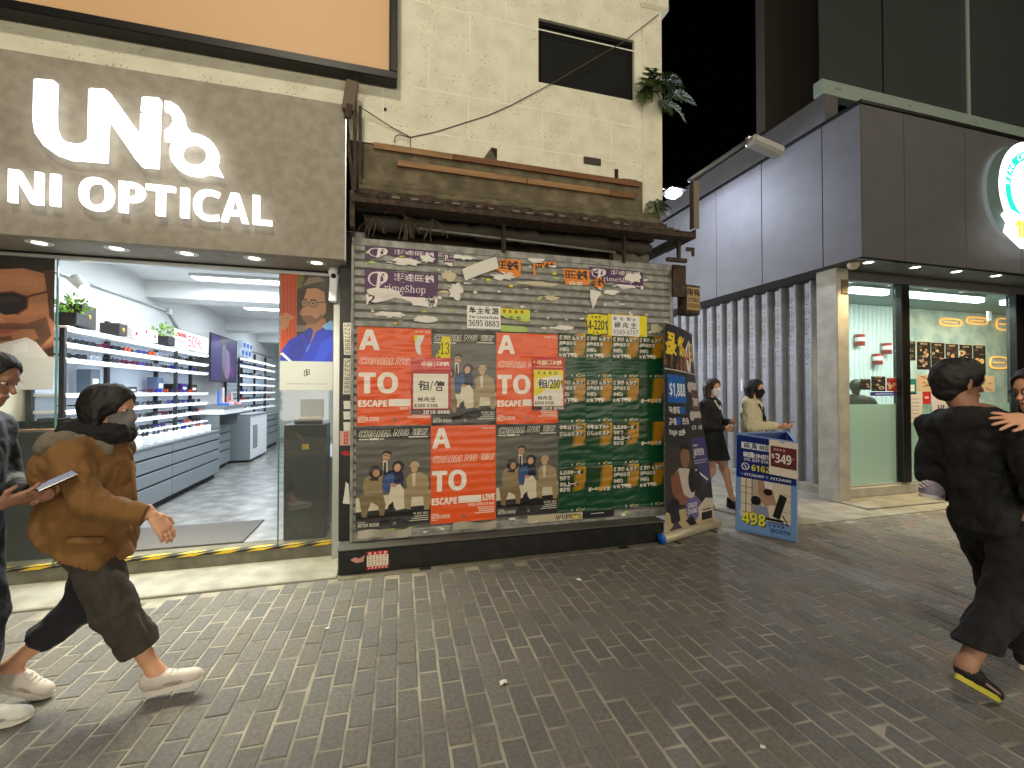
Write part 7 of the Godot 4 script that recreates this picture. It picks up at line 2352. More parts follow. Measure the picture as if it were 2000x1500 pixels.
func head_bones(c: Vector3, B: Basis, neck: Vector3, s := 1.0, nr := 0.05) -> Array:
	var z := B.z
	var o := [
		bone(c + B * Vector3(-0.030, 0.035, 0) * s, c + B * Vector3(0.012, 0.042, 0) * s, 0.083 * s, 0.080 * s, 0.03, z, 0.88),
		bone(c + B * Vector3(0.028, 0.02, 0) * s, c + B * Vector3(0.040, -0.066, 0) * s, 0.066 * s, 0.046 * s, 0.03, z, 0.92),
		bone(c + B * Vector3(0.060, -0.092, 0) * s, c + B * Vector3(0.062, -0.096, 0) * s, 0.024 * s, 0.022 * s, 0.03),
		bone(c + B * Vector3(0.092, 0.004, 0) * s, c + B * Vector3(0.110, -0.030, 0) * s, 0.007 * s, 0.012 * s, 0.014),
		bone(c + B * Vector3(0.087, -0.058, -0.016) * s, c + B * Vector3(0.087, -0.058, 0.016) * s, 0.008 * s, 0.008 * s, 0.012),
		bone(c + B * Vector3(0.086, 0.024, -0.034) * s, c + B * Vector3(0.086, 0.024, 0.034) * s, 0.009 * s, 0.009 * s, 0.014),
		bone(c + B * Vector3(-0.02, -0.05, 0) * s, neck, 0.052 * s, nr, 0.03),
	]
	for g in [-1.0, 1.0]:
		o.append(bone(c + B * Vector3(-0.012, 0.012, 0.075 * g) * s, c + B * Vector3(-0.006, -0.028, 0.072 * g) * s, 0.018 * s, 0.011 * s, 0.008, z, 0.5))
	return o

func face_parts(t: Node, c: Vector3, B: Basis, s: float, hairc: Material, mouth := true) -> void:
	for g in [-1.0, 1.0]:
		var e := part(t, "eye", meshes_ball(), M("eye_white", Color(0.80, 0.78, 0.75), 0.3), c + B * Vector3(0.083, 0.006, 0.031 * g) * s)
		e.scale = Vector3(0.011, 0.007, 0.013) * s
		e.basis = B * Basis.from_scale(Vector3(0.010, 0.007, 0.014) * s)
		var p := part(t, "iris", meshes_ball(), M("iris_dark", Color(0.05, 0.035, 0.03), 0.2), c + B * Vector3(0.0905, 0.006, 0.030 * g) * s)
		p.basis = B * Basis.from_scale(Vector3(0.004, 0.0062, 0.0062) * s)
		part(t, "eyebrow", tubem([c + B * Vector3(0.094, 0.030, 0.014 * g) * s, c + B * Vector3(0.090, 0.034, 0.032 * g) * s, c + B * Vector3(0.078, 0.028, 0.048 * g) * s], [0.004 * s, 0.004 * s, 0.002 * s], 5), hairc)
	if mouth:
		part(t, "lips", tubem([c + B * Vector3(0.086, -0.058, -0.022) * s, c + B * Vector3(0.096, -0.058, 0) * s, c + B * Vector3(0.086, -0.058, 0.022) * s], [0.002, 0.006 * s, 0.002], 6), M("lips", Color(0.56, 0.30, 0.27), 0.5))

func meshes_ball() -> Mesh:
	if not meshes.has("ball"):
		var s := SphereMesh.new()
		s.radius = 1.0
		s.height = 2.0
		s.radial_segments = 14
		s.rings = 8
		meshes["ball"] = s
	return meshes["ball"]

# a hand: palm, four fingers bent at the knuckles, a thumb from the side of the palm; n = the way the palm faces, side = towards the thumb
func hand_bones(w: Vector3, dir: Vector3, n: Vector3, curl: float, s := 1.0, spread := 0.0) -> Array:
	dir = dir.normalized()
	n = (n - dir * n.dot(dir)).normalized()
	var side := dir.cross(n).normalized()
	var o := [bone(w - dir * 0.04 * s, w + dir * 0.02 * s, 0.026 * s, 0.026 * s, 0.02, n, 0.75), bone(w + dir * 0.03 * s - side * 0.010 * s, w + dir * 0.075 * s - side * 0.014 * s, 0.026 * s, 0.024 * s, 0.015, n, 0.55), bone(w + dir * 0.03 * s + side * 0.012 * s, w + dir * 0.075 * s + side * 0.016 * s, 0.026 * s, 0.024 * s, 0.015, n, 0.55)]
	var lens := [0.068, 0.078, 0.074, 0.058]
	for k in 4:
		var lat := (1.5 - k) * 0.0195
		var p := w + dir * (0.082 - absf(k - 1.2) * 0.004) * s + side * lat * s
		var d := (dir + side * (1.5 - k) * spread).normalized()
		var prev := p - d * 0.02 * s
		for j in 3:
			var a := curl * (0.6 + 0.4 * j)
			d = (d * cos(a) + n * sin(a)).normalized()
			var q: Vector3 = p + d * lens[k] * [0.45, 0.31, 0.24][j] * s
			o.append(bone(prev if j == 0 else p, q, (0.0098 - 0.0008 * j) * s, (0.0092 - 0.0009 * j) * s, 0.004))
			p = q
	var tp := w + dir * 0.022 * s + side * 0.026 * s
	var td := (dir * 0.7 + side * 0.75 + n * 0.35).normalized()
	var tq := tp + td * 0.042 * s
	o.append(bone(tp, tq, 0.014 * s, 0.011 * s, 0.012))
	o.append(bone(tq, tq + (td * 0.4 + dir * 0.9 + n * 0.2).normalized() * 0.032 * s, 0.0105 * s, 0.008 * s, 0.005))
	return o

func shoe(t: Node, heel: Vector3, toe: Vector3, up: Vector3, m: Material, sole: Material, ankle: Vector3, high := 0.075) -> void:
	var d := (toe - heel).normalized()
	var u := (up - d * up.dot(d)).normalized()
	var s := d.cross(u)
	var l := (toe - heel).length()
	var upper := part(t, "shoe", field_mesh([
		bone(heel + d * 0.035 + u * 0.05, heel + d * 0.10 + u * 0.055, 0.036, 0.040, 0.03),
		bone(heel + d * 0.035 + u * (high + 0.01), ankle.lerp(heel + d * 0.05 + u * high, 0.6), 0.036, 0.036, 0.03),
		bone(heel + d * 0.09 + u * 0.055, heel + d * (l - 0.05) + u * 0.037, 0.042, 0.034, 0.03, u, 0.9),
		bone(heel + d * (l - 0.075) + u * 0.034, heel + d * (l - 0.038) + u * 0.032, 0.042, 0.034, 0.02, u, 0.7)], 0.008), m)
	# sole: a waisted outline with thickness
	var st := ST()
	var top := []
	var bot := []
	for k in 20:
		var a := TAU * k / 20
		var x := 0.5 + 0.5 * cos(a)
		var w := (0.040 + 0.010 * x) * (1.0 - 0.15 * exp(-pow((x - 0.42) * 5.0, 2)))
		var p := heel + d * (x * l) + s * sin(a) * w + u * 0.012 * pow(maxf(0.0, x - 0.72) / 0.28, 2.0)
		top.append(p + u * 0.026)
		bot.append(p)
	for k in 20:
		var k2 := (k + 1) % 20
		quad(st, bot[k2], bot[k], top[k], top[k2])
		tri(st, heel + d * l * 0.5 + u * 0.026, top[k2], top[k])
		tri(st, heel + d * l * 0.5, bot[k], bot[k2])
	part(upper, "sole", fin(st), sole)
	st = ST()
	for k in 4:
		var x := 0.115 + k * 0.022
		var y := 0.098 - k * 0.008
		tube(st, [heel + d * x + s * 0.026 + u * (y - 0.012), heel + d * (x + 0.006) + u * y, heel + d * x - s * 0.026 + u * (y - 0.012)], 0.0042, 5)
	part(upper, "laces", fin(st), M("lace_white", Color(0.82, 0.80, 0.77), 0.7) if high < 0.09 else m)
	st = ST()
	for g in [-1.0, 1.0]:
		tube(st, [heel + d * 0.02 + s * 0.030 * g + u * 0.055, heel + d * 0.10 + s * 0.0415 * g + u * 0.05, heel + d * (l - 0.10) + s * 0.0425 * g + u * 0.04, heel + d * (l - 0.05) + s * 0.036 * g + u * 0.036], [0.008, 0.006, 0.006, 0.003], 5)
	part(upper, "side_panel", fin(st), M("shoe_trim", Color(0.56, 0.50, 0.47), 0.7) if high > 0.06 and high < 0.09 else m)

func cloth(key: String, c: Color, rough := 0.85) -> StandardMaterial3D:
	if mats.has(key):
		return mats[key]
	var m := triplanar(M(key, c, rough), 2.2, null, (M("concrete") as StandardMaterial3D).heightmap_texture, 0.25)
	m.rim_enabled = true
	m.rim = 0.15
	m.rim_tint = 0.5
	return m

func strands(c: Vector3, B: Basis, n: int, s: float, front: float, side: float, back: float, sd: int) -> ArrayMesh:
	# locks combed from the crown outwards; the angles say how far down they reach in front, at the sides and behind
	var r := RandomNumberGenerator.new()
	r.seed = sd
	var st := ST()
	st.set_smooth_group(0)
	for k in n:
		var az := r.randf_range(-PI, PI)
		var f := absf(az) / PI
		var reach := lerpf(front, side, smoothstep(0.22, 0.42, f)) if f < 0.45 else lerpf(side, back, smoothstep(0.5, 0.75, f))
		reach *= r.randf_range(0.82, 1.10)
		var sc := r.randf_range(0.99, 1.075)
		var a0 := r.randf_range(0.05, 0.55) * reach
		var sway := r.randf_range(-0.35, 0.35)
		var lift := r.randf_range(-0.02, 0.16) * r.randf()
		var pts := []
		for j in 7:
			var t := j / 6.0
			var ang := lerpf(a0, reach, t)
			var drop := 0.0
			if ang > 1.75:
				drop = (ang - 1.75) * 0.11
				ang = 1.75 + (ang - 1.75) * 0.12
			var z := az + sway * t * t
			var d := Vector3(sin(ang) * cos(z), cos(ang), sin(ang) * sin(z))
			pts.append(c + B * ((d * Vector3(0.120, 0.110, 0.098) * (sc + lift * t * t) + Vector3(-0.014, 0.036 - drop, 0)) * s))
		var w := r.randf_range(0.0035, 0.0065) * s
		tube(st, pts, [w * 0.6, w, w, w, w * 0.9, w * 0.6, w * 0.15], 4, false)
	return fin(st)

func mask_mesh(c: Vector3, B: Basis, s: float) -> ArrayMesh:
	var g := 0.005
	return field_mesh([
		bone(c + B * Vector3(0.028, 0.02, 0) * s, c + B * Vector3(0.040, -0.066, 0) * s, 0.066 * s + g, 0.046 * s + g, 0.03, B.z, 0.92),
		bone(c + B * Vector3(0.060, -0.092, 0) * s, c + B * Vector3(0.062, -0.096, 0) * s, 0.024 * s + g, 0.022 * s + g, 0.03),
		bone(c + B * Vector3(0.092, 0.004, 0) * s, c + B * Vector3(0.112, -0.032, 0) * s, 0.007 * s + g, 0.012 * s + g, 0.03),
		bone(c + B * Vector3(0.100, -0.05, 0) * s, c + B * Vector3(0.092, -0.075, 0) * s, 0.016 * s, 0.016 * s, 0.03)],
		0.0055, 0.0, 1, 9.0, [[c + B * Vector3(0.0, -0.012, 0) * s, B * Vector3(-0.22, 0.97, 0)], [c + B * Vector3(0.012, 0, 0) * s, B * Vector3(-1, 0, 0)]])

func hair_mesh(c: Vector3, B: Basis, s: float, nape: float, sides: float, brow: float, n: int, sd: int) -> ArrayMesh:
	# a cap of hair round the skull, open at the face, with locks over it
	var z := B.z
	var b := [bone(c + B * Vector3(-0.034, 0.038, 0) * s, c + B * Vector3(0.014, 0.048, 0) * s, 0.099 * s, 0.094 * s, 0.03, z, 0.92),
		bone(c + B * Vector3(-0.055, 0.0, 0) * s, c + B * Vector3(-0.060, -nape, 0) * s, 0.074 * s, 0.058 * s, 0.03)]
	if sides > 0.0:
		for g in [-1.0, 1.0]:
			b.append(bone(c + B * Vector3(-0.018, 0.03, 0.07 * g) * s, c + B * Vector3(-0.012, -sides, 0.078 * g) * s, 0.034 * s, 0.022 * s, 0.03))
			b.append(bone(c + B * Vector3(-0.055, 0.0, 0.045 * g) * s, c + B * Vector3(-0.05, -sides, 0.055 * g) * s, 0.05 * s, 0.034 * s, 0.03))
	var m := field_mesh(b, 0.008, 0.005, sd, 30.0, [], [bone(c + B * Vector3(0.128, brow, 0) * s, c + B * Vector3(0.120, -0.16, 0) * s, 0.086 * s, 0.098 * s)])
	return joined([m, strands(c, B, n * 2, 1.0 * s, 0.78 - brow * 8.0, 1.45 + sides * 9.0, 1.75 + nape * 9.0, sd)])

func people() -> void:
	var skin := M("skin")
	skin.subsurf_scatter_enabled = true
	skin.subsurf_scatter_strength = 0.05
	var skin2 := M("skin_tan", Color(0.60, 0.44, 0.35), 0.6)
	var black_hair := M("hair_black", Color(0.04, 0.032, 0.028), 0.62)
	var brown_hair := M("hair_brown", Color(0.20, 0.13, 0.08), 0.6)
	var X := Vector3.RIGHT
	var Y := Vector3.UP
	var Z := Vector3.BACK
	woman_tan(skin, black_hair)
	man_phone(skin2, black_hair)
	man_black(skin2, black_hair)
	girl_black(skin, brown_hair)
	girl_cream(skin, black_hair)
	diner_person(skin, black_hair)

func woman_tan(skin: Material, hair: Material) -> void:
	var t := thing("person", "person in a loose tan jacket, black scarf and cropped trousers striding past the optician", "person", Vector3(-1.42, 0, -2.79))
	var Z := Vector3.BACK
	var hc := Vector3(0.065, 1.465, 0.0)
	var B := Basis(Vector3.BACK, -0.10)
	var neck := Vector3(0.02, 1.335, 0)
	# right leg forward (near the camera), left leg pushing off behind
	var ankR := Vector3(0.31, 0.135, 0.07)
	var ankL := Vector3(-0.37, 0.185, -0.08)
	var knR := Vector3(0.145, 0.475, 0.09)
	var knL := Vector3(-0.06, 0.46, -0.09)
	var wrR := Vector3(0.345, 0.955, 0.20)
	var wrL := Vector3(-0.20, 0.86, -0.24)
	var body := field_mesh([
		bone(Vector3(0, 0.86, 0), Vector3(0.01, 1.25, 0), 0.12, 0.12, 0.05, Vector3.RIGHT, 0.75), bone(Vector3(0.01, 1.27, -0.15), Vector3(0.01, 1.27, 0.15), 0.05, 0.05),
		bone(Vector3(0, 0.84, 0.08), knR, 0.085, 0.055), bone(knR, ankR, 0.052, 0.034), bone(Vector3(0, 0.84, -0.08), knL, 0.085, 0.055), bone(knL, ankL, 0.052, 0.034),
		bone(ankR, ankR + Vector3(0.08, -0.06, 0), 0.034, 0.03), bone(ankL, ankL + Vector3(0.07, -0.09, 0), 0.034, 0.03),
		bone(Vector3(0.01, 1.27, 0.16), Vector3(0.13, 1.04, 0.235), 0.045, 0.037), bone(Vector3(0.13, 1.04, 0.235), wrR, 0.037, 0.026), bone(Vector3(0.01, 1.27, -0.16), Vector3(-0.10, 1.05, -0.23), 0.045, 0.037), bone(Vector3(-0.10, 1.05, -0.23), wrL, 0.037, 0.026)], 0.014)
	part(t, "body", joined([body, field_mesh(head_bones(hc, B, neck, 0.95), 0.006), field_mesh(hand_bones(wrR, Vector3(0.55, -0.75, 0.05), Vector3(-0.6, -0.5, -0.5), 0.35), 0.0045), field_mesh(hand_bones(wrL, Vector3(-0.3, -0.95, 0), Vector3(0.2, 0, 0.9), 0.4), 0.0045)]), skin)
	face_parts(t, hc, B, 0.95, hair, false)
	var jk := cloth("tan_cotton", Color(0.46, 0.325, 0.155), 0.85)
	part(t, "jacket", field_mesh([
		bone(Vector3(-0.03, 0.58, 0), Vector3(-0.01, 1.20, 0), 0.235, 0.185, 0.06, Vector3.RIGHT, 0.92), bone(Vector3(-0.10, 0.60, 0.0), Vector3(-0.06, 0.90, 0), 0.195, 0.18, 0.05, Vector3.RIGHT, 0.85),
		bone(Vector3(-0.02, 1.245, -0.165), Vector3(-0.02, 1.245, 0.165), 0.078, 0.078, 0.06), bone(Vector3(-0.085, 1.17, -0.11), Vector3(-0.085, 1.17, 0.11), 0.105, 0.105, 0.06),
		bone(Vector3(0.0, 1.235, 0.185), Vector3(0.11, 1.04, 0.235), 0.088, 0.074, 0.05), bone(Vector3(0.11, 1.04, 0.235), Vector3(0.345, 0.955, 0.205), 0.074, 0.056, 0.03),
		bone(Vector3(0.0, 1.235, -0.185), Vector3(-0.10, 1.04, -0.235), 0.088, 0.074, 0.05), bone(Vector3(-0.10, 1.04, -0.235), Vector3(-0.22, 0.86, -0.235), 0.074, 0.056, 0.03)],
		0.0115, 0.020, 3, 5.0, [[Vector3(0.0, 0.655, 0), Vector3(0.33, -0.944, 0)], [Vector3(0.322, 0.968, 0.207), Vector3(0.93, -0.34, -0.12)], [Vector3(-0.20, 0.89, -0.235), Vector3(-0.55, -0.83, 0)]]), jk)
	part(t, "placket", tubem([Vector3(0.175, 1.20, 0.02), Vector3(0.195, 1.0, 0.025), Vector3(0.19, 0.80, 0.03)], 0.008, 6), jk)
	part(t, "pocket_flap", field_mesh([bone(Vector3(0.02, 0.865, 0.205), Vector3(0.12, 0.845, 0.175), 0.022, 0.022, 0.01)], 0.008), jk)
	part(t, "hood", field_mesh([bone(Vector3(-0.11, 1.30, -0.10), Vector3(-0.11, 1.30, 0.10), 0.07, 0.07, 0.04), bone(Vector3(-0.05, 1.34, 0.11), Vector3(0.10, 1.27, 0.08), 0.045, 0.035, 0.03), bone(Vector3(-0.05, 1.34, -0.11), Vector3(0.10, 1.27, -0.08), 0.045, 0.035, 0.03)], 0.011, 0.012, 9, 11.0), cloth("hood_grey", Color(0.42, 0.39, 0.34)))
	part(t, "scarf", field_mesh([bone(Vector3(-0.07, 1.365, -0.04), Vector3(-0.07, 1.365, 0.04), 0.062, 0.062, 0.03), bone(Vector3(-0.05, 1.36, 0.075), Vector3(0.09, 1.345, 0.065), 0.055, 0.052, 0.03), bone(Vector3(-0.05, 1.36, -0.075), Vector3(0.09, 1.345, -0.065), 0.055, 0.052, 0.03), bone(Vector3(0.115, 1.345, -0.05), Vector3(0.115, 1.345, 0.05), 0.055, 0.055, 0.03)], 0.010, 0.014, 5, 16.0), cloth("black_wool", Color(0.045, 0.043, 0.045)))
	part(t, "mask", mask_mesh(hc, B, 0.95), cloth("mask_grey", Color(0.42, 0.41, 0.40)))
	part(t, "hair", hair_mesh(hc, B, 0.97, 0.085, 0.07, -0.012, 150, 5), hair)
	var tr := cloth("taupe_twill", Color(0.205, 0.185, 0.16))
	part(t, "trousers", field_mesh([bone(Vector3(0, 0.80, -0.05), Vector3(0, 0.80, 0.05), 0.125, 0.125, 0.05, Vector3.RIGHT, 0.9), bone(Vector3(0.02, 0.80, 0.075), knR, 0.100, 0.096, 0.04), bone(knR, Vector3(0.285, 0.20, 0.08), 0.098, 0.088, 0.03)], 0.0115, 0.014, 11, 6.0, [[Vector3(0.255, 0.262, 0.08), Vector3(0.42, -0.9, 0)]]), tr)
	part(t, "trousers", field_mesh([bone(Vector3(-0.01, 0.78, -0.085), knL, 0.11, 0.098, 0.04), bone(knL, Vector3(-0.31, 0.25, -0.085), 0.09, 0.072, 0.03)], 0.012, 0.012, 12, 6.0, [[Vector3(-0.26, 0.295, -0.085), Vector3(-0.75, -0.66, 0)]]), cloth("taupe_shaded", Color(0.10, 0.10, 0.13)))  # far leg of the same trousers, its shade painted in as darker navy
	var wht := M("sneaker_white", Color(0.74, 0.71, 0.68), 0.6)
	var sole := M("sole_white", Color(0.80, 0.78, 0.74), 0.6)
	shoe(t, Vector3(0.255, 0.025, 0.07), Vector3(0.53, 0.065, 0.075), Vector3.UP, wht, sole, ankR)
	shoe(t, Vector3(-0.43, 0.095, -0.08), Vector3(-0.20, -0.0, -0.08), Vector3(0.35, 0.93, 0), wht, sole, ankL)

func man_phone(skin: Material, hair: Material) -> void:
	var t := thing("person", "person in a navy jacket looking down at a phone behind the tan jacket", "person", Vector3(-1.86, 0, -2.66))
	var Z := Vector3.BACK
	var hc := Vector3(0.10, 1.615, 0.0)
	var B := Basis(Vector3.BACK, -0.30)
	var neck := Vector3(0.0, 1.46, 0)
	var wrR := Vector3(0.31, 1.085, 0.24)
	var wrL := Vector3(0.33, 1.07, 0.08)
	var ankR := Vector3(-0.32, 0.17, 0.08)
	var ankL := Vector3(0.05, 0.11, -0.05)
	var knR := Vector3(-0.10, 0.48, 0.10)
	var knL := Vector3(0.06, 0.50, -0.07)
	var body := field_mesh([
		bone(Vector3(0, 0.92, 0), Vector3(0.0, 1.36, 0), 0.13, 0.14, 0.05, Vector3.RIGHT, 0.75), bone(Vector3(0.0, 1.39, -0.16), Vector3(0.0, 1.39, 0.16), 0.05, 0.05),
		bone(Vector3(0, 0.90, 0.09), knR, 0.09, 0.06), bone(knR, ankR, 0.058, 0.036), bone(Vector3(0, 0.90, -0.09), knL, 0.09, 0.06), bone(knL, ankL, 0.058, 0.036),
		bone(ankL, ankL + Vector3(0.07, -0.05, 0), 0.036, 0.03), bone(ankR, ankR + Vector3(0.06, -0.09, 0), 0.036, 0.03),
		bone(Vector3(0.0, 1.38, 0.18), Vector3(0.04, 1.10, 0.25), 0.05, 0.042), bone(Vector3(0.04, 1.10, 0.25), wrR, 0.042, 0.029), bone(Vector3(0.0, 1.38, -0.18), Vector3(0.04, 1.10, -0.22), 0.05, 0.042), bone(Vector3(0.04, 1.10, -0.22), wrL, 0.042, 0.029)], 0.014)
	part(t, "body", joined([body, field_mesh(head_bones(hc, B, neck), 0.006), field_mesh(hand_bones(wrR, Vector3(1, 0.30, -0.18), Vector3(-0.2, 0.75, -0.5), 0.32), 0.0045), field_mesh(hand_bones(wrL, Vector3(1, 0.25, 0.30), Vector3(-0.2, 0.8, 0.5), 0.4), 0.0045)]), skin)
	face_parts(t, hc, B, 1.0, hair, false)
	part(t, "jacket", field_mesh([
		bone(Vector3(0.0, 0.86, 0), Vector3(0.0, 1.32, 0), 0.175, 0.185, 0.06, Vector3.RIGHT, 0.8), bone(Vector3(0.0, 1.385, -0.17), Vector3(0.0, 1.385, 0.17), 0.075, 0.075, 0.06),
		bone(Vector3(0.0, 1.37, 0.19), Vector3(0.04, 1.10, 0.255), 0.082, 0.07, 0.05), bone(Vector3(0.04, 1.10, 0.255), Vector3(0.31, 1.085, 0.24), 0.068, 0.05, 0.03),
		bone(Vector3(0.0, 1.37, -0.19), Vector3(0.04, 1.10, -0.225), 0.082, 0.07, 0.05), bone(Vector3(0.04, 1.10, -0.225), Vector3(0.33, 1.07, 0.08), 0.068, 0.05, 0.03),
		bone(Vector3(-0.05, 1.47, -0.03), Vector3(-0.05, 1.47, 0.03), 0.075, 0.075, 0.04)], 0.0125, 0.014, 21, 6.0, [[Vector3(0, 0.80, 0), Vector3(0, -1, 0)], [Vector3(0.275, 1.085, 0.24), Vector3(1, 0, 0)]]), cloth("navy_shell", Color(0.045, 0.055, 0.085), 0.7))
	part(t, "trousers", field_mesh([bone(Vector3(0, 0.88, -0.06), Vector3(0, 0.88, 0.06), 0.14, 0.14, 0.05, Vector3.RIGHT, 0.85), bone(Vector3(0, 0.86, 0.09), knR, 0.105, 0.082, 0.03), bone(knR, ankR + Vector3(0.01, 0.02, 0), 0.082, 0.066, 0.03), bone(Vector3(0, 0.86, -0.09), knL, 0.105, 0.082, 0.03), bone(knL, ankL + Vector3(0, 0.05, 0), 0.082, 0.068, 0.03)], 0.0125, 0.012, 22, 6.0), cloth("denim", Color(0.145, 0.165, 0.20)))
	part(t, "hair", hair_mesh(hc, B, 0.97, 0.05, 0.0, 0.01, 130, 6), hair)
	var wht := M("sneaker_pale", Color(0.78, 0.78, 0.76), 0.55)
	shoe(t, Vector3(-0.02, 0.004, -0.05), Vector3(0.265, 0.004, -0.045), Vector3.UP, wht, M("sole_white"), ankL)
	shoe(t, Vector3(-0.38, 0.085, 0.08), Vector3(-0.15, 0.0, 0.08), Vector3(0.35, 0.93, 0), wht, M("sole_white"), ankR)
	var ph := thing("phone", "slim dark phone held in front of the navy jacket", "phone", Vector3(-1.86 + 0.475, 1.165, -2.66 + 0.20))
	part(ph, "case", cbox(Vector3(0.14, 0.009, 0.07), 0.004), M("phone_black", Color(0.02, 0.02, 0.024), 0.25))
	part(ph, "screen", cbox(Vector3(0.13, 0.001, 0.064), 0.0), glow("phone_screen", Color(0.55, 0.6, 0.7), 0.25), Vector3(0, 0.0055, 0))
	ph.rotation = Vector3(0.1, 0.75, 0.42)

func man_black(skin: Material, hair: Material) -> void:
	var t := thing("person", "person all in black with cropped wide trousers carrying a child", "person", Vector3(2.97, 0, -1.60), -0.04)
	var Z := Vector3.BACK
	var hc := Vector3(-0.03, 1.602, -0.055)
	var B := Basis(Vector3.UP, -0.35) * Basis(Vector3.BACK, -0.08)
	var neck := Vector3(-0.02, 1.45, -0.02)
	var ankR := Vector3(-0.205, 0.205, 0.06)
	var knR := Vector3(0.035, 0.50, 0.08)
	var ankL := Vector3(0.44, 0.14, -0.06)
	var knL := Vector3(0.30, 0.52, -0.08)
	var wrR := Vector3(0.26, 1.02, 0.10)
	var wrL := Vector3(0.26, 1.08, -0.06)
	var body := field_mesh([
		bone(Vector3(0.11, 0.92, 0), Vector3(-0.01, 1.36, 0), 0.12, 0.14, 0.05, Vector3.RIGHT, 0.75), bone(Vector3(-0.02, 1.38, -0.17), Vector3(-0.02, 1.38, 0.17), 0.05, 0.05),
		bone(Vector3(0.12, 0.90, 0.09), knR, 0.092, 0.062), bone(knR, ankR, 0.06, 0.038), bone(Vector3(0.12, 0.90, -0.09), knL, 0.092, 0.062), bone(knL, ankL, 0.06, 0.038),
		bone(ankR, ankR + Vector3(0.08, -0.08, 0), 0.036, 0.03), bone(ankL, ankL + Vector3(0.08, -0.05, 0), 0.036, 0.03),
		bone(Vector3(-0.02, 1.37, 0.19), Vector3(-0.02, 1.08, 0.27), 0.052, 0.045), bone(Vector3(-0.02, 1.08, 0.27), wrR, 0.045, 0.03), bone(Vector3(-0.02, 1.37, -0.17), Vector3(0.0, 1.09, -0.215), 0.05, 0.043), bone(Vector3(0.0, 1.09, -0.215), wrL, 0.043, 0.03)], 0.014)
	part(t, "body", joined([body, field_mesh(head_bones(hc, B, neck, 1.0, 0.058), 0.006), field_mesh(hand_bones(wrR, Vector3(0.6, 0.1, -0.8), Vector3(-0.5, 0.5, -0.4), 0.5), 0.005), field_mesh(hand_bones(wrL, Vector3(0.6, 0.1, 0.8), Vector3(-0.5, 0.5, 0.4), 0.5), 0.005)]), skin)
	face_parts(t, hc, B, 1.0, hair)
	var bk := cloth("black_cotton", Color(0.040, 0.041, 0.044), 0.8)
	part(t, "shirt", field_mesh([
		bone(Vector3(0.10, 0.82, 0), Vector3(-0.01, 1.28, 0), 0.148, 0.165, 0.06, Vector3.RIGHT, 0.85), bone(Vector3(-0.03, 1.375, -0.155), Vector3(-0.03, 1.375, 0.165), 0.072, 0.072, 0.06), bone(Vector3(-0.05, 1.40, -0.05), Vector3(-0.05, 1.40, 0.05), 0.09, 0.09, 0.05),
		bone(Vector3(-0.03, 1.36, 0.185), Vector3(-0.01, 1.09, 0.255), 0.084, 0.076, 0.05), bone(Vector3(-0.01, 1.09, 0.255), Vector3(0.12, 1.04, 0.19), 0.076, 0.062, 0.03),
		bone(Vector3(-0.02, 1.36, -0.175), Vector3(0.01, 1.10, -0.215), 0.080, 0.072, 0.05), bone(Vector3(0.01, 1.10, -0.215), Vector3(0.14, 1.08, -0.16), 0.072, 0.06, 0.03)], 0.0125, 0.020, 31, 5.0, [[Vector3(0.1, 0.83, 0), Vector3(0, -1, 0)]]), bk)
	part(t, "trousers", field_mesh([bone(Vector3(0.12, 0.88, -0.06), Vector3(0.12, 0.88, 0.06), 0.132, 0.132, 0.05, Vector3.RIGHT, 0.9), bone(Vector3(0.12, 0.86, 0.085), knR, 0.108, 0.096, 0.03), bone(knR, Vector3(-0.18, 0.26, 0.065), 0.096, 0.098, 0.02), bone(Vector3(0.12, 0.86, -0.085), knL, 0.108, 0.098, 0.03), bone(knL, Vector3(0.40, 0.22, -0.065), 0.106, 0.10, 0.03)], 0.0125, 0.018, 32, 5.0, [[Vector3(-0.17, 0.30, 0.06), Vector3(-0.30, -0.95, 0)]]), cloth("black_twill", Color(0.034, 0.034, 0.036), 0.85))
	part(t, "hair", hair_mesh(hc, B, 0.98, 0.045, 0.0, 0.012, 150, 8), hair)
	var sh := M("runner_black", Color(0.06, 0.035, 0.05), 0.6)
	shoe(t, Vector3(-0.27, 0.155, 0.06), Vector3(0.0, -0.002, 0.065), Vector3(0.5, 0.86, 0), sh, M("sole_lime", Color(0.72, 0.68, 0.22), 0.6), ankR)
	shoe(t, Vector3(0.40, 0.03, -0.06), Vector3(0.67, 0.06, -0.06), Vector3.UP, M("runner_grey", Color(0.10, 0.10, 0.12), 0.6), M("sole_cream", Color(0.80, 0.76, 0.66), 0.6), ankL)
	# the child looks back over the right shoulder, one hand on the carrier's back
	var c := thing("person", "child with glasses looking back over the shoulder of the person in black", "person", Vector3(2.97, 0, -1.60), -0.04)
	var h2 := Vector3(0.045, 1.560, 0.215)
	var B2 := Basis(Vector3.UP, PI - 0.25) * Basis(Vector3.BACK, -0.10)
	var n2 := Vector3(0.13, 1.44, 0.20)
	var wr := Vector3(-0.075, 1.435, 0.235)
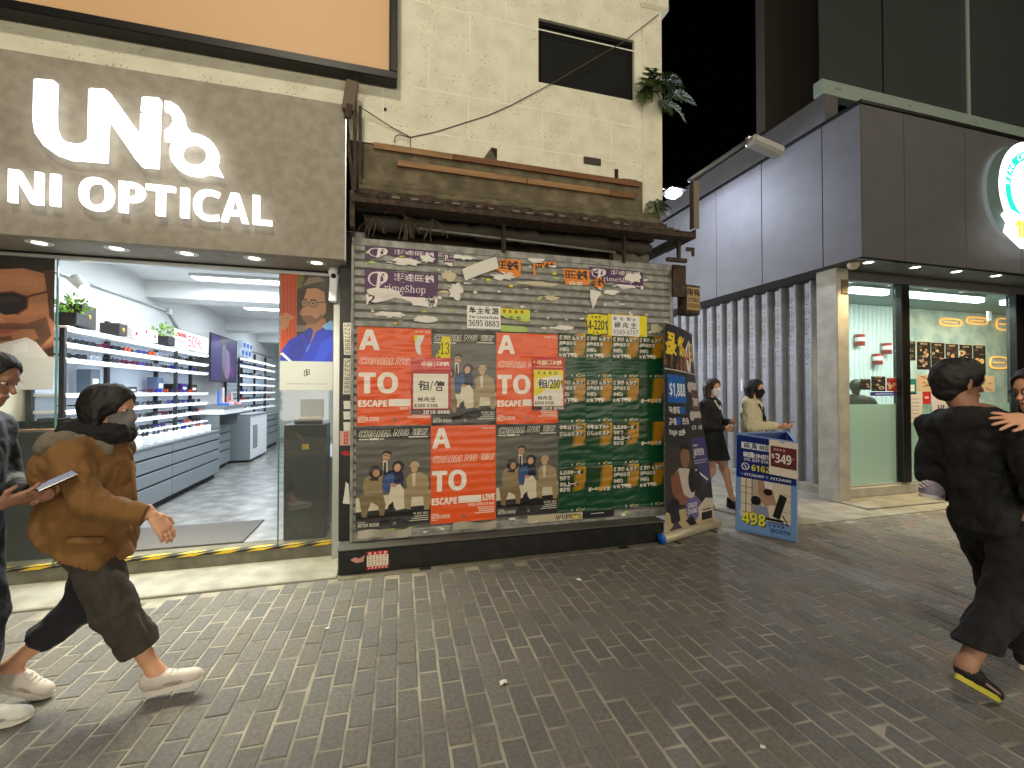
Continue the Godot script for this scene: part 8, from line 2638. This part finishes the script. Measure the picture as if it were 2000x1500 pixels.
	var cb := field_mesh([bone(Vector3(0.26, 1.02, 0.10), Vector3(0.22, 1.34, 0.16), 0.10, 0.095, 0.04), bone(Vector3(0.22, 1.38, 0.06), Vector3(0.20, 1.39, 0.27), 0.045, 0.045, 0.03), bone(Vector3(0.20, 1.39, 0.27), Vector3(0.05, 1.46, 0.29), 0.038, 0.032, 0.02), bone(Vector3(0.05, 1.46, 0.29), wr, 0.032, 0.024, 0.02), bone(Vector3(0.24, 0.98, -0.02), Vector3(0.10, 0.99, -0.2), 0.06, 0.05, 0.03), bone(Vector3(0.10, 0.99, -0.2), Vector3(0.03, 0.985, -0.19), 0.046, 0.034, 0.02), bone(Vector3(0.2, 0.98, 0.2), Vector3(0.14, 0.85, 0.30), 0.06, 0.05, 0.03), bone(Vector3(0.14, 0.85, 0.30), Vector3(0.08, 0.62, 0.30), 0.046, 0.034, 0.02)], 0.012)
	part(c, "body", joined([cb, field_mesh(head_bones(h2, B2, n2, 0.86, 0.04), 0.006), field_mesh(hand_bones(wr, Vector3(-0.85, -0.10, -0.45), Vector3(0.35, -0.5, -0.6), 0.10, 0.85, 0.28), 0.004)]), M("skin"))
	face_parts(c, h2, B2, 0.86, hair)
	part(c, "hair", hair_mesh(h2, B2, 0.86, 0.04, 0.0, 0.008, 110, 9), M("hair_dark_brown", Color(0.06, 0.045, 0.03), 0.6))
	part(c, "clothes", field_mesh([bone(Vector3(0.26, 1.02, 0.10), Vector3(0.22, 1.34, 0.16), 0.125, 0.115, 0.04), bone(Vector3(0.22, 1.375, 0.06), Vector3(0.20, 1.38, 0.27), 0.06, 0.06, 0.03), bone(Vector3(0.20, 1.38, 0.275), Vector3(0.05, 1.452, 0.295), 0.052, 0.044, 0.02), bone(Vector3(0.05, 1.452, 0.295), Vector3(-0.04, 1.445, 0.26), 0.044, 0.040, 0.02), bone(Vector3(0.24, 0.98, -0.02), Vector3(0.12, 0.99, -0.2), 0.07, 0.058, 0.03), bone(Vector3(0.12, 0.99, -0.2), Vector3(0.05, 0.99, -0.19), 0.054, 0.046, 0.02), bone(Vector3(0.2, 0.98, 0.2), Vector3(0.14, 0.85, 0.30), 0.07, 0.06, 0.03), bone(Vector3(0.14, 0.85, 0.30), Vector3(0.09, 0.66, 0.30), 0.056, 0.046, 0.02)], 0.012, 0.01, 37, 10.0), cloth("child_dark", Color(0.05, 0.05, 0.06)))
	var gl := ST()
	for g in [-1.0, 1.0]:
		var ring := []
		for k in 17:
			var a := TAU * k / 16
			ring.append(h2 + B2 * (Vector3(0.098, 0.005, 0.031 * g) + Vector3(0, sin(a) * 0.019, cos(a) * 0.024)) * 0.88)
		tube(gl, ring, 0.0028, 5, false)
		tube(gl, [h2 + B2 * Vector3(0.098, 0.008, 0.055 * g) * 0.88, h2 + B2 * Vector3(0.0, 0.008, 0.083 * g) * 0.88], 0.0026, 5)
	part(c, "glasses", fin(gl), M("frame_black", Color(0.03, 0.03, 0.04), 0.3))
	shoe(c, Vector3(0.05, 0.955, -0.19), Vector3(-0.09, 0.965, -0.20), Vector3(0.2, 1, 0.1), M("shoe_lilac", Color(0.55, 0.52, 0.60), 0.7), M("sole_white"), Vector3(0.04, 1.0, -0.19), 0.05)

func girl_black(skin: Material, hair: Material) -> void:
	var t := thing("person", "person in a black jacket and short skirt with a white mask at the folding gate", "person", Vector3(4.22, 0, -5.10), -1.05)
	var Z := Vector3.BACK
	var hc := Vector3(0.03, 1.60, 0.0)
	var B := Basis(Vector3.UP, -0.30)
	var neck := Vector3(0.0, 1.46, 0)
	var ankL := Vector3(0.22, 0.14, -0.13)
	var ankR := Vector3(-0.12, 0.13, 0.05)
	var knL := Vector3(0.15, 0.50, -0.10)
	var knR := Vector3(0.03, 0.51, 0.06)
	var wrR := Vector3(0.22, 1.08, 0.05)
	var wrL := Vector3(0.24, 1.16, -0.14)
	var body := field_mesh([
		bone(Vector3(0, 0.92, 0), Vector3(0.0, 1.36, 0), 0.11, 0.12, 0.05, Vector3.RIGHT, 0.75), bone(Vector3(0.0, 1.40, -0.14), Vector3(0.0, 1.40, 0.14), 0.045, 0.045),
		bone(Vector3(0, 0.90, 0.08), knR, 0.085, 0.052), bone(knR, ankR, 0.052, 0.032), bone(Vector3(0, 0.90, -0.08), knL, 0.085, 0.052), bone(knL, ankL, 0.052, 0.032), bone(ankL, ankL + Vector3(0.08, -0.06, 0), 0.032, 0.028), bone(ankR, ankR + Vector3(0.08, -0.06, 0), 0.032, 0.028),
		bone(Vector3(0.0, 1.39, 0.16), Vector3(-0.02, 1.12, 0.24), 0.042, 0.036), bone(Vector3(-0.02, 1.12, 0.24), wrR, 0.036, 0.025), bone(Vector3(0.0, 1.39, -0.16), Vector3(0.0, 1.13, -0.25), 0.042, 0.036), bone(Vector3(0.0, 1.13, -0.25), wrL, 0.036, 0.025)], 0.014)
	part(t, "body", joined([body, field_mesh(head_bones(hc, B, neck, 0.95, 0.045), 0.007), field_mesh(hand_bones(wrR, Vector3(0.5, -0.2, -0.8), Vector3(-0.8, 0, -0.4), 0.4), 0.006), field_mesh(hand_bones(wrL, Vector3(0.5, 0.2, 0.8), Vector3(-0.8, 0, 0.4), 0.5), 0.006)]), skin)
	face_parts(t, hc, B, 0.95, hair, false)
	var bk := cloth("black_cotton", Color(0.04, 0.041, 0.044), 0.8)
	part(t, "jacket", field_mesh([bone(Vector3(0.0, 0.98, 0), Vector3(0.0, 1.32, 0), 0.16, 0.165, 0.06, Vector3.RIGHT, 0.78), bone(Vector3(0.0, 1.385, -0.16), Vector3(0.0, 1.385, 0.16), 0.07, 0.07, 0.06), bone(Vector3(0.0, 1.38, 0.175), Vector3(-0.02, 1.12, 0.25), 0.078, 0.07, 0.05), bone(Vector3(-0.02, 1.12, 0.25), Vector3(0.17, 1.085, 0.09), 0.07, 0.05, 0.03), bone(Vector3(0.0, 1.38, -0.175), Vector3(0.0, 1.12, -0.27), 0.080, 0.072, 0.05), bone(Vector3(0.0, 1.12, -0.27), Vector3(0.19, 1.15, -0.17), 0.072, 0.05, 0.03)], 0.015, 0.016, 41, 6.0, [[Vector3(0, 0.95, 0), Vector3(0, -1, 0)]]), bk)
	var sk := ST()
	sk.set_smooth_group(0)
	for j in 8:
		for k in 36:
			var ring := []
			for jj in [j, j + 1]:
				for kk in [k, k + 1]:
					var a: float = TAU * kk / 36
					var y: float = 1.02 - jj * 0.045
					var rr: float = 0.155 + jj * 0.012 + 0.008 * sin(a * 9.0) * jj / 8.0
					ring.append(Vector3(cos(a) * rr * 0.85 + 0.02, y, -sin(a) * rr))
			quad(sk, ring[2], ring[3], ring[1], ring[0])
	part(t, "skirt", fin(sk), bk)
	part(t, "collar", field_mesh([bone(Vector3(0.075, 1.40, 0.05), Vector3(0.125, 1.33, 0.02), 0.022, 0.016, 0.01), bone(Vector3(0.075, 1.40, -0.05), Vector3(0.125, 1.33, -0.02), 0.022, 0.016, 0.01), bone(Vector3(-0.02, 1.45, 0.055), Vector3(0.075, 1.42, 0.05), 0.02, 0.022, 0.01), bone(Vector3(-0.02, 1.45, -0.055), Vector3(0.075, 1.42, -0.05), 0.02, 0.022, 0.01)], 0.008), M("shirt_white", Color(0.8, 0.78, 0.74), 0.7))
	part(t, "mask", mask_mesh(hc, B, 0.95), cloth("mask_white", Color(0.84, 0.83, 0.83)))
	part(t, "hair", hair_mesh(hc, B, 0.97, 0.22, 0.24, -0.004, 130, 11), hair)
	var sh := M("boot_black", Color(0.03, 0.03, 0.03), 0.4)
	shoe(t, Vector3(0.15, 0.02, -0.13), Vector3(0.40, 0.004, -0.12), Vector3.UP, sh, sh, ankL, 0.10)
	shoe(t, Vector3(-0.18, 0.05, 0.05), Vector3(0.06, 0.0, 0.06), Vector3(0.2, 1, 0), sh, sh, ankR, 0.10)

func girl_cream(skin: Material, hair: Material) -> void:
	var t := thing("person", "person in a cream jacket with a black mask holding a phone behind the blue stand", "person", Vector3(4.62, 0, -4.80), -0.95)
	var Z := Vector3.BACK
	var hc := Vector3(0.03, 1.585, 0.0)
	var B := Basis(Vector3.UP, -0.15)
	var neck := Vector3(0.0, 1.45, 0)
	var ankL := Vector3(0.08, 0.10, -0.10)
	var ankR := Vector3(-0.05, 0.10, 0.09)
	var wrR := Vector3(0.30, 1.12, 0.03)
	var wrL := Vector3(0.30, 1.10, -0.12)
	var body := field_mesh([
		bone(Vector3(0, 0.92, 0), Vector3(0.0, 1.36, 0), 0.11, 0.12, 0.05, Vector3.RIGHT, 0.75), bone(Vector3(0.0, 1.39, -0.14), Vector3(0.0, 1.39, 0.14), 0.045, 0.045),
		bone(Vector3(0, 0.90, 0.08), Vector3(0.02, 0.5, 0.09), 0.085, 0.052), bone(Vector3(0.02, 0.5, 0.09), ankR, 0.052, 0.032), bone(Vector3(0, 0.90, -0.08), Vector3(0.05, 0.5, -0.10), 0.085, 0.052), bone(Vector3(0.05, 0.5, -0.10), ankL, 0.052, 0.032),
		bone(Vector3(0.0, 1.38, 0.16), Vector3(0.02, 1.12, 0.24), 0.042, 0.036), bone(Vector3(0.02, 1.12, 0.24), wrR, 0.036, 0.025), bone(Vector3(0.0, 1.38, -0.16), Vector3(0.02, 1.12, -0.24), 0.042, 0.036), bone(Vector3(0.02, 1.12, -0.24), wrL, 0.036, 0.025)], 0.014)
	part(t, "body", joined([body, field_mesh(head_bones(hc, B, neck, 0.95, 0.045), 0.007), field_mesh(hand_bones(wrR, Vector3(0.9, 0.0, -0.4), Vector3(0, 0.9, -0.3), 0.45), 0.006), field_mesh(hand_bones(wrL, Vector3(0.95, 0.0, 0.2), Vector3(0, 0.9, 0.3), 0.35), 0.006)]), skin)
	face_parts(t, hc, B, 0.95, hair, false)
	var cr := cloth("cream_fleece", Color(0.76, 0.73, 0.60), 0.9)
	part(t, "jacket", field_mesh([bone(Vector3(0.0, 0.92, 0), Vector3(0.0, 1.31, 0), 0.175, 0.17, 0.06, Vector3.RIGHT, 0.8), bone(Vector3(-0.01, 1.375, -0.16), Vector3(-0.01, 1.375, 0.16), 0.072, 0.072, 0.06), bone(Vector3(0.0, 1.37, 0.18), Vector3(0.02, 1.12, 0.25), 0.086, 0.078, 0.05), bone(Vector3(0.02, 1.12, 0.25), Vector3(0.25, 1.12, 0.06), 0.078, 0.055, 0.03), bone(Vector3(0.0, 1.37, -0.18), Vector3(0.02, 1.12, -0.255), 0.086, 0.078, 0.05), bone(Vector3(0.02, 1.12, -0.255), Vector3(0.25, 1.10, -0.14), 0.078, 0.055, 0.03), bone(Vector3(-0.05, 1.44, -0.06), Vector3(-0.05, 1.44, 0.06), 0.06, 0.06, 0.03)], 0.015, 0.016, 51, 6.0, [[Vector3(0, 0.84, 0), Vector3(0, -1, 0)]]), cr)
	part(t, "top", field_mesh([bone(Vector3(0.10, 1.20, 0), Vector3(0.095, 1.33, 0), 0.045, 0.05, 0.02, Vector3.RIGHT, 0.95)], 0.010), M("top_black", Color(0.03, 0.03, 0.03), 0.8))
	part(t, "trousers", field_mesh([bone(Vector3(0, 0.88, -0.06), Vector3(0, 0.88, 0.06), 0.13, 0.13, 0.05, Vector3.RIGHT, 0.85), bone(Vector3(0, 0.86, 0.085), Vector3(-0.04, 0.15, 0.09), 0.10, 0.085, 0.03), bone(Vector3(0, 0.86, -0.085), Vector3(0.08, 0.15, -0.10), 0.10, 0.085, 0.03)], 0.015, 0.012, 52, 9.0), cr)
	part(t, "mask", mask_mesh(hc, B, 0.95), cloth("mask_black", Color(0.03, 0.025, 0.03)))
	part(t, "hair", hair_mesh(hc, B, 0.96, 0.10, 0.12, 0.0, 120, 12), hair)
	part(t, "bag_strap", tubem([Vector3(0.10, 1.40, 0.12), Vector3(0.155, 1.22, 0.02), Vector3(0.145, 1.0, -0.10), Vector3(0.05, 0.93, -0.19)], 0.011, 6), M("strap_dark", Color(0.14, 0.15, 0.11), 0.8))
	var sh := M("sneaker_white")
	shoe(t, Vector3(0.02, 0.004, -0.10), Vector3(0.26, 0.004, -0.11), Vector3.UP, sh, M("sole_white"), ankL)
	shoe(t, Vector3(-0.11, 0.004, 0.09), Vector3(0.13, 0.004, 0.10), Vector3.UP, sh, M("sole_white"), ankR)
	var ph := thing("phone", "black phone held in both hands by the person in cream", "phone", t.transform * Vector3(0.40, 1.15, -0.05), -0.95)
	part(ph, "case", cbox(Vector3(0.15, 0.01, 0.074), 0.004), M("phone_black"))
	part(ph, "screen", cbox(Vector3(0.14, 0.001, 0.066), 0.0), glow("phone_screen", Color(0.55, 0.6, 0.7), 0.25), Vector3(0, 0.006, 0))
	ph.rotation.z = 0.5

func diner_person(skin: Material, hair: Material) -> void:
	var t := thing("person", "person in a dark coat standing inside the noodle shop behind the narrow pane", "person", Vector3(7.42, 0.12, -5.55), 0.5)
	var Z := Vector3.BACK
	var hc := Vector3(0.04, 1.50, 0.0)
	var B := Basis.IDENTITY
	part(t, "body", joined([field_mesh([bone(Vector3(0, 0.85, 0), Vector3(0, 1.25, 0), 0.12, 0.13, 0.05, Vector3.RIGHT, 0.75), bone(Vector3(0, 0.85, 0.08), Vector3(0, 0.1, 0.09), 0.085, 0.04), bone(Vector3(0, 0.85, -0.08), Vector3(0, 0.1, -0.09), 0.085, 0.04)], 0.018), field_mesh(head_bones(hc, B, Vector3(0, 1.34, 0)), 0.009)]), skin)
	face_parts(t, hc, B, 1.0, hair)
	part(t, "coat", field_mesh([bone(Vector3(0, 0.70, 0), Vector3(0, 1.22, 0), 0.19, 0.18, 0.06, Vector3.RIGHT, 0.8), bone(Vector3(0, 1.28, -0.16), Vector3(0, 1.28, 0.16), 0.08, 0.08, 0.05), bone(Vector3(0, 1.26, 0.19), Vector3(0.0, 0.95, 0.25), 0.08, 0.065, 0.04), bone(Vector3(0, 0.95, 0.25), Vector3(0.12, 0.8, 0.2), 0.065, 0.05, 0.03), bone(Vector3(0, 1.26, -0.19), Vector3(0.0, 0.95, -0.25), 0.08, 0.065, 0.04), bone(Vector3(0, 0.95, -0.25), Vector3(0.12, 0.8, -0.2), 0.065, 0.05, 0.03)], 0.018, 0.015, 61, 9.0), cloth("olive_coat", Color(0.09, 0.10, 0.075)))
	part(t, "trousers", field_mesh([bone(Vector3(0, 0.80, 0.085), Vector3(0, 0.1, 0.09), 0.10, 0.07, 0.03), bone(Vector3(0, 0.80, -0.085), Vector3(0, 0.1, -0.09), 0.10, 0.07, 0.03)], 0.018), cloth("coat_trousers", Color(0.06, 0.06, 0.065)))
	part(t, "hair", hair_mesh(hc, B, 0.98, 0.06, 0.0, 0.01, 60, 13), hair)
	shoe(t, Vector3(-0.06, 0.0, 0.09), Vector3(0.19, 0.0, 0.10), Vector3.UP, M("boot_black", Color(0.03, 0.03, 0.03), 0.4), M("boot_black"), Vector3(0, 0.1, 0.09))
	shoe(t, Vector3(-0.06, 0.0, -0.09), Vector3(0.19, 0.0, -0.10), Vector3.UP, M("boot_black"), M("boot_black"), Vector3(0, 0.1, -0.09))
